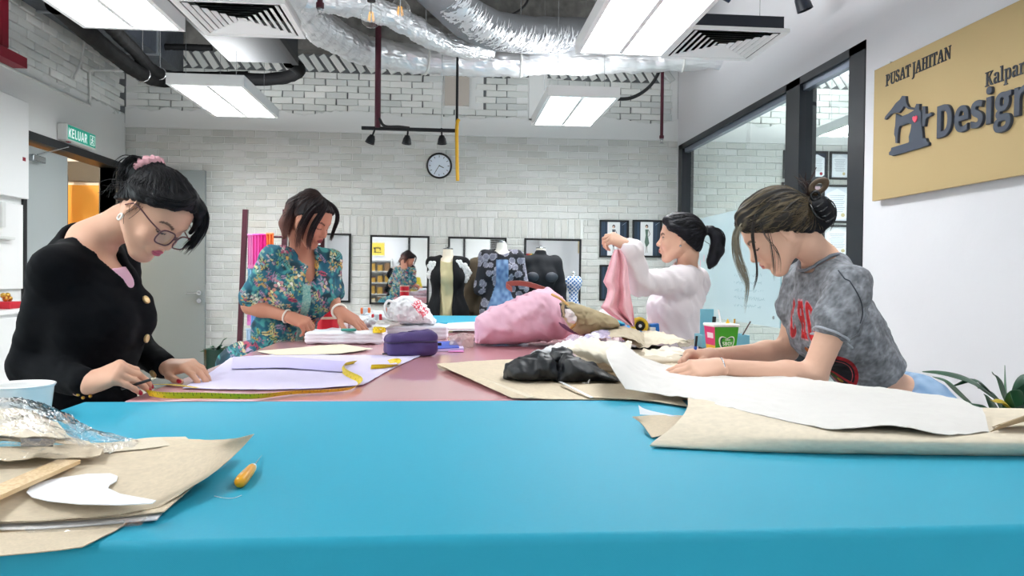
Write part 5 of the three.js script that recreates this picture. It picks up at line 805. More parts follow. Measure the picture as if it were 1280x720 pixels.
// ================================================================ woman in the floral shirt
{
  const J = {}; const S = (k, px, py, d) => (J[k] = atD(px, py, d));
  S('neck', 377, 314, 3.95); S('shR', 343, 324, 3.86); S('shL', 410, 328, 3.97); S('chest', 375, 362, 3.93); S('waist', 354, 412, 3.96); S('pelvis', 318, 465, 4.02);
  S('elR', 313, 382, 3.84); S('wrR', 361, 396, 3.76); S('elL', 411, 373, 4.0); S('wrL', 424, 389, 3.82);
  const face = V(0.5, 0, 0.86); standLegs(J, face, J.pelvis);
  const HC = atD(388, 276, 3.86), HM = headMatrix(HC, 26, 26, -2, 1.06);
  const p = thing('person', 'person in blue floral short-sleeved shirt standing and sorting fabrics on the table', 'person', V(J.pelvis.x, 0, J.pelvis.z));
  const skin = '#b97f68', sk = lin(skin), body = new Field(); const A = torso(body, J, 0, { bust: 0.05, width: 1.05, depth: 1.1 }); arm(body, J, 'L', 0, 1, 1.12); arm(body, J, 'R', 0, 1, 1.12); legs(body, J);
  body.cone(J.neck, V(0, -0.07, -0.045).applyMatrix4(HM), 0.054, 0.048, 0.03).cone(V(0, -0.07, -0.045).applyMatrix4(HM), V(0, -0.02, -0.02).applyMatrix4(HM), 0.048, 0.049, 0.03);
  const [lo, hi] = bodyBounds(J), geos = [net(body, lo, hi, 0.012, () => sk), headGeo({ skin, lip: '#8d4046', neck: V(0, -0.1, -0.04), cell: 0.0032 }).applyMatrix4(HM)];
  geos.push(placeHand({ side: -1, skin, size: 1.08, curl: [[50, 45, 30], [48, 50, 30], [50, 50, 30], [52, 50, 30]], cell: 0.0034, thumb: [[0.5, 0.75, -0.5], [0.0, 0.85, -0.5], [-0.2, 0.9, -0.3]] }, J.wrR, V(0.88, -0.28, 0.25), V(0.15, 0.8, 0.5)));
  geos.push(placeHand({ side: 1, skin, size: 1.12, curl: [[12, 8, 5], [10, 8, 5], [12, 10, 5], [16, 12, 6]], cell: 0.0034 }, J.wrL, V(0.86, -0.5, 0.2), V(0.3, 0.85, 0.35)));
  addPart(p, 'body', mergeGeometries(geos), skinMat);
  const sh = new Field(), { up, lat, front } = A; torso(sh, J, 0.024, { bust: 0.055, width: 1.08, depth: 1.12 }); arm(sh, J, 'L', 0.018, 0.4, 1.05, 0.016); arm(sh, J, 'R', 0.018, 0.4, 1.05, 0.016);
  const vb = J.chest.clone().addScaledVector(front, 0.12).addScaledVector(up, 0.085);
  sh.cone(J.neck.clone().add(V(0, -0.002, 0)), V(0, -0.08, -0.03).applyMatrix4(HM), 0.068, 0.08, 0.01, true); sh.cone(J.neck.clone().addScaledVector(front, 0.06), vb, 0.05, 0.02, 0.01, true);
  sh.post = (d, x, y, z) => Math.abs(d) > 0.06 ? d : Math.max(d + 0.006 * noise3(x * 8, y * 6, z * 8) + 0.003 * noise3(x * 20, y * 16, z * 20), J.pelvis.y - 0.12 - y);
  const base = lin('#1b5b70'), deep = lin('#12333f'), teal = lin('#3f8f8f'), q = rng(77), fl = [], petals = ['#c9bd84', '#a86a86', '#d8d8c8', '#94a562', '#c49a4a', '#9c86a4', '#5f9a8c', '#a03c58', '#3f8a8a', '#2f6f80'].map(lin);
  for (let i = 0; i < 560; i++) fl.push([rr(-0.34, 0.34, q), rr(-0.42, 0.3, q), rr(0.01, 0.03, q), rr(0, 6.28, q), Math.floor(rr(4, 8, q)), petals[Math.floor(q() * petals.length)], petals[Math.floor(q() * petals.length)], q() < 0.4]);
  const print = (x, y, z) => { // flowers, leaves and fine scrolls over deep teal
    const a = (x - J.chest.x) * lat.x + (y - J.chest.y) * lat.y + (z - J.chest.z) * lat.z, b = (x - J.chest.x) * up.x + (y - J.chest.y) * up.y + (z - J.chest.z) * up.z; let c = mix(base, deep, smooth(noise3(a * 11, b * 11, 4), 0.0, 0.5)); c = mix(c, teal, smooth(noise3(a * 26, b * 26, 9), 0.25, 0.6));
    for (const [u, v, r, t, n, c1, c2, leaf] of fl) { const dx = a - u, dy = b - v; if (dx * dx + dy * dy > r * r) continue; const R = Math.hypot(dx, dy) / r, th = Math.atan2(dy, dx) - t; if (leaf) { const e = dx * Math.cos(t) + dy * Math.sin(t), w = -dx * Math.sin(t) + dy * Math.cos(t); if (Math.abs(w) < r * 0.34 * (1 - (e / r) ** 2)) c = Math.abs(w) < r * 0.08 ? deep : c1; } else { const edge = 0.55 + 0.42 * Math.cos(th * n); if (R < 0.26) c = c2; else if (R < 0.34) c = deep; else if (R < edge) c = mix(c1, c2, 0.4 * R); } }
    if (Math.abs(a) < 0.02 && b < 0.06 && front.dot(V(x, y, z).sub(J.chest)) > 0) c = mix(teal, lin('#a8c7bb'), 0.5 + 0.5 * noise3(a * 160, b * 160, 1));
    return c; };
  { const [a, b] = bounds([J.neck, J.shL, J.shR, J.elL, J.elR, J.waist, J.pelvis], 0.19); a.y = J.pelvis.y - 0.16; addPart(p, 'shirt', net(sh, a, b, 0.0052, print), clothMat, 'blue shirt with dense floral print'); }
  const tr = new Field(); torso(tr, J, 0.008, { bust: 0.02 }); legs(tr, J, 0.02); tr.post = (d, x, y) => Math.max(d, y - J.pelvis.y + 0.02, 0.04 - y); addPart(p, 'trousers', net(tr, lo, V(hi.x, J.pelvis.y + 0.05, hi.z), 0.016), std('#1f2630', 0.85)); shoes(p, J, face, '#30343b');
  const dk = lin('#1a1316'), br = lin('#6e4a42');
  const hair = hairField({ thick: 0.013, knot: V(0, 0.12, -0.02), seed: 5, nape: true, bottom: -0.09, line: (x, y) => (y < 0.045 ? -0.03 + 1.6 * y : 0.042 + 1.2 * (y - 0.045)), locks: [[[[0.01, 0.1, -0.06], [-0.03, 0.03, -0.09], [-0.05, -0.06, -0.085], [-0.055, -0.12, -0.06]], [0.04, 0.036, 0.026, 0.01], 0.03], [[[0.03, 0.08, -0.05], [0.055, 0.0, -0.07], [0.055, -0.08, -0.05]], [0.04, 0.03, 0.012], 0.03]] });
  const hm = addPart(p, 'hair', net(hair, V(-0.13, -0.17, -0.16), V(0.13, 0.15, 0.14), 0.0038, (x, y, z) => mix(dk, br, smooth(-y - z * 0.4 + 0.02 * noise3(x * 50, y * 12, z * 50), -0.03, 0.11))).applyMatrix4(HM), hairMat);
  const cover = [[[[-0.005, 0.118, 0.02], [-0.045, 0.1, 0.04], [-0.078, 0.05, 0.035], [-0.083, -0.01, 0.03], [-0.078, -0.08, 0.03], [-0.07, -0.13, 0.045]], 90, [0.01, 0.016, 0.016]], [[[-0.005, 0.12, 0.03], [-0.04, 0.098, 0.072], [-0.06, 0.05, 0.078], [-0.064, -0.01, 0.072], [-0.056, -0.075, 0.075], [-0.045, -0.12, 0.09]], 90, [0.008, 0.013, 0.01]], [[[0.008, 0.12, 0.03], [0.04, 0.102, 0.075], [0.064, 0.06, 0.09], [0.072, 0.0, 0.092], [0.064, -0.05, 0.105]], 70, [0.006, 0.009, 0.008]], [[[-0.03, 0.1, -0.05], [-0.065, 0.04, -0.06], [-0.075, -0.04, -0.055], [-0.08, -0.12, -0.03]], 80, [0.014, 0.02, 0.014]]];
  mesh('hair_strands', colour(join(cover.map(([g, n, sp], i) => tress(g, n, sp, 0.0019, 70 + i))), (x, y, z) => mix(dk, br, smooth(-y - z * 0.3 + 0.02 * noise3(x * 90, y * 8, z * 90), -0.02, 0.12))).applyMatrix4(HM).translate(-p.position.x, 0, -p.position.z), hairMat, hm);
  mesh('hair_strands', colour(combed(hair, V(0, 0.12, 0), 160, 78, 0.0016), tones('#120c0f', '#3a2724', 5, 55)).applyMatrix4(HM).translate(-p.position.x, 0, -p.position.z), hairMat, hm);
  addPart(p, 'bracelet', ringAt(J.wrR.clone().lerp(J.elR, 0.05), J.wrR.clone().sub(J.elR), 0.032, 0.0045), std('#e9e4da', 0.3), 'cream bangle'); addPart(p, 'bracelet', ringAt(J.wrL.clone(), J.wrL.clone().sub(J.elL), 0.036, 0.006), std('#efebe2', 0.3), 'wide cream bangle');
}
// ================================================================ woman in white holding up pink cloth
{
  const J = {}; const S = (k, px, py, d) => (J[k] = atD(px, py, d));
  S('neck', 859, 336, 3.86); S('shL', 851, 352, 3.7); S('shR', 866, 350, 4.0); S('chest', 846, 386, 3.84); S('waist', 842, 428, 3.86); S('pelvis', 846, 474, 3.88);
  S('elL', 800, 354, 3.62); S('wrL', 785, 307, 3.52); S('elR', 874, 356, 4.06); S('wrR', 867, 372, 3.9);
  const face = V(-0.95, 0, 0.3); standLegs(J, face, J.pelvis);
  const HC = atD(850, 299, 3.82), HM = headMatrix(HC, -17, -3, -3, 1.05, -1);
  const p = thing('person', 'person in loose white outfit with black ponytail holding up pink cloth', 'person', V(J.pelvis.x, 0, J.pelvis.z));
  const skin = '#d9ac93', sk = lin(skin), body = new Field(); torso(body, J, 0); arm(body, J, 'L'); arm(body, J, 'R'); legs(body, J); body.cone(J.neck, V(0, -0.07, -0.045).applyMatrix4(HM), 0.054, 0.048, 0.03).cone(V(0, -0.07, -0.045).applyMatrix4(HM), V(0, -0.02, -0.02).applyMatrix4(HM), 0.048, 0.049, 0.03);
  const [lo, hi] = bodyBounds(J), geos = [net(body, lo, hi, 0.013, () => sk), headGeo({ skin, lip: '#b8605f', open: true, neck: V(0, -0.1, -0.04), cell: 0.0032 }).applyMatrix4(HM)];
  geos.push(placeHand({ side: 1, skin, curl: [[45, 60, 30], [50, 62, 35], [54, 62, 35], [56, 62, 35]], cell: 0.0036, thumb: [[0.5, 0.75, -0.5], [0.1, 0.85, -0.5], [-0.2, 0.9, -0.3]] }, J.wrL, V(-0.85, 0.4, -0.1), V(0.1, 0.7, 0.7)));
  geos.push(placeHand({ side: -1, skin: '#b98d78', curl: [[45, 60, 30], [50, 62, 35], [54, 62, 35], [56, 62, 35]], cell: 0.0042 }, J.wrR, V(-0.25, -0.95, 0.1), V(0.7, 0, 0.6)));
  addPart(p, 'body', mergeGeometries(geos), skinMat);
  const dr = new Field(); torso(dr, J, 0.028, { bust: 0.03 }); arm(dr, J, 'L', 0.026, 0.92, 1, 0.012); arm(dr, J, 'R', 0.022, 0.95); dr.cone(J.waist, V(J.pelvis.x + 0.06, 0.25, J.pelvis.z), 0.14, 0.2, 0.08); dr.cone(J.neck, V(0, -0.09, -0.04).applyMatrix4(HM), 0.055, 0.075, 0.008, true);
  dr.post = (d, x, y, z) => Math.abs(d) > 0.06 ? d : Math.max(d + 0.007 * noise3(x * 7, y * 5, z * 7) + 0.008 * noise3(x * 15 + y * 9, y * 6, z * 15), 0.2 - y);
  { const [a, b] = bounds([J.neck, J.shL, J.shR, J.elL, J.elR, J.wrL, J.waist, J.pelvis], 0.28); a.y = 0.15; addPart(p, 'tunic', net(dr, a, b, 0.0075), std('#e9e1e5', 0.85, { bumpMap: T.weave, bumpScale: 0.0005 }), 'loose off-white tunic'); } shoes(p, J, face, '#d8d0c8');
  const dk = lin('#121217'), d2 = lin('#23232b'), K = V(0, 0.045, -0.105);
  const hair = hairField({ thick: 0.017, knot: K, seed: 2, nape: true, bottom: -0.06, line: (x, y) => (y < 0.05 ? -0.012 + 1.3 * y : 0.053 + 1.2 * (y - 0.05)), locks: [[[[0, 0.045, -0.1], [0.0, 0.052, -0.145], [0.0, 0.02, -0.175], [0.0, -0.045, -0.18], [0.005, -0.1, -0.16], [0.01, -0.13, -0.15]], [0.022, 0.02, 0.03, 0.034, 0.026, 0.01], 0.015], [[[0, 0.118, 0.03], [0.045, 0.09, 0.07], [0.075, 0.055, 0.045], [0.082, 0.04, -0.02]], [0.012, 0.014, 0.014, 0.01], 0.02]] });
  addPart(p, 'hair', net(hair, V(-0.11, -0.16, -0.23), V(0.11, 0.15, 0.12), 0.0036, (x, y, z) => mix(dk, d2, 0.5 + 0.5 * noise3(x * 60, y * 15, z * 40))).applyMatrix4(HM), hairMat);
  mesh('hair_strands', colour(join([combed(hair, K, 180, 88, 0.0012, (x, y) => (y < 0.05 ? -0.012 + 1.3 * y : 0.053 + 1.2 * (y - 0.05))), tress([[0, 0.05, -0.12], [0, 0.05, -0.165], [0.0, 0.0, -0.19], [0.0, -0.06, -0.18], [0.005, -0.135, -0.155]], 110, [0.012, 0.028, 0.014], 0.0016, 89)]), tones('#07070a', '#17171d', 6, 60)).applyMatrix4(HM).translate(-p.position.x, 0, -p.position.z), hairMat, p.children.find((c) => c.name === 'hair'));
  addPart(p, 'hair_tie', new THREE.TorusGeometry(0.02, 0.006, 8, 24).translate(0, 0.05, -0.125).applyMatrix4(HM), M.black); addPart(p, 'earring', new THREE.SphereGeometry(0.006, 12, 8).translate(0.082, -0.032, -0.004).applyMatrix4(HM), M.steel);
  addPart(p, 'bracelet', ringAt(J.wrL.clone().lerp(J.elL, 0.02), J.wrL.clone().sub(J.elL), 0.03, 0.007), std('#5e5a3a', 0.5), 'dark olive wristband');
  // the pink cloth she holds up
  const rows = [[768, 776, 312], [764, 782, 322], [760, 785, 335], [754, 786, 352], [760, 787, 362], [757, 789, 374], [751, 791, 384], [763, 792, 394], [778, 793, 402], [789, 793, 408]];
  const cl = sheet((u, v) => { const k = v * (rows.length - 1), i = Math.min(Math.floor(k), rows.length - 2), f = k - i, L = lerp(rows[i][0], rows[i + 1][0], f), Rr = lerp(rows[i][1], rows[i + 1][1], f), y = lerp(rows[i][2], rows[i + 1][2], f); return atD(lerp(L, Rr, u), y, 3.5 + 0.035 * Math.sin(u * 13 + v * 2) * (0.3 + v) - 0.06 * u + 0.02 * Math.sin(u * 5 + 4)); }, 26, 30, 0.0016);
  tag(mesh('pink_cloth', cl, std('#fbc6d0', 0.8, { bumpMap: T.weave, bumpScale: 0.0004 })), 'salmon pink cloth held up by the person in white', 'cloth');
}

// ---------------------------------------------------------------- tables
const TOP = 0.9;
function clothTable(x0, x1, z0, z1, label, color, drop, extra = {}) {
  const t = thing('cutting_table', label, 'table', V((x0 + x1) / 2, 0, (z0 + z1) / 2)), w = x1 - x0, d = z1 - z0, r = 0.014, nx = 60, nz = 40;
  const cover = phys(color, 0.6, { bumpMap: T.weave, bumpScale: 0.0006, sheen: 0.22, sheenColor: new THREE.Color(1, 1, 1), sheenRoughness: 0.45, ...extra });
  const g = rbox(w, drop, d, r, 0, TOP - drop / 2, 0, 3), p = g.attributes.position; mesh('tablecloth', metres(g), cover, t);
  mesh('tabletop', rbox(w - 0.04, 0.035, d - 0.04, 0.004, 0, TOP - drop - 0.0185, 0), std('#c9b79c', 0.6), t);
  for (const [sx, sz] of [[-1, -1], [1, -1], [-1, 1], [1, 1]]) mesh('leg', rbox(0.06, TOP - drop - 0.036, 0.06, 0.006, sx * (w / 2 - 0.09), (TOP - drop - 0.036) / 2, sz * (d / 2 - 0.09)), M.steel, t);
  return t;
}
clothTable(-0.932, 1.22, -2.004, -0.948, 'cutting table covered in turquoise cloth with the awl on it', '#129fbe', 0.3);
clothTable(-0.3, 1.5, -6.3, -5.36, 'low turquoise covered table in front of the mannequins', '#129fbe', 0.3);
{ // pink cloth under clear plastic
  const x0 = -0.838, x1 = 0.96, z0 = -5.2, z1 = -2.012, t = thing('cutting_table', 'long cutting table covered in pink cloth under glossy clear plastic', 'table', V((x0 + x1) / 2, 0, (z0 + z1) / 2)), w = x1 - x0, d = z1 - z0;
  mesh('tablecloth', metres(rbox(w, 0.22, d, 0.01, 0, TOP - 0.111, 0, 3)), phys('#d6979f', 0.5, { clearcoat: 1, clearcoatRoughness: 0.06, bumpMap: T.plaster, bumpScale: 0.0006 }), t);
  mesh('tabletop', rbox(w - 0.04, 0.035, d - 0.04, 0.004, 0, TOP - 0.239, 0), std('#c9b79c', 0.6), t);
  for (const [sx, sz] of [[-1, -1], [1, -1], [-1, 1], [1, 1]]) mesh('leg', rbox(0.06, TOP - 0.256, 0.06, 0.006, sx * (w / 2 - 0.09), (TOP - 0.256) / 2, sz * (d / 2 - 0.09)), M.steel, t);
}
// ---------------------------------------------------------------- builders for flat and soft things on the tables
const DECK = TOP + 0.0004;
function flat(pts, y, t = 0.0012) { const s = poly(pts.map(([x, q]) => { const p = onY(x, q, y); return [p.x, -p.z]; })); return extrude(s, t).rotateX(-Math.PI / 2).translate(0, y, 0); } // a flat cut-out lying at height y
function loft(rows, nu, nv, h = () => 0, t = 0.0012, out = null) { // rows of [px, py, height] control points, lofted into a sheet; each pixel is placed at its height over the floor
  const C = rows.map((r) => new THREE.CatmullRomCurve3(r.map(([x, y, k]) => onY(x, y, k)), false, 'centripetal'));
  return sheet((u, v) => { const k = v * (rows.length - 1), col = C.map((c) => c.getPoint(u)); const p = rows.length > 2 ? new THREE.CatmullRomCurve3(col, false, 'centripetal').getPoint(v) : col[0].clone().lerp(col[1], v); p.y += h(u, v, p); return p; }, nu, nv, t);
}
function poly2(pts) { return (x, y) => { let d = 1e9, s = 1; const n = pts.length; for (let i = 0, j = n - 1; i < n; j = i++) { const ex = pts[j][0] - pts[i][0], ey = pts[j][1] - pts[i][1], wx = x - pts[i][0], wy = y - pts[i][1], k = clamp((wx * ex + wy * ey) / (ex * ex + ey * ey), 0, 1), bx = wx - ex * k, by = wy - ey * k; d = Math.min(d, bx * bx + by * by); const a = y >= pts[i][1], b = y < pts[j][1], c = ex * wy > ey * wx; if ((a && b && c) || (!a && !b && !c)) s = -s; } return s * Math.sqrt(d); }; }
function puff(outline, d, T0, R, { wrinkle = 0.004, freq = 14, cell = 0.006, seed = 0, floor = DECK, fold = null } = {}) { // a stuffed shape: outline drawn on the plane z = -d, thickest T0 inside
  const w = outline.map(([x, y]) => { const p = atD(x, y, d); return [p.x, Math.max(p.y, floor)]; }), sd = poly2(w), lo = V(Math.min(...w.map((p) => p[0])) - 0.03, Math.max(floor - 0.02, Math.min(...w.map((p) => p[1])) - 0.03), -d - T0 - 0.04), hi = V(Math.max(...w.map((p) => p[0])) + 0.03, Math.max(...w.map((p) => p[1])) + 0.03, -d + T0 + 0.04);
  const f = (x, y, z) => { const s = -sd(x, y) - 0.003, k = clamp(s / R, -1, 1), th = s > 0 ? T0 * Math.sqrt(Math.max(0, 1 - (1 - Math.min(k, 1)) ** 2)) : 0; let v = s > 0 ? (Math.abs(z + d) - th) * 0.6 : Math.hypot(s, Math.max(0, Math.abs(z + d))) ; if (Math.abs(v) < 0.05) v += wrinkle * noise3(x * freq, y * freq * 1.2, z * freq * 0.7 + seed) + wrinkle * 0.6 * noise3(x * freq * 2.3 + y * freq, y * freq * 2.1, z * freq + seed) + (fold ? fold(x, y, z) : 0); return Math.max(v, floor - y); };
  return net(f, lo, hi, cell);
}
const kraft = std('#e0d0b6', 0.85, { map: T.fleck }), kraftPale = std('#e8dcc6', 0.85, { map: T.fleck }), cream = std('#e9e0cd', 0.8), paperWhite = std('#eef0f4', 0.8), clear = phys('#ffffff', 0.06, { transmission: 1, thickness: 0, ior: 1.4, bumpMap: T.crumple, bumpScale: 0.01 });
const nz = (a, f, s = 0) => (u, v, p) => a * noise3(p.x * f, p.z * f, s) + a * 0.5 * noise3(p.x * f * 2.3, p.z * f * 2.3, s + 5);

// ---------------------------------------------------------------- foreground: papers, bag, awl
tag(mesh('kraft_paper', loft([[[-70, 640, 0.902], [60, 632, 0.902], [175, 640, 0.902]], [[-70, 670, 0.902], [40, 668, 0.903], [150, 660, 0.9025]], [[-70, 700, 0.9025], [30, 692, 0.903], [102, 684, 0.9025]]], 30, 16, nz(0.0005, 20, 1)), kraft), 'lowest sheet of brown kraft paper jutting past the table edge', 'paper');
tag(mesh('white_paper', loft([[[-70, 590, 0.907], [80, 585, 0.907], [270, 560, 0.907]], [[-70, 664, 0.9048], [60, 661, 0.9048], [196, 650, 0.9048]]], 24, 14), paperWhite), 'white paper sheet under the folded kraft paper', 'paper');
{ // plastic sleeve peeking out under the kraft sheet
  tag(mesh('plastic_sleeve', loft([[[-70, 620, 0.911], [100, 615, 0.911], [215, 610, 0.911]], [[-70, 668, 0.9075], [80, 664, 0.9075], [176, 657, 0.9075]]], 60, 20, nz(0.0006, 60, 3), 0.0004), phys('#ffffff', 0.05, { transmission: 1, thickness: 0, ior: 1.4 })), 'clear crinkled plastic sleeve between the sheets', 'plastic sleeve');
  const k = thing('folded_paper', 'folded brown kraft paper with curled corner holding the white pattern piece', 'paper', onY(150, 600, 0.91)), at = (g) => g.translate(-k.position.x, -k.position.y, -k.position.z);
  mesh('lower_leaf', at(loft([[[-70, 575, 0.917], [80, 566, 0.917], [200, 560, 0.92], [290, 560, 0.922]], [[-70, 612, 0.915], [60, 606, 0.915], [180, 602, 0.917], [250, 600, 0.918]], [[-70, 656, 0.9095], [60, 652, 0.9095], [150, 646, 0.9095], [205, 640, 0.9095]]], 40, 20)), kraft, k);
  mesh('upper_leaf', at(loft([[[-70, 562, 0.93], [80, 556, 0.934], [200, 549, 0.945], [288, 549, 0.965], [318, 542, 0.972]], [[-70, 582, 0.928], [80, 578, 0.93], [200, 568, 0.936], [270, 562, 0.95], [302, 560, 0.95]], [[-70, 610, 0.925], [60, 606, 0.926], [180, 600, 0.928], [245, 596, 0.93], [268, 590, 0.93]], [[-70, 642, 0.917], [60, 640, 0.917], [140, 634, 0.917], [185, 630, 0.917], [222, 620, 0.917]], [[-70, 653, 0.9125], [60, 650, 0.9125], [120, 646, 0.9125], [165, 640, 0.9125], [200, 633, 0.9125]]], 60, 40, nz(0.001, 12, 4))), kraft, k);
  mesh('back_flap', at(loft([[[130, 557, 0.938], [180, 548, 0.944], [232, 546, 0.95]], [[130, 566, 0.936], [190, 560, 0.94], [240, 553, 0.946]]], 16, 6)), kraftPale, k);
  const pp = [[33, 616], [38, 609], [52, 603], [75, 598], [110, 593], [138, 592.5], [147, 596], [146, 602], [137, 607], [135, 611], [150, 618], [195, 626.5], [190, 630], [150, 632], [100, 631], [60, 627], [40, 622]];
  tag(mesh('pattern_piece', flat(pp, 0.929, 0.0012), paperWhite), 'white curved paper pattern piece on the kraft paper', 'pattern piece');
  tag(mesh('wooden_ruler', beam(onY(-70, 645, 0.9345), onY(86, 577, 0.9385), 0.036, 0.006), std('#ffffff', 0.55, { map: T.wood })), 'pale wooden ruler lying across the kraft paper', 'ruler');
}
{ // clear bag of pattern pieces
  const b = thing('plastic_bag', 'clear crinkled plastic bag full of brown pattern pieces', 'bag', onY(40, 560, 0.94)), at = (g) => g.translate(-b.position.x, -b.position.y, -b.position.z);
  mesh('bag_film', at(loft([[[-90, 505, 0.965], [20, 500, 0.97], [80, 515, 0.965], [120, 538, 0.95], [172, 550, 0.94]], [[-90, 508, 1.0], [10, 502, 1.01], [70, 520, 0.995], [118, 543, 0.965], [174, 553, 0.942]], [[-90, 545, 0.985], [10, 545, 0.99], [70, 550, 0.98], [115, 556, 0.955], [160, 560, 0.942]], [[-90, 574, 0.945], [10, 572, 0.945], [70, 568, 0.945], [110, 566, 0.942], [140, 566, 0.94]]], 90, 50, nz(0.004, 26, 7), 0.0004)), clear, b);
  for (const [rows, m] of [[[[[-90, 540, 0.958], [20, 532, 0.96], [90, 546, 0.952]], [[-90, 556, 0.954], [30, 552, 0.955], [118, 556, 0.95]]], kraft], [[[[-90, 512, 0.972], [20, 510, 0.974], [72, 528, 0.962]], [[-90, 548, 0.963], [30, 546, 0.965], [88, 549, 0.956]]], kraftPale], [[[[-90, 562, 0.946], [30, 560, 0.947], [130, 558, 0.946]], [[-90, 576, 0.943], [30, 574, 0.943], [125, 570, 0.943]]], kraft]]) mesh('pattern_sheet', at(loft(rows, 24, 8, nz(0.003, 18, 9))), m, b);
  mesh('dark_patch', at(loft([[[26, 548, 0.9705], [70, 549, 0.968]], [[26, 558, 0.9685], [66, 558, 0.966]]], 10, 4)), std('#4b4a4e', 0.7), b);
}
{ // white tub
  const c = atD(26, 500, 1.78), t = thing('plastic_tub', 'white plastic tub behind the plastic bag', 'tub', V(c.x, 0.901, c.z)); t.scale.set(1.05, 0.75, 1.05); mesh('tub_wall', lathe([[0, 0.002], [0.05, 0], [0.055, 0.004], [0.062, 0.09], [0.065, 0.095], [0.066, 0.1], [0.062, 0.1], [0.058, 0.092], [0.051, 0.008], [0, 0.006]], 40), M.whiteGloss, t); mesh('rim', new THREE.TorusGeometry(0.064, 0.0025, 8, 40).rotateX(Math.PI / 2).translate(0, 0.099, 0), M.whiteGloss, t);
}
{ // awl
  const a = onY(299, 604, TOP + 0.0095), b = onY(315.5, 584.5, TOP + 0.0095), tip = onY(327.5, 569, TOP + 0.004), t = thing('awl', 'yellow handled awl with a steel point on the turquoise cloth', 'awl', a.clone().setY(TOP)), L = a.distanceTo(b), q = new THREE.Quaternion().setFromUnitVectors(V(0, 1, 0), b.clone().sub(a).normalize()), o = V(0, 0.0097, 0);
  mesh('handle', lathe([[0, -0.002], [0.006, 0], [0.009, 0.006], [0.0097, 0.02], [0.0088, L * 0.6], [0.0072, L - 0.004], [0.0055, L], [0, L]], 24).applyQuaternion(q).translate(0, 0.0097, 0), phys('#f0a81c', 0.3), t);
  mesh('ferrule', lathe([[0, L - 0.002], [0.0064, L - 0.002], [0.0056, L + 0.007], [0.003, L + 0.014], [0, L + 0.015]], 20).applyQuaternion(q).translate(0, 0.0097, 0), std('#e2e7ea', 0.3, { metalness: 0.4 }), t);
  mesh('point', bar(V(0, L + 0.01, 0).applyQuaternion(q).add(o), tip.clone().sub(t.position), 0.0018, 8, 0.0004), M.steel, t);
}
tag(mesh('thread', tube([[268, 620], [280, 622.5], [292, 622.5], [302, 619]].map(([x, y]) => onY(x, y, TOP + 0.0008)), 0.0005, 24, 5), std('#e8eef0', 0.7)), 'short white thread lying below the awl', 'thread');
// ---------------------------------------------------------------- pink table, towards the floral shirt
const lilac = std('#d4cdec', 0.8, { bumpMap: T.weave, bumpScale: 0.0004 }), lilacDeep = std('#bdb6e4', 0.8, { bumpMap: T.weave, bumpScale: 0.0004 });
tag(mesh('lilac_cloth', loft([[[288, 447, 0.903], [345, 443.5, 0.903], [430, 444, 0.903], [526, 444.5, 0.903]], [[262, 466, 0.903], [340, 464, 0.903], [420, 463, 0.903], [488, 462, 0.903]], [[228, 485, 0.903], [310, 487, 0.903], [400, 485, 0.903], [454, 481, 0.903]]], 50, 24, nz(0.0012, 14, 2)), lilac), 'pale lilac cloth spread out on the pink table', 'cloth');
tag(mesh('lilac_cloth', loft([[[291, 446, 0.9075], [350, 446, 0.908], [432, 452, 0.9075]], [[290, 461, 0.9075], [350, 460, 0.908], [430, 465, 0.9075]]], 30, 8, nz(0.0008, 18, 6)), lilacDeep), 'folded strip of deeper lilac cloth on the spread cloth', 'cloth');
const tapeTex = canvasTex(1024, 64, (c, w, h) => { c.fillStyle = '#f3d417'; c.fillRect(0, 0, w, h); c.fillStyle = '#3a3208'; for (let i = 0; i < 64; i++) { const x = i * 16; c.fillRect(x, 0, 2, i % 5 ? 18 : 34); c.fillRect(x + 8, 0, 1, 12); if (i % 5 === 2) { c.font = '22px sans-serif'; c.fillText(String((i % 10) + 1), x - 4, 58); } } }); tapeTex.wrapS = THREE.RepeatWrapping; tapeTex.repeat.set(2, 1);
const tapeMat = std('#ffffff', 0.5, { map: tapeTex });
function tapeRibbon(pts, lean = 0, width = 0.02) { const C = new THREE.CatmullRomCurve3(pts, false, 'centripetal'); return sheet((u, v) => { const p = C.getPointAt(u), t = C.getTangentAt(u), n = V(-t.z, 0, t.x).normalize(), k = (v - 0.5) * width, tw = lean * (0.75 + 0.25 * Math.sin(u * 9 + 1)); return p.addScaledVector(n, k * Math.cos(tw)).add(V(0, v * width * Math.sin(tw) - 0.003, 0)); }, 120, 2, 0.0006); }
{
  const z8 = (X, Y) => onY(180 + X / 3.366, 420 + Y / 3.366, 0.9065);
  const t = thing('tape_measure', 'yellow tape measure winding along the pink table and lilac cloth', 'tape measure', z8(400, 262)), at = (g) => g.translate(-t.position.x, -t.position.y, -t.position.z);
  mesh('tape', at(tapeRibbon([z8(15, 248), z8(80, 258), z8(250, 260), z8(480, 260), z8(620, 243), z8(760, 235), z8(860, 226), z8(905, 206), z8(905, 188), z8(870, 172), z8(842, 155), z8(845, 125), z8(890, 113)], 1.1)), tapeMat, t);
  mesh('tape', at(tapeRibbon([z8(955, 136), z8(1000, 134), z8(1045, 128), z8(1075, 117), z8(1060, 109), z8(1030, 112)], 1.0)), tapeMat, t);
  const s = thing('tape_measure', 'short end of yellow tape under the hand in the black sleeve', 'tape measure', z8(100, 202)), as = (g) => g.translate(-s.position.x, -s.position.y, -s.position.z); mesh('tape', as(tapeRibbon([z8(10, 202), z8(90, 200), z8(160, 206), z8(225, 214)], 0.1, 0.018)), tapeMat, s);
}
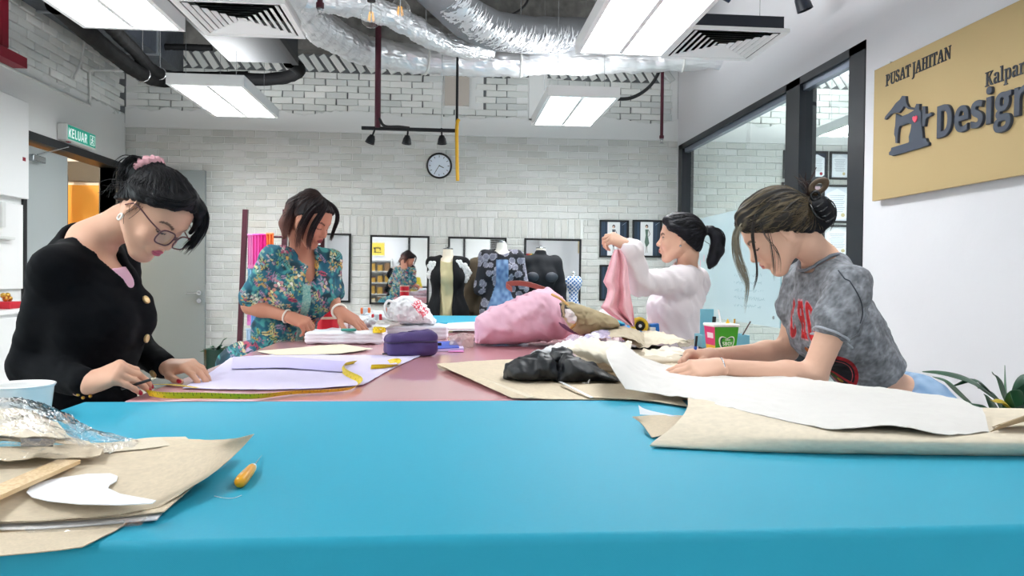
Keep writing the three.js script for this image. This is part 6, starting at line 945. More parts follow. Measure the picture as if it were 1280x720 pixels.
tag(mesh('pattern_paper', loft([[[322, 439, 0.905], [400, 432, 0.905], [428, 430, 0.906]], [[345, 444, 0.905], [420, 442, 0.905], [466, 436, 0.906]]], 20, 6, nz(0.001, 14, 3)), kraftPale), 'tan pattern paper lying beyond the lilac cloth', 'paper');
function slab(x0, x1, y1, d, h, dep, mat, name, label, cat, base = DECK, bump = 0.006, seed = 1) { // a folded soft stack
  const a = atD(x0, y1, d), b = atD(x1, y1, d), w = b.x - a.x, cx = (a.x + b.x) / 2, f = (x, y, z) => { const qx = Math.abs(x) - w / 2 + 0.014, qy = Math.abs(y - h / 2) - h / 2 + 0.012, qz = Math.abs(z) - dep / 2 + 0.014; const o = Math.hypot(Math.max(qx, 0), Math.max(qy, 0), Math.max(qz, 0)) + Math.min(Math.max(qx, qy, qz), 0) - 0.012; return o + bump * noise3(x * 12, y * 8, z * 12 + seed) + 0.002 * Math.sin(y * 420 / (h / 0.05)) ; };
  const m = mesh(name, net(f, V(-w / 2 - 0.02, -0.004, -dep / 2 - 0.02), V(w / 2 + 0.02, h + 0.02, dep / 2 + 0.02), 0.005), mat); m.position.set(cx, base, -d); return tag(m, label, cat);
}
slab(386, 482, 430, 3.75, 0.058, 0.26, std('#e6e8f0', 0.85), 'folded_cloth', 'white folded cloth under the hand with the wide bangle', 'cloth', DECK, 0.005, 2);
slab(425, 447, 412, 3.62, 0.014, 0.04, std('#2f8f83', 0.5), 'seam_ripper_case', 'flat green case on the white folded cloth', 'case', DECK + 0.06, 0.0, 3);
slab(470, 560, 412, 4.05, 0.07, 0.24, std('#d9dde6', 0.85), 'folded_cloth', 'grey white folded cloth under the white carrier bag', 'cloth', DECK, 0.006, 5);
const pastel = [['#dfe5ea', [[437, 405], [445, 396], [468, 392], [486, 396], [488, 405], [470, 411], [448, 410]], 4.15, 'pale garment heaped beside the hand with the bangle'], ['#cfdbe2', [[448, 398], [456, 389], [475, 387], [486, 392], [480, 401], [458, 402]], 4.35, 'pale blue garment on the far side of the heap'], ['#e4e3de', [[462, 409], [475, 400], [500, 399], [508, 408], [492, 414], [470, 414]], 4.0, 'crumpled off-white garment beside the white carrier bag']];
for (const [c, o, d, label] of pastel) tag(mesh('garment', puff(o, d, 0.075, 0.04, { wrinkle: 0.011, freq: 22, cell: 0.006, seed: d }), std(c, 0.85)), label, 'garment');
for (const [px, py, d, c, label] of [[457, 388, 4.32, '#ea7b3e', 'orange thread packet on the pale garments'], [487, 388, 4.12, '#ea7b3e', 'orange thread packet beside the carrier bag handle'], [471, 396, 4.1, '#cf2434', 'small red packet on the heap of garments']]) { const p = atD(px, py, d), t = thing('thread_packet', label, 'packet', p.clone().setY(Math.max(p.y - 0.02, DECK))); mesh('wrapper', rbox(0.055, 0.035, 0.03, 0.006, 0, 0.0178, 0), std(c, 0.45), t); mesh('label_band', rbox(0.03, 0.0355, 0.0305, 0.004, 0, 0.018, 0.0004), std('#d5e2ea', 0.5), t); }
{ // coiled yellow tape and the small white card
  const p = atD(474, 413, 3.62), pts = []; for (let i = 0; i < 90; i++) { const a = i * 0.42, r = 0.012 + i * 0.00022; pts.push(V(Math.cos(a) * r, 0.01 + 0.004 * Math.sin(a * 0.5), Math.sin(a) * r)); } const t = thing('tape_coil', 'coil of yellow tape measure on the folded white cloth', 'tape measure', V(p.x, DECK + 0.058, p.z)); mesh('tape', sheet((u, v) => { const C = pts[Math.min(89, Math.floor(u * 89.99))]; return C.clone().add(V(0, v * 0.02 - 0.008, 0)); }, 160, 1, 0.0008), tapeMat, t);
  tag(mesh('paper_card', flat([[465, 409], [478, 401], [488, 407], [476, 412]], DECK + 0.075, 0.001), paperWhite), 'small folded white card beside the yellow coil', 'card');
}
{ // white carrier bag with red print
  const o = [[482, 398], [484, 388], [488, 378], [498, 371], [510, 369], [522, 373], [532, 380], [540, 392], [546, 402], [543, 407], [520, 408], [495, 408]], d = 4.02, t = thing('carrier_bag', 'white plastic carrier bag with red print and loop handle', 'bag', atD(514, 407, d)), at = (g) => g.translate(-t.position.x, -t.position.y, -t.position.z);
  const g = puff(o, d, 0.1, 0.06, { wrinkle: 0.008, freq: 24, cell: 0.0055, seed: 3, floor: DECK + 0.068 }); const p = g.attributes.position, A = atD(522, 374, d), B = atD(536, 390, d), wht = lin('#eef0f3'), red = lin('#d6284a'); colour(g, (x, y, z) => { const u = ((x - A.x) * (B.x - A.x) + (y - A.y) * (B.y - A.y)) / A.distanceToSquared(B), n = -(x - A.x) * (B.y - A.y) + (y - A.y) * (B.x - A.x), w = n / A.distanceTo(B); return z > -d && u > 0 && u < 1 && w > -0.038 && w < 0.004 && noise3(u * 7, w * 130, 1) > -0.1 ? red : wht; });
  mesh('bag_body', at(g), phys('#ffffff', 0.35, { vertexColors: true, transmission: 0.15 }), t);
  mesh('handle', at(tube([[492, 378], [485, 376], [481, 383], [483, 394], [490, 400]].map(([x, y]) => atD(x, y, d - 0.06)), 0.007, 30, 8)), M.whiteGloss, t);
}
{ // purple pouch
  const d = 3.13, o = atD(513, 443, d), t = thing('zip_pouch', 'purple zipped pouch with a round embossed badge', 'pouch', V(o.x, DECK, -d)), w = 0.215, h = 0.105, dep = 0.12, f = (x, y, z) => { const sl = 0.018 * smooth(-x, -0.1, 0.12), qx = Math.abs(x) - w / 2 + 0.028, qy = Math.abs(y - h / 2 + sl * 0.5) - h / 2 + sl * 0.5 + 0.028, qz = Math.abs(z) - dep / 2 + 0.028, s = Math.hypot(Math.max(qx, 0), Math.max(qy, 0), Math.max(qz, 0)) + Math.min(Math.max(qx, qy, qz), 0) - 0.028, seam = Math.abs(y - 0.062 + sl * 0.4); return Math.max(s + 0.003 * noise3(x * 16, y * 16, z * 16) + 0.003 * Math.exp(-((seam / 0.004) ** 2)), -y); };
  t.rotation.y = 0.25; mesh('pouch_body', net(f, V(-0.13, -0.01, -0.08), V(0.13, 0.125, 0.08), 0.004), std('#46356e', 0.6, { bumpMap: T.weave, bumpScale: 0.0008 }), t);
  mesh('zip', tube([V(-0.107, 0.058, 0.02), V(-0.095, 0.058, 0.057), V(0.0, 0.06, 0.0605), V(0.095, 0.06, 0.057), V(0.107, 0.06, 0.02)], 0.003, 50, 8), std('#2c2147', 0.4), t);
  mesh('badge', lathe([[0, 0.004], [0.012, 0.003], [0.016, 0], [0, -0.002]], 24).translate(0.0, h - 0.006, 0.015), std('#3a2b60', 0.5), t); mesh('zip_pull', rbox(0.02, 0.012, 0.006, 0.002, 0.118, 0.045, 0.012), M.black, t); mesh('zip_pull', rbox(0.018, 0.006, 0.012, 0.002, -0.112, 0.012, 0.03), M.black, t);
}
{ // booklet, cards and clear packets between pouch and tote
  const b = thing('booklet', 'blue booklet beside the purple pouch', 'booklet', onY(552, 434, DECK)), at = (g) => g.translate(-b.position.x, -b.position.y, -b.position.z); mesh('pages', at(flat([[536, 440], [580, 438], [576, 430], [545, 430]], DECK, 0.01)), std('#cfc3ea', 0.6), b); mesh('cover', at(flat([[537, 437], [574, 435], [570, 427], [545, 428]], DECK + 0.0105, 0.004)), std('#3657c4', 0.4), b);
  tag(mesh('leaflet', flat([[560, 440], [580, 440], [576, 433], [566, 433]], DECK + 0.0006, 0.001), std('#d77fc0', 0.5)), 'small pink and purple leaflet by the booklet', 'leaflet');
  tag(mesh('note_pad', loft([[[560, 405, 0.93], [600, 403, 0.93]], [[552, 412, 0.92], [600, 412, 0.92]]], 10, 4, () => 0, 0.012), paperWhite), 'white note pad near the pink tote', 'note pad');
  tag(mesh('zip_packet', puff([[560, 440], [562, 420], [575, 415], [594, 417], [592, 441]], 3.45, 0.015, 0.03, { wrinkle: 0.003, freq: 30, cell: 0.004 }), phys('#ead9d6', 0.1, { transmission: 0.6, thickness: 0 })), 'clear packet of pale trimmings against the pink tote', 'packet');
}
{ // pink tote and its straps
  const d = 3.62, o = [[594, 430], [593, 410], [594, 396], [610, 386], [630, 378], [655, 367], [672, 361], [690, 362], [703, 370], [714, 384], [720, 398], [722, 408], [716, 418], [700, 424], [670, 428], [640, 431], [615, 432]], t = thing('tote_bag', 'dusty pink cloth tote bag slumped on its side', 'bag', onY(655, 430, DECK)), at = (g) => g.translate(-t.position.x, -t.position.y, -t.position.z), A = atD(690, 362, d), B = atD(700, 425, d);
  mesh('bag_body', at(puff(o, d, 0.15, 0.1, { wrinkle: 0.007, freq: 9, cell: 0.0065, seed: 11, fold: (x, y) => 0.01 * Math.sin((x - A.x) * 70 + (y - A.y) * 25) * smooth(x, A.x - 0.09, A.x + 0.02) })), std('#dcb0c2', 0.9, { bumpMap: T.weave, bumpScale: 0.0015 }), t);
  mesh('leather_handle', at(sheet((u, v) => { const C = new THREE.CatmullRomCurve3([[640, 362, 3.58], [633, 356, 3.6], [650, 354, 3.64], [670, 358, 3.66], [690, 366, 3.66], [700, 372, 3.66]].map((q) => atD(...q)), false, 'centripetal'); return C.getPoint(u).add(V(0, (v - 0.5) * 0.024, (v - 0.5) * 0.01)); }, 40, 3, 0.004)), std('#9c4f42', 0.5), t);
  mesh('cloth_handle', at(tube([[695, 392, 3.5], [703, 406, 3.46], [718, 415, 3.44], [735, 418, 3.44], [745, 417, 3.46]].map((q) => atD(...q)), 0.009, 40, 8)), std('#6f3f5f', 0.8), t);
}
{ // straw bag with tissue inside
  const d = 3.3, o = [[700, 377], [716, 377], [736, 384], [756, 391], [772, 399], [776, 407], [764, 413], [745, 416], [724, 419], [712, 411], [703, 396]], t = thing('straw_bag', 'golden woven straw bag with dark lining lying open', 'bag', onY(735, 428, DECK)), at = (g) => g.translate(-t.position.x, -t.position.y, -t.position.z);
  const weave = tex(256, (u, v) => 0.5 + 0.5 * Math.sin(u * 2 * Math.PI * 16 + 3 * nA(u, v)) * Math.sin(v * 2 * Math.PI * 16), { repeat: [10, 10] });
  mesh('bag_body', at(metres(puff(o, d, 0.1, 0.06, { wrinkle: 0.006, freq: 40, cell: 0.006, seed: 4 }))), std('#f2dcae', 0.85, { bumpMap: weave, bumpScale: 0.01 }), t);
  mesh('lining', at(puff([[699, 378], [709, 379], [716, 392], [717, 408], [709, 404], [702, 392]], d + 0.02, 0.112, 0.02, { wrinkle: 0.004, cell: 0.006 })), M.black, t);
  mesh('rim_band', at(tube([[690, 368, 3.38], [704, 376, 3.3], [716, 390, 3.22], [719, 404, 3.2], [713, 411, 3.2]].map((q) => atD(...q)), 0.006, 30, 6)), std('#c99a5a', 0.8), t);
  tag(mesh('tissue', puff([[706, 386], [714, 386], [722, 396], [721, 406], [711, 404], [706, 396]], 3.2, 0.03, 0.02, { wrinkle: 0.006, freq: 40, cell: 0.0045 }), std('#d9cfd0', 0.9)), 'crumpled pale tissue in the mouth of the straw bag', 'tissue');
}
// ---------------------------------------------------------------- middle: kraft sheets, black leather, pattern papers
tag(mesh('kraft_paper', loft([[[545, 455, 0.915], [600, 451, 0.903], [690, 448, 0.903], [780, 446, 0.903]], [[575, 468, 0.914], [650, 470, 0.903], [740, 470, 0.903], [830, 470, 0.903]], [[640, 497.5, 0.905], [700, 499, 0.903], [780, 499.5, 0.903], [862, 500, 0.903]]], 50, 24, nz(0.0008, 12, 3)), kraft), 'large brown kraft sheet under the black leather', 'paper');
tag(mesh('kraft_paper', loft([[[548, 460, 0.9065], [575, 466, 0.906], [620, 482, 0.906], [660, 497, 0.906]], [[546, 456, 0.911], [580, 465, 0.9105], [630, 482, 0.9105], [668, 496, 0.9095]]], 30, 6), kraftPale), 'narrow folded kraft edge along the big kraft sheet', 'paper');
tag(mesh('kraft_paper', loft([[[700, 482, 0.9075], [770, 480, 0.9075], [840, 486, 0.9075]], [[735, 497, 0.9065], [800, 500, 0.9065], [860, 508, 0.9065]]], 24, 8, nz(0.001, 14, 8)), kraft), 'small kraft sheet under the edge of the cream cloth', 'paper');
tag(mesh('paper_strip', flat([[698, 477], [702, 477], [742, 497], [738, 497.5]], 0.9078, 0.001), paperWhite), 'thin white paper strip on the kraft sheets', 'paper');
{
  const leather = phys('#12171e', 0.5, { bumpMap: T.crumple, bumpScale: 0.0015 }), t = thing('black_leather', 'crumpled black leather pieces lying on the kraft sheet', 'leather', onY(700, 480, DECK)), at = (g) => g.translate(-t.position.x, -t.position.y, -t.position.z);
  mesh('leather_piece', at(metres(puff([[628, 474], [632, 455], [645, 446], [672, 440], [690, 444], [702, 462], [704, 478], [690, 483], [650, 480]], 2.36, 0.1, 0.06, { wrinkle: 0.011, freq: 9, cell: 0.005, seed: 2 }), 2)), leather, t);
  mesh('leather_piece', at(metres(puff([[690, 482], [694, 462], [706, 442], [722, 446], [744, 456], [764, 466], [776, 474], [770, 479], [740, 481], [715, 484]], 2.34, 0.09, 0.05, { wrinkle: 0.011, freq: 9, cell: 0.005, seed: 6 }), 2)), leather, t);
  mesh('leather_piece', at(metres(puff([[684, 452], [690, 436], [704, 431], [716, 440], [712, 456]], 2.42, 0.08, 0.04, { wrinkle: 0.01, freq: 20, cell: 0.005, seed: 9 }), 2)), leather, t);
  const thr = [[728, 478], [733, 479], [737, 474], [734, 481], [727, 483]].map(([x, y]) => atD(x, y, 2.24)); tag(mesh('thread', tube(thr, 0.0006, 30, 5), paperWhite), 'loose pale thread on the black leather', 'thread');
}
const sheetsPx = [
  [[[[662, 441, 0.985], [690, 432, 1.0], [712, 424, 1.01]], [[684, 446, 0.965], [705, 438, 0.985], [728, 430, 0.99]]], paperWhite, 'white paper corner tucked over the black leather', 0.004],
  [[[[700, 428, 1.0], [745, 424, 1.01], [790, 428, 1.0]], [[712, 438, 0.985], [750, 442, 0.985], [785, 444, 0.98]], [[722, 446, 0.965], [760, 456, 0.95], [775, 462, 0.94]]], cream, 'cream crumpled pattern paper behind the black leather', 0.008],
  [[[[735, 414, 0.99], [775, 408, 1.01], [805, 416, 1.0]], [[750, 424, 0.98], [780, 422, 1.0], [806, 432, 0.985]]], std('#b7aa92', 0.85), 'stiff tan pattern paper standing over the crumpled papers', 0.005],
  [[[[775, 410, 0.975], [820, 414, 0.98], [850, 422, 0.975]], [[785, 428, 0.97], [815, 424, 0.98], [858, 426, 0.965]], [[800, 434, 0.955], [830, 430, 0.965], [864, 428, 0.955]]], kraftPale, 'pale tan pattern paper with a torn edge by the tape dispenser', 0.006],
  [[[[790, 440, 0.95], [840, 434, 0.955], [868, 440, 0.945]], [[800, 450, 0.94], [840, 448, 0.945], [866, 452, 0.93]], [[810, 462, 0.915], [845, 464, 0.915], [870, 466, 0.91]]], cream, 'cream paper piece in front of the hand with the pen', 0.008],
  [[[[722, 424, 0.985], [745, 414, 1.005], [762, 412, 1.0]], [[735, 428, 0.985], [752, 422, 1.0], [764, 424, 0.99]]], phys('#d5ccf0', 0.2, { transmission: 0.3, thickness: 0 }), 'lilac tinted clear sheet beside the straw bag', 0.004],
  [[[[845, 428, 0.94], [870, 424, 0.945], [884, 430, 0.935]], [[850, 434, 0.93], [872, 432, 0.935], [884, 436, 0.925]]], std('#8f8474', 0.85), 'grey brown paper offcut near the scissors', 0.004],
  [[[[785, 436, 0.94], [810, 431, 0.95], [838, 434, 0.94]], [[790, 441, 0.93], [815, 438, 0.935], [845, 438, 0.93]]], std('#1c1b1c', 0.6), 'dark sheet painted as the shade between the pattern papers', 0.004],  // shade in the gap put in as a near-black sheet
];
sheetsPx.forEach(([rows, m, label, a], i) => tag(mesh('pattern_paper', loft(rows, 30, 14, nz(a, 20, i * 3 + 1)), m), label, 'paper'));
{ // base under the heap, so that nothing floats: a low stack of folded interfacing
  slab(730, 865, 440, 2.72, 0.05, 0.34, std('#cfc4b0', 0.9), 'folded_interfacing', 'stack of folded beige interfacing under the pattern papers', 'cloth', DECK, 0.004, 9);
}
tag(mesh('scissors_handle', join([new THREE.TorusGeometry(0.02, 0.0045, 8, 24).scale(1.3, 1, 1).translate(0.0, 0, 0), new THREE.TorusGeometry(0.02, 0.0045, 8, 24).scale(1.5, 1, 1).translate(0.03, 0.03, 0), bar(V(-0.02, 0.01, 0), V(-0.12, 0.0, 0), 0.006, 8, 0.002), bar(V(0.0, 0.02, 0), V(-0.12, 0.004, 0), 0.006, 8, 0.002)]).rotateX(-1.35).translate(...onY(868, 447, 0.945).toArray()), phys('#17181b', 0.3)), 'black handled scissors in front of the writing hand', 'scissors');
// tape dispenser, white cloth, blue strip
{
  const p = onY(800, 419, 0.955), t = thing('tape_dispenser', 'blue tape dispenser with a yellow tape roll', 'tape dispenser', V(p.x, 0.951, p.z)); mesh('frame', join([rbox(0.11, 0.012, 0.05, 0.004, 0.01, 0.006, 0), rbox(0.045, 0.05, 0.05, 0.006, 0.07, 0.03, 0).rotateZ(0.1)]), phys('#1f6fc4', 0.3), t); mesh('tape_roll', lathe([[0.024, -0.022], [0.04, -0.022], [0.042, 0], [0.04, 0.022], [0.024, 0.022], [0.024, -0.022]], 36).rotateX(Math.PI / 2).translate(-0.005, 0.05, 0), phys('#e9c53a', 0.25), t); mesh('roll_core', lathe([[0.0, -0.02], [0.0245, -0.02], [0.0245, 0.02], [0.0, 0.02]], 30).rotateX(Math.PI / 2).translate(-0.005, 0.05, 0), M.black, t); mesh('hub', cyl(0.008, 0.008, 0.046, 14).rotateX(Math.PI / 2).translate(-0.005, 0.05, 0), M.offwhite, t); mesh('label_patch', rbox(0.03, 0.03, 0.052, 0.003, 0.055, 0.03, 0), M.white, t);
}
tag(mesh('ribbon', loft([[[762, 405, 0.985], [785, 408, 0.985], [808, 416, 0.975]], [[760, 409, 0.98], [784, 413, 0.98], [806, 420, 0.97]]], 20, 3), std('#2b7fd0', 0.5)), 'bright blue strip of cloth next to the tape dispenser', 'ribbon');
tag(mesh('garment', puff([[742, 398], [748, 388], [762, 385], [775, 390], [785, 398], [790, 405], [770, 408], [752, 407]], 3.9, 0.1, 0.05, { wrinkle: 0.01, freq: 20, seed: 8 }), std('#eceef2', 0.85)), 'white garment heaped below the pink cloth', 'garment');
tag(mesh('garment', puff([[764, 406], [772, 399], [782, 403], [780, 409]], 3.75, 0.05, 0.03, { wrinkle: 0.006, freq: 26, seed: 3 }), std('#3aa3b4', 0.8)), 'small teal cloth peeking out below the pink cloth', 'cloth');
// ---------------------------------------------------------------- right: cream cloth over a kraft roll
tag(mesh('white_cloth', loft([
  [[757, 438, 1.0], [775, 428, 1.02], [800, 445, 0.985], [830, 456, 0.955], [900, 466, 0.94], [980, 470, 0.94], [1060, 480, 0.945], [1130, 488, 0.945], [1190, 498, 0.945], [1228, 510, 0.945]],
  [[765, 460, 0.985], [785, 455, 0.985], [815, 468, 0.955], [850, 476, 0.94], [910, 486, 0.94], [990, 496, 0.942], [1060, 505, 0.948], [1125, 508, 0.952], [1190, 516, 0.95], [1232, 522, 0.945]],
  [[782, 486, 0.935], [800, 490, 0.93], [830, 493, 0.925], [870, 500, 0.93], [930, 514, 0.935], [1000, 530, 0.94], [1045, 537, 0.945], [1110, 532, 0.955], [1180, 542, 0.945], [1236, 540, 0.94]]], 110, 50, (u, v, p) => 0.0025 * noise3(p.x * 10, p.z * 14, 4) + 0.0015 * noise3(p.x * 26, p.z * 20, 8)), std('#dbd9d6', 0.85, { bumpMap: T.weave, bumpScale: 0.0003 })), 'long white cloth draped from the heap across the kraft roll', 'cloth');
{
  const k = thing('kraft_roll', 'flattened roll of brown kraft paper along the turquoise table', 'paper', onY(1040, 560, DECK)), at = (g) => g.translate(-k.position.x, -k.position.y, -k.position.z);
  mesh('outer_sheet', at(loft([[[860, 497, 0.93], [960, 500, 0.93], [1060, 505, 0.932], [1160, 508, 0.932], [1330, 512, 0.934]], [[858, 512, 0.934], [960, 520, 0.935], [1060, 526, 0.935], [1160, 530, 0.935], [1330, 534, 0.936]], [[838, 536, 0.93], [950, 546, 0.931], [1050, 550, 0.932], [1160, 552, 0.932], [1330, 554, 0.932]], [[812, 557, 0.906], [940, 563, 0.905], [1050, 566, 0.905], [1160, 567.5, 0.905], [1330, 569, 0.905]], [[860, 545, 0.9015], [950, 552, 0.9015], [1050, 555, 0.9015], [1160, 557, 0.9015], [1330, 558, 0.9015]], [[880, 520, 0.9015], [960, 524, 0.9015], [1050, 528, 0.9015], [1160, 530, 0.9015], [1330, 532, 0.9015]]], 60, 40, nz(0.0008, 8, 2), 0.001)), kraftPale, k);
  mesh('inner_fold', at(loft([[[790, 521, 0.93], [820, 519, 0.928], [870, 520, 0.922]], [[800, 528, 0.918], [826, 530, 0.916], [872, 530, 0.912]], [[815, 547, 0.904], [836, 543, 0.9045], [880, 540, 0.905]]], 20, 12)), kraft, k);
  mesh('paper_corner', at(loft([[[798, 506, 0.945], [803, 512, 0.935]], [[800, 518, 0.926], [850, 521, 0.925]]], 8, 6)), paperWhite, k);
  mesh('curled_end', at(loft([[[1238, 540, 0.94], [1262, 532, 0.95], [1320, 516, 0.975]], [[1250, 531, 0.955], [1275, 522, 0.968], [1325, 505, 0.99]], [[1240, 534, 0.938], [1268, 527, 0.945], [1320, 512, 0.96]]], 20, 14)), std('#b59f80', 0.85), k);
}
{ // paper cup with lid and straw
  const d = 2.72, c = atD(901, 440, d), t = thing('drink_cup', 'green square paper cup with heart print, white lid and straw', 'cup', V(c.x, DECK, -d)), h = 0.155, wb = 0.034, wt = 0.047;
  const cupPrint = canvasTex(256, 384, (x, w, H) => { x.fillStyle = '#43b02a'; x.fillRect(0, 0, w, H); const heart = (s, col, ox) => { x.fillStyle = col; x.beginPath(); x.moveTo(128 + ox, 150 + s * 1.35); x.bezierCurveTo(128 - s * 1.5 + ox, 150 + s * 0.1, 128 - s * 1.1 + ox, 150 - s * 1.2, 128 + ox, 150 - s * 0.45); x.bezierCurveTo(128 + s * 1.1 + ox, 150 - s * 1.2, 128 + s * 1.5 + ox, 150 + s * 0.1, 128 + ox, 150 + s * 1.35); x.fill(); }; heart(92, '#f2faf0', 0); heart(78, '#1d5a3c', 2); heart(66, '#43b02a', 8); x.fillStyle = '#f2faf0'; x.textAlign = 'center'; x.font = 'bold 20px sans-serif'; x.fillText('MAKE', 134, 128); x.font = 'bold 46px sans-serif'; x.fillText('SBOY', 134, 172); x.font = 'bold 18px sans-serif'; x.fillText('IT IS', 134, 196); });
  const side = canvasTex(64, 384, (x, w, H) => { x.fillStyle = '#f2b90f'; x.fillRect(0, 0, w, H); x.fillStyle = '#e0116e'; x.fillRect(0, 0, w, H * 0.45); x.fillStyle = '#f7dfe9'; x.fillRect(14, 60, 36, 50); });
  const quad = (a, b, m, turn) => { const g = new THREE.BufferGeometry(); g.setAttribute('position', new THREE.Float32BufferAttribute([-wb, 0, wb, wb, 0, wb, wt, h, wt, -wb, 0, wb, wt, h, wt, -wt, h, wt], 3)); g.setAttribute('uv', new THREE.Float32BufferAttribute([0, 0, 1, 0, 1, 1, 0, 0, 1, 1, 0, 1], 2)); g.computeVertexNormals(); return mesh('cup_side', g.rotateY(turn), m, t); };
  const mf = std('#ffffff', 0.45, { map: cupPrint }), ms = std('#ffffff', 0.45, { map: side }); t.rotation.y = 0.08; quad(0, 0, mf, 0); quad(0, 0, ms, -Math.PI / 2); quad(0, 0, mf, Math.PI); quad(0, 0, ms, Math.PI / 2); mesh('cup_base', box(wb * 2, 0.003, wb * 2, 0, 0.0015, 0), M.black, t);
  mesh('lid', rbox(wt * 2 + 0.008, 0.012, wt * 2 + 0.008, 0.005, 0, h + 0.004, 0), M.whiteGloss, t); mesh('straw', bar(V(0.0, h, 0), V(-0.012, h + 0.06, 0), 0.0035, 10), M.whiteGloss, t); mesh('lid_tab', new THREE.ConeGeometry(0.008, 0.018, 12).translate(0.026, h + 0.019, 0), std('#eebc2e', 0.4), t);
}
{ // blue caddy with pens
  const d = 3.1, c = atD(902, 430, d), t = thing('pen_caddy', 'light blue plastic caddy with pens behind the green cup', 'caddy', V(c.x + 0.0, DECK, -d)); const blue = phys('#7fbfd2', 0.4); mesh('tray', join([rbox(0.2, 0.006, 0.1, 0.002, 0, 0.045, 0), rbox(0.2, 0.05, 0.005, 0.002, 0, 0.07, 0.048), rbox(0.2, 0.05, 0.005, 0.002, 0, 0.07, -0.048), rbox(0.005, 0.05, 0.1, 0.002, -0.1, 0.07, 0), rbox(0.005, 0.05, 0.1, 0.002, 0.1, 0.07, 0)]), blue, t);
  mesh('back_plate', rbox(0.06, 0.12, 0.005, 0.002, -0.05, 0.14, -0.045), blue, t); for (const x of [-0.085, 0.085]) mesh('foot', rbox(0.012, 0.044, 0.06, 0.003, x, 0.022, 0), M.black, t); mesh('foot', rbox(0.008, 0.044, 0.03, 0.003, -0.03, 0.022, 0.02), M.black, t);
  tag(mesh('marker', bar(V(c.x - 0.04, DECK + 0.05, -d), V(c.x - 0.035, DECK + 0.17, -d + 0.005), 0.008, 12), M.black), 'black marker standing in the blue caddy', 'marker'); tag(mesh('paint_brush', bar(V(c.x + 0.07, DECK + 0.055, -d), V(c.x + 0.125, DECK + 0.15, -d), 0.003, 8), std('#5a4640', 0.5)), 'thin brown brush leaning out of the blue caddy', 'brush'); tag(mesh('pencil', bar(V(c.x + 0.05, DECK + 0.05, -d), V(c.x + 0.055, DECK + 0.16, -d), 0.004, 6), std('#e0a230', 0.5)), 'yellow pencil standing in the blue caddy', 'pencil');
}

// ---------------------------------------------------------------- dress forms in front of the mirrors
function dressForm(px, pyNeck, d, label, color, sh = 0.18, low = 0.75, scale = 1) {
  const n = atD(px, pyNeck, d), J = {}, y = n.y, x = n.x, z = n.z; J.neck = V(x, y - 0.1 * scale, z); J.shL = V(x + sh - 0.03, y - 0.135 * scale, z); J.shR = V(x - sh + 0.03, y - 0.135 * scale, z); J.chest = V(x, y - 0.25 * scale, z); J.waist = V(x, y - 0.44 * scale, z); J.pelvis = V(x, y - 0.6 * scale, z);
  const t = thing('dress_form', label, 'mannequin', V(x, 0, z)), f = new Field(); torso(f, J, 0, { width: sh / 0.18 }); f.cone(J.neck, V(x, y, z), 0.05, 0.045, 0.02); f.post = (v, X, Y) => Math.max(v, Y - y, (y - low) - Y);
  addPart(t, 'torso', net(f, V(x - 0.24, y - low - 0.02, z - 0.18), V(x + 0.24, y + 0.02, z + 0.22), 0.011), std(color, 0.7)); mesh('neck_cap', lathe([[0, 0.02], [0.012, 0.018], [0.02, 0.006], [0.045, 0.004], [0.046, -0.004], [0, -0.004]], 20).translate(0, y, 0), M.steel, t);
  mesh('stand_pole', bar(V(0, 0.03, 0), V(0, y - low + 0.05, 0), 0.016, 10), M.steel, t); mesh('base', lathe([[0, 0], [0.2, 0], [0.2, 0.012], [0.03, 0.03], [0, 0.03]], 28), M.blackMetal, t); return { t, J, y, x, z };
}
function wear(D, name, o, mat, paint, label) { const f = new Field(), J = { ...D.J }; torso(f, J, o.t ?? 0.015, { width: o.width ?? 1, bust: o.bust ?? 0.045 }); if (o.sleeve) for (const [s, k] of [['L', 1], ['R', -1]]) { J['el' + s] = J['sh' + s].clone().add(V(k * 0.05, -0.24, 0.02)); J['wr' + s] = J['sh' + s].clone().add(V(k * 0.06, -0.48, 0.04)); arm(f, J, s, o.t ?? 0.015, o.sleeve, 0.95, 0.01); } if (o.skirt) f.cone(J.pelvis, V(D.x, D.y - o.skirt, D.z), 0.17, o.flare ?? 0.24, 0.08); o.cut?.(f); f.post = (d, x, y, z) => Math.max(d + 0.006 * noise3(x * 9, y * 4, z * 9), (D.y - o.low) - y, o.open ? o.open(x, y, z) : -1); const g = net(f, V(D.x - 0.36, D.y - o.low - 0.02, D.z - 0.3), V(D.x + 0.36, D.y + 0.05, D.z + 0.32), 0.009, paint); return addPart(D.t, name, g, mat, label); }
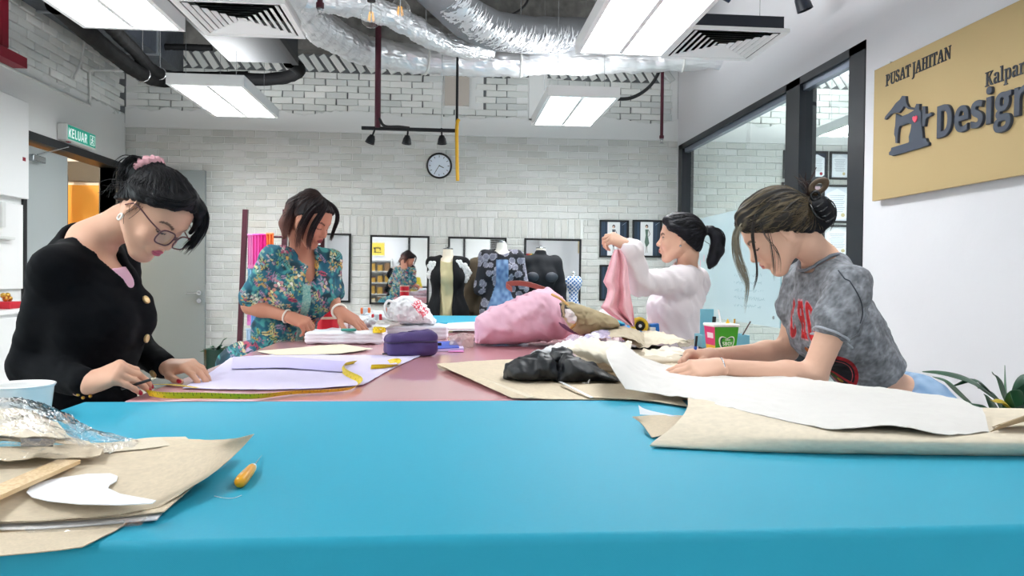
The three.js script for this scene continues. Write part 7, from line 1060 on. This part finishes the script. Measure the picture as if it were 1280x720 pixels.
{
  const A = dressForm(560, 311, 6.95, 'dress form in black velvet jacket with white flowers over gold top', '#e9dcc8', 0.165);
  wear(A, 'gold_top', { t: 0.012, low: 0.72, cut: (f) => f.cone(V(A.x, A.y - 0.06, A.z + 0.03), V(A.x, A.y, A.z), 0.08, 0.09, 0.01, true) }, std('#c9bd93', 0.35, { metalness: 0.3 })); const blk = lin('#0b0c12');
  wear(A, 'jacket', { t: 0.024, low: 1.15, sleeve: 0.0, skirt: 1.2, flare: 0.2, cut: (f) => { f.cone(V(A.x, A.y - 0.02, A.z), V(A.x, A.y + 0.02, A.z), 0.075, 0.08, 0.01, true); f.fn((x, y, z) => Math.max(Math.abs(x - A.x + 0.01) - 0.055, A.z + 0.03 - z), 0.006, true); } }, std('#08090e', 0.95));
  for (const [dx, dy, r] of [[-0.14, -0.16, 0.042], [-0.155, -0.24, 0.036], [0.1, -0.14, 0.036], [0.14, -0.18, 0.048], [0.15, -0.27, 0.04], [0.11, -0.23, 0.032], [0.18, -0.22, 0.036]]) { const g = []; for (let k = 0; k < 6; k++) { const a = k / 6 * Math.PI * 2; g.push(new THREE.SphereGeometry(r * 0.5, 8, 6).scale(1, 1, 0.35).translate(Math.cos(a) * r * 0.7, Math.sin(a) * r * 0.7, 0)); } g.push(new THREE.SphereGeometry(r * 0.3, 8, 6)); addPart(A.t, 'flower', join(g).translate(A.x + dx, A.y + dy, A.z + 0.06 + 0.06 * (1 - Math.abs(dx) / 0.18)), std('#e6e6e4', 0.8)); }
  const B = dressForm(613, 314, 7.25, 'dress form in olive brown jacket half hidden behind its neighbour', '#b9a079', 0.17); wear(B, 'jacket', { t: 0.02, low: 0.95, sleeve: 0.9 }, std('#5d5140', 0.9), null);
  const C = dressForm(627, 303, 6.75, 'dress form in dark dress with grey round motifs and blue panel', '#ece7dd', 0.17); const q = rng(31), dots = []; for (let i = 0; i < 110; i++) dots.push([rr(-0.26, 0.26, q), rr(-0.75, -0.05, q), rr(0.018, 0.032, q), q()]);
  const dk = lin('#15161f'), g1 = lin('#6d6d7d'), g2 = lin('#9a98a4'), bl = lin('#3f5a86'), bl2 = lin('#7f9dc0'); wear(C, 'dress', { t: 0.018, low: 1.0, sleeve: 0.6, skirt: 1.1, flare: 0.22, cut: (f) => f.cone(V(C.x, C.y - 0.08, C.z + 0.02), V(C.x, C.y, C.z), 0.07, 0.08, 0.01, true) }, clothMat, (x, y, z) => { const u = x - C.x, v = y - C.y; if (z > C.z && v < -0.16 && Math.abs(u) < 0.05 + Math.max(0, -v - 0.36) * 0.35) return mix(bl, bl2, 0.5 + 0.5 * noise3(u * 22, v * 14, 3)); let c = dk; for (const [a, b, r, k] of dots) { const e = Math.hypot(u - a, v - b); if (e < r) c = e > r * 0.8 ? g2 : mix(g1, g2, k * 0.6 * (e < r * 0.35 ? 1 : 0.4)); } return c; });
  const E = dressForm(676, 310, 6.95, 'dress form in dark navy turtleneck with moulded cups', '#e3d9cb', 0.17); const top = wear(E, 'turtleneck', { t: 0.016, low: 0.85, sleeve: 0.95, cut: (f) => f.cone(E.J.neck, V(E.x, E.y - 0.055, E.z), 0.062, 0.056, 0.01) }, std('#0c0f17', 0.85)); for (const s of [-1, 1]) addPart(E.t, 'cup', new THREE.SphereGeometry(0.062, 20, 12).scale(1, 0.75, 0.6).translate(E.x + s * 0.085, E.y - 0.27, E.z + 0.12), std('#2b313b', 0.6));
  const n = atD(717, 346, 7.4), t = thing('dress_form', 'small dress form with blue and white diamond print', 'mannequin', V(n.x, 0, n.z)), blu = lin('#3b6fb0'), wh = lin('#e6ecf4'); mesh('torso', net((x, y, z) => { const h = y - n.y, w = 0.055 + 0.02 * Math.cos((h + 0.05) * 22) - 0.01 * smooth(h, -0.03, 0.02), e = Math.hypot(x / 1.15, z / 0.85) - w; return Math.max(e * 0.8, h - 0.005, -0.33 - h); }, V(-0.12, n.y - 0.35, -0.1), V(0.12, n.y + 0.03, 0.1), 0.006, (x, y, z) => (Math.abs((((x + y) * 26) % 1 + 1) % 1 - 0.5) < 0.14 || Math.abs((((x - y) * 26) % 1 + 1) % 1 - 0.5) < 0.14 ? wh : blu)), clothMat, t); mesh('neck_knob', lathe([[0, 0.055], [0.014, 0.05], [0.02, 0.036], [0.012, 0.022], [0.028, 0.012], [0.036, 0], [0, 0]], 20).translate(0, n.y, 0), M.steel, t); mesh('stand_pole', bar(V(0, 0.03, 0), V(0, n.y - 0.32, 0), 0.012, 8), M.blackMetal, t); mesh('base', cyl(0.15, 0.14, 0.03, 24, 0, 0.0155, 0), M.blackMetal, t);
}
// ---------------------------------------------------------------- fabric stand by the brick wall
{
  const d = 7.3, a = atD(307, 262, d), b = atD(298, 470, d), a2 = atD(357, 262, d), b2 = atD(350, 470, d), y0 = 0; const ext = (p, q) => { const k = p.y / (p.y - q.y); return p.clone().lerp(q, k); }, t = thing('fabric_stand', 'dark red ladder stand leaning by the brick wall', 'stand', V((a.x + a2.x) / 2, 0, a.z)), at = (g) => g.translate(-t.position.x, 0, -t.position.z);
  for (const [p, q] of [[a, b], [a2, b2]]) mesh('pole', at(beam(p, ext(p, q), 0.045, 0.045)), M.maroon, t); const rungs = [296, 336, 396, 425].map((y) => [atD(309, y, d), atD(354, y, d)]); for (const [p, q] of rungs) mesh('rung', at(bar(p, q, 0.012, 10)), M.maroon, t);
  const hang = [[310, 317, 294, 331, '#e88cc4', 'pale pink fringed scarf'], [316, 325, 294, 330, '#e64fa8', 'pink fringed scarf'], [324, 335, 294, 333, '#dd1a86', 'magenta fringed scarf'], [333, 342, 293, 322, '#ef7a3a', 'orange scarf'], [310, 319, 337, 372, '#8fc1da', 'sky blue folded scarf'], [309, 314, 376, 402, '#e58ad0', 'lilac pink fringed scarf'], [313, 320, 374, 404, '#7fa8dc', 'pale blue fringed scarf'], [319, 327, 373, 395, '#3a5fc0', 'royal blue scarf'], [308, 315, 412, 440, '#bcd4ea', 'ice blue scarf'], [314, 320, 412, 440, '#e7e0c8', 'cream scarf']];
  for (const [x0, x1, yy0, yy1, col, label] of hang) { const rung = yy0 < 300 ? 1 : yy0 < 345 ? 2 : yy0 < 380 ? 3 : 4, s = thing('scarf', label + ' hanging on the dark red stand', 'scarf', atD((x0 + x1) / 2, yy0, d)), A = (g) => g.translate(-s.position.x, -s.position.y, -s.position.z), m = std(col, 0.8); mesh('fabric', A(sheet((u, v) => atD(lerp(x0, x1, u), lerp(yy0, yy1, v), d - 0.035 - 0.012 * Math.sin(u * 15 + x0)), 14, 8, 0.004)), m, s); mesh('fabric_back', A(sheet((u, v) => atD(lerp(x0, x1, u), lerp(yy0, yy1 - 3, v), d + 0.02 + 0.006 * Math.sin(u * 12)), 8, 4, 0.004)), m, s); mesh('fold', A(sheet((u, v) => { const p = atD(lerp(x0, x1, u), yy0, d); return p.add(V(0, 0.012 * Math.sin(v * Math.PI), lerp(0.035, -0.02, v))); }, 8, 4, 0.004)), m, s); if (/fringed/.test(label)) { const fr = []; for (let k = 0; k < 9; k++) { const p = atD(lerp(x0, x1, (k + 0.5) / 9), yy1, d - 0.035); fr.push(bar(p, p.clone().add(V(0.003 * Math.sin(k * 3), -0.035, 0)), 0.0035, 5)); } mesh('fringe', A(join(fr)), m, s); } }
}
// ---------------------------------------------------------------- plants
function leafGeo(a, b, sag, w, seed) { const C = new THREE.CatmullRomCurve3([a, a.clone().lerp(b, 0.5).add(V(0, sag, 0)), b], false, 'centripetal'), side = b.clone().sub(a).cross(V(0.2, 1, 0.3)).normalize(); return sheet((u, v) => { const p = C.getPoint(u), k = w * Math.sin(Math.PI * Math.pow(clamp(u * 0.98 + 0.01, 0, 1), 0.75)) + 0.0015, e = (v - 0.5) * 2; return p.addScaledVector(side, e * k).add(V(0, -Math.abs(e) * k * 0.35 + 0.004 * Math.sin(u * 9 + seed), 0)); }, 16, 4, 0.0015); }
{
  const base = atD(1262, 560, 2.9), t = thing('potted_plant', 'dark green dracaena with long drooping leaves beside the white wall', 'plant', V(base.x, 0, base.z)), at = (g) => g.translate(-t.position.x, 0, -t.position.z), green = [std('#27583c', 0.4), std('#356f4a', 0.4), std('#1d4a34', 0.4)], root = V(base.x, 0.62, base.z);
  mesh('pot', lathe([[0, 0], [0.13, 0], [0.16, 0.3], [0.17, 0.32], [0.155, 0.32], [0.14, 0.28], [0, 0.28]], 32), std('#d8d4cc', 0.6), t); mesh('soil', cyl(0.14, 0.14, 0.01, 24, 0, 0.28, 0), std('#3a2c22', 0.95), t); mesh('stem', join([bar(V(0, 0.27, 0), V(0.01, 0.64, 0), 0.016, 8), bar(V(0.03, 0.27, 0.03), V(0.06, 0.72, 0.02), 0.013, 8)]), std('#6a5a40', 0.8), t);
  const L = [[1240, 500, 1153, 465, 2.8, 0.05, 0.026], [1195, 512, 1166, 470, 2.75, 0.03, 0.022], [1248, 505, 1190, 481, 2.85, 0.06, 0.012], [1255, 500, 1240, 464, 2.9, 0.03, 0.01], [1256, 530, 1256, 457, 2.95, 0.0, 0.018], [1262, 505, 1300, 462, 2.9, 0.05, 0.02], [1240, 530, 1208, 508, 2.7, 0.04, 0.026], [1246, 535, 1230, 492, 2.75, 0.03, 0.016], [1262, 540, 1282, 478, 2.8, 0.03, 0.024], [1250, 545, 1215, 522, 2.65, 0.03, 0.03], [1262, 545, 1262, 490, 2.7, 0.02, 0.02], [1268, 545, 1296, 500, 2.65, 0.03, 0.03], [1255, 520, 1222, 486, 2.9, 0.05, 0.012], [1262, 520, 1276, 488, 2.75, 0.04, 0.02], [1245, 540, 1205, 515, 2.8, 0.02, 0.022]];
  L.forEach(([x0, y0, x1, y1, d, s, w], i) => { const a = atD(x0, y0, d), b = atD(x1, y1, d - 0.05); mesh('leaf', at(leafGeo(a.lerp(root.clone().setY(a.y - 0.03), 0.35), b, s, w * 1.45, i)), green[i % 3], t); }); mesh('leaf', at(leafGeo(atD(1268, 512, 2.7), atD(1238, 499, 2.65), 0.012, 0.02, 3)), std('#c9b02a', 0.5), t);
}
{
  const c = atD(271, 445, 7.5), t = thing('potted_plant', 'small leafy plant in a glossy dark green planter by the grey door', 'plant', V(c.x, 0, c.z)), at = (g) => g.translate(-t.position.x, 0, -t.position.z); mesh('pot', lathe([[0, 0], [0.09, 0], [0.115, 0.25], [0.12, 0.5], [0.11, 0.5], [0.1, 0.45], [0, 0.45]], 28), phys('#16352a', 0.2), t); const g = std('#1f4d35', 0.4); for (const [x, y, k] of [[284, 422, 0.035], [262, 434, 0.02], [250, 440, 0.03], [278, 432, 0.03], [292, 436, 0.02]]) mesh('leaf', at(leafGeo(V(c.x, 0.46, c.z), atD(x, y, 7.45), 0.04, k, x)), g, t);
}
{ // white cabinet by the side wall with a red box, gold ornament and plant
  const zc = onX(24, 386, LEFT + 0.42).z, t = thing('white_cabinet', 'low white cabinet along the side wall behind the cardigan', 'cabinet', V(LEFT + 0.225, 0, zc + 0.7)); mesh('carcass', rbox(0.39, 0.93, 1.4, 0.004, 0, 0.466, 0), M.white, t); mesh('top', rbox(0.43, 0.03, 1.44, 0.004, 0, 0.947, 0), M.whiteGloss, t); for (const z of [-0.46, 0, 0.46]) { const dr = mesh('door', rbox(0.02, 0.86, 0.45, 0.003, 0.21, 0.48, z), M.white, t); mesh('handle', rbox(0.012, 0.12, 0.012, 0.003, 0.226, 0.6, z + 0.17), M.steel, dr); }
  const p = onX(8, 378, LEFT + 0.3), r = thing('red_box', 'red box with a gold ornament on the white cabinet', 'ornament', V(LEFT + 0.3, 0.963, p.z)); mesh('box_body', rbox(0.14, 0.05, 0.16, 0.006, 0, 0.0255, 0), std('#c4162c', 0.45), r); mesh('gold_ornament', join([0, 1, 2, 3].map((k) => new THREE.SphereGeometry(0.02, 10, 8).translate(0, 0.07 + (k % 2) * 0.025, -0.04 + k * 0.026))), std('#caa04a', 0.3, { metalness: 0.9 }), r);
  const q = thing('potted_plant', 'small plant with striped leaves on the white cabinet', 'plant', V(LEFT + 0.22, 0.963, p.z + 0.35)); mesh('pot', lathe([[0, 0], [0.05, 0], [0.065, 0.1], [0.058, 0.1], [0, 0.09]], 20), M.white, q); for (let k = 0; k < 8; k++) { const a = k / 8 * Math.PI * 2; mesh('leaf', leafGeo(V(0, 0.1, 0), V(Math.cos(a) * 0.16, 0.28 + 0.05 * (k % 3), Math.sin(a) * 0.22), 0.05, 0.028, k), std(k % 2 ? '#39473a' : '#6d7a5e', 0.5), q); }
}
// red tins on the far side of the pink table, seen in a mirror
{ const t = thing('red_tin', 'red biscuit tins stacked beside the floral shirt, seen in the mirror', 'tin', V(-0.72, DECK, -4.5)); for (const y of [0, 0.085]) { mesh('tin_body', cyl(0.075, 0.075, 0.08, 28, 0, y + 0.0405, 0), std('#c01f30', 0.3, { metalness: 0.3 }), t); mesh('tin_lid', cyl(0.077, 0.077, 0.014, 28, 0, y + 0.078, 0), std('#d8c8b0', 0.3, { metalness: 0.4 }), t); } }
// ---------------------------------------------------------------- rear of the studio, seen in the mirrors
{
  const s = thing('display_shelf', 'white open shelf unit against the rear wall, seen in the mirror', 'shelf', V(-2.05, 0, REAR - 0.2)); for (const x of [-0.42, 0.42]) mesh('side_panel', rbox(0.02, 1.7, 0.34, 0.002, x, 0.851, 0), M.white, s); for (let k = 0; k < 6; k++) mesh('shelf_board', rbox(0.82, 0.02, 0.34, 0.002, 0, 0.06 + k * 0.32, 0), M.white, s);
  const q = rng(99), cols = ['#3b3a40', '#8a6a4a', '#c9c2b0', '#5a2430', '#2d4a58', '#b08a3a', '#e4e0d6']; for (let k = 0; k < 5; k++) for (let j = 0; j < 4; j++) { const h = rr(0.1, 0.24, q), w = rr(0.11, 0.16, q); const o = thing('storage_box', ['corner-end box', 'second box from the corner', 'third box from the corner', 'window-end box'][j] + ' on the ' + ['lowest', 'second', 'third', 'fourth', 'top'][k] + ' rear shelf, seen in the mirror', 'box', V(-2.05 - 0.3 + j * 0.2, 0.0705 + k * 0.32, REAR - 0.22), Math.PI, 'boxes on the rear shelf'); mesh('box_body', rbox(w, h, 0.2, 0.004, 0, h / 2, 0), std(cols[Math.floor(q() * 7)], 0.6), o); mesh('box_lid', rbox(w + 0.006, 0.02, 0.206, 0.003, 0, h + 0.0005, 0), std(cols[Math.floor(q() * 7)], 0.6), o); }
  const map = canvasTex(256, 240, (c, w, h) => { c.fillStyle = '#e2c64a'; c.fillRect(0, 0, w, h); c.fillStyle = '#1d1a18'; c.fillRect(60, 176, 136, 16); c.fillRect(160, 92, 26, 90); c.fillRect(70, 88, 116, 24); c.fillRect(70, 88, 18, 62); c.beginPath(); c.arc(190, 104, 16, 0, 7); c.fill(); c.fillRect(120, 70, 6, 20); }); const t = thing('wall_poster', 'yellow poster of a sewing machine above the rear shelf, seen in the mirror', 'poster', V(-2.05, 1.98, REAR - 0.02)); mesh('print', box(0.4, 0.36, 0.01).rotateY(Math.PI), [M.white, M.white, M.white, M.white, std('#fff', 0.6, { map }), M.white], t); mesh('ledge', rbox(0.44, 0.02, 0.03, 0.002, 0, -0.19, 0), M.offwhite, t);
  const c = thing('colour_chart', 'colourful striped chart on the rear wall, seen in the mirror', 'chart', V(2.28, 1.7, REAR - 0.02)); ['#2a8a3a', '#e8c23a', '#e2622a', '#c0283a', '#6a3a8a', '#2a2a30'].forEach((k, i) => mesh('strip', rbox(0.055, 0.42, 0.01, 0.002, 0.14 - i * 0.056, 0, 0), std(k, 0.6), c));
  const bl = thing('roller_blind', 'dark slatted blind on the rear wall, seen in the mirror', 'blind', V(1.5, 2.2, REAR - 0.09)); mesh('head_rail', rbox(0.7, 0.04, 0.05, 0.004, 0, 0.3, 0), std('#7a6a58', 0.6), bl); for (let k = 0; k < 9; k++) mesh('slat', rbox(0.66, 0.035, 0.008, 0.002, 0, 0.25 - k * 0.062, 0), std('#2a2420', 0.6), bl);
  // a seated helper in yellow, seen only as a small reflection
  const J = {}, X = -0.95, Z = 2.6; Object.assign(J, { neck: V(X, 1.2, Z), shL: V(X - 0.15, 1.14, Z), shR: V(X + 0.15, 1.14, Z), chest: V(X, 1.02, Z), waist: V(X, 0.8, Z + 0.04), pelvis: V(X, 0.58, Z + 0.1), elL: V(X - 0.22, 0.92, Z - 0.08), elR: V(X + 0.22, 0.92, Z - 0.08), wrL: V(X - 0.1, 0.95, Z - 0.28), wrR: V(X + 0.12, 0.95, Z - 0.28) }); J.front = V(0, 0, -1); for (const [k, s] of [['L', -1], ['R', 1]]) { J['hip' + k] = V(X + s * 0.09, 0.55, Z + 0.06); J['kn' + k] = V(X + s * 0.1, 0.5, Z - 0.34); J['an' + k] = V(X + s * 0.1, 0.085, Z - 0.3); }
  const pr = thing('person', 'person in yellow shirt sitting at the rear, seen small in the mirror', 'person', V(X, 0, Z)), f = new Field(), sk = lin('#9a6a52'); torso(f, J); arm(f, J, 'L'); arm(f, J, 'R'); legs(f, J); const HM = new THREE.Matrix4().makeRotationY(Math.PI).setPosition(X, 1.38, Z - 0.04); f.cone(J.neck, V(X, 1.34, Z), 0.05, 0.05, 0.03); const [lo, hi] = bodyBounds(J); const hd = headGeo({ skin: '#9a6a52', cell: 0.006 }).applyMatrix4(HM), hs = [placeHand({ side: 1, skin: '#9a6a52', curl: [[20, 20, 10], [20, 20, 10], [20, 20, 10], [20, 20, 10]], cell: 0.006 }, J.wrL, V(0, -0.1, -1), V(0, 1, 0)), placeHand({ side: -1, skin: '#9a6a52', curl: [[20, 20, 10], [20, 20, 10], [20, 20, 10], [20, 20, 10]], cell: 0.006 }, J.wrR, V(0, -0.1, -1), V(0, 1, 0))]; addPart(pr, 'body', mergeGeometries([net(f, lo, hi, 0.018, () => sk), hd, ...hs]), skinMat);
  const sh = new Field(); torso(sh, J, 0.016); arm(sh, J, 'L', 0.016, 0.45); arm(sh, J, 'R', 0.016, 0.45); sh.post = (d, x, y) => Math.max(d, y - 1.19); addPart(pr, 'shirt', net(sh, lo, hi, 0.016), std('#d9c53a', 0.85)); addPart(pr, 'hair', net(hairField({ thick: 0.016, knot: V(0, 0.05, -0.11), nape: true, line: (x, y) => (y < 0.05 ? -0.012 + 1.3 * y : 0.053 + 1.2 * (y - 0.05)) }), V(-0.11, -0.1, -0.13), V(0.11, 0.15, 0.12), 0.007, () => lin('#17151a')).applyMatrix4(HM), hairMat); const tr = new Field(); torso(tr, J, 0.008); legs(tr, J, 0.016); tr.post = (d, x, y) => Math.max(d, y - 0.66, 0.05 - y); addPart(pr, 'trousers', net(tr, lo, hi, 0.02), std('#2b2f3a', 0.85)); shoes(pr, J, V(0, 0, -1), '#202226');
  const st = thing('stool', 'round stool under the person in yellow, seen in the mirror', 'stool', V(X, 0, Z + 0.1)); mesh('seat', cyl(0.17, 0.17, 0.04, 28, 0, 0.425, 0), M.black, st); mesh('stem', bar(V(0, 0.03, 0), V(0, 0.41, 0), 0.025, 12), M.steel, st); mesh('base', cyl(0.2, 0.19, 0.03, 28, 0, 0.0155, 0), M.blackMetal, st);
}

renderer.render(scene, camera);
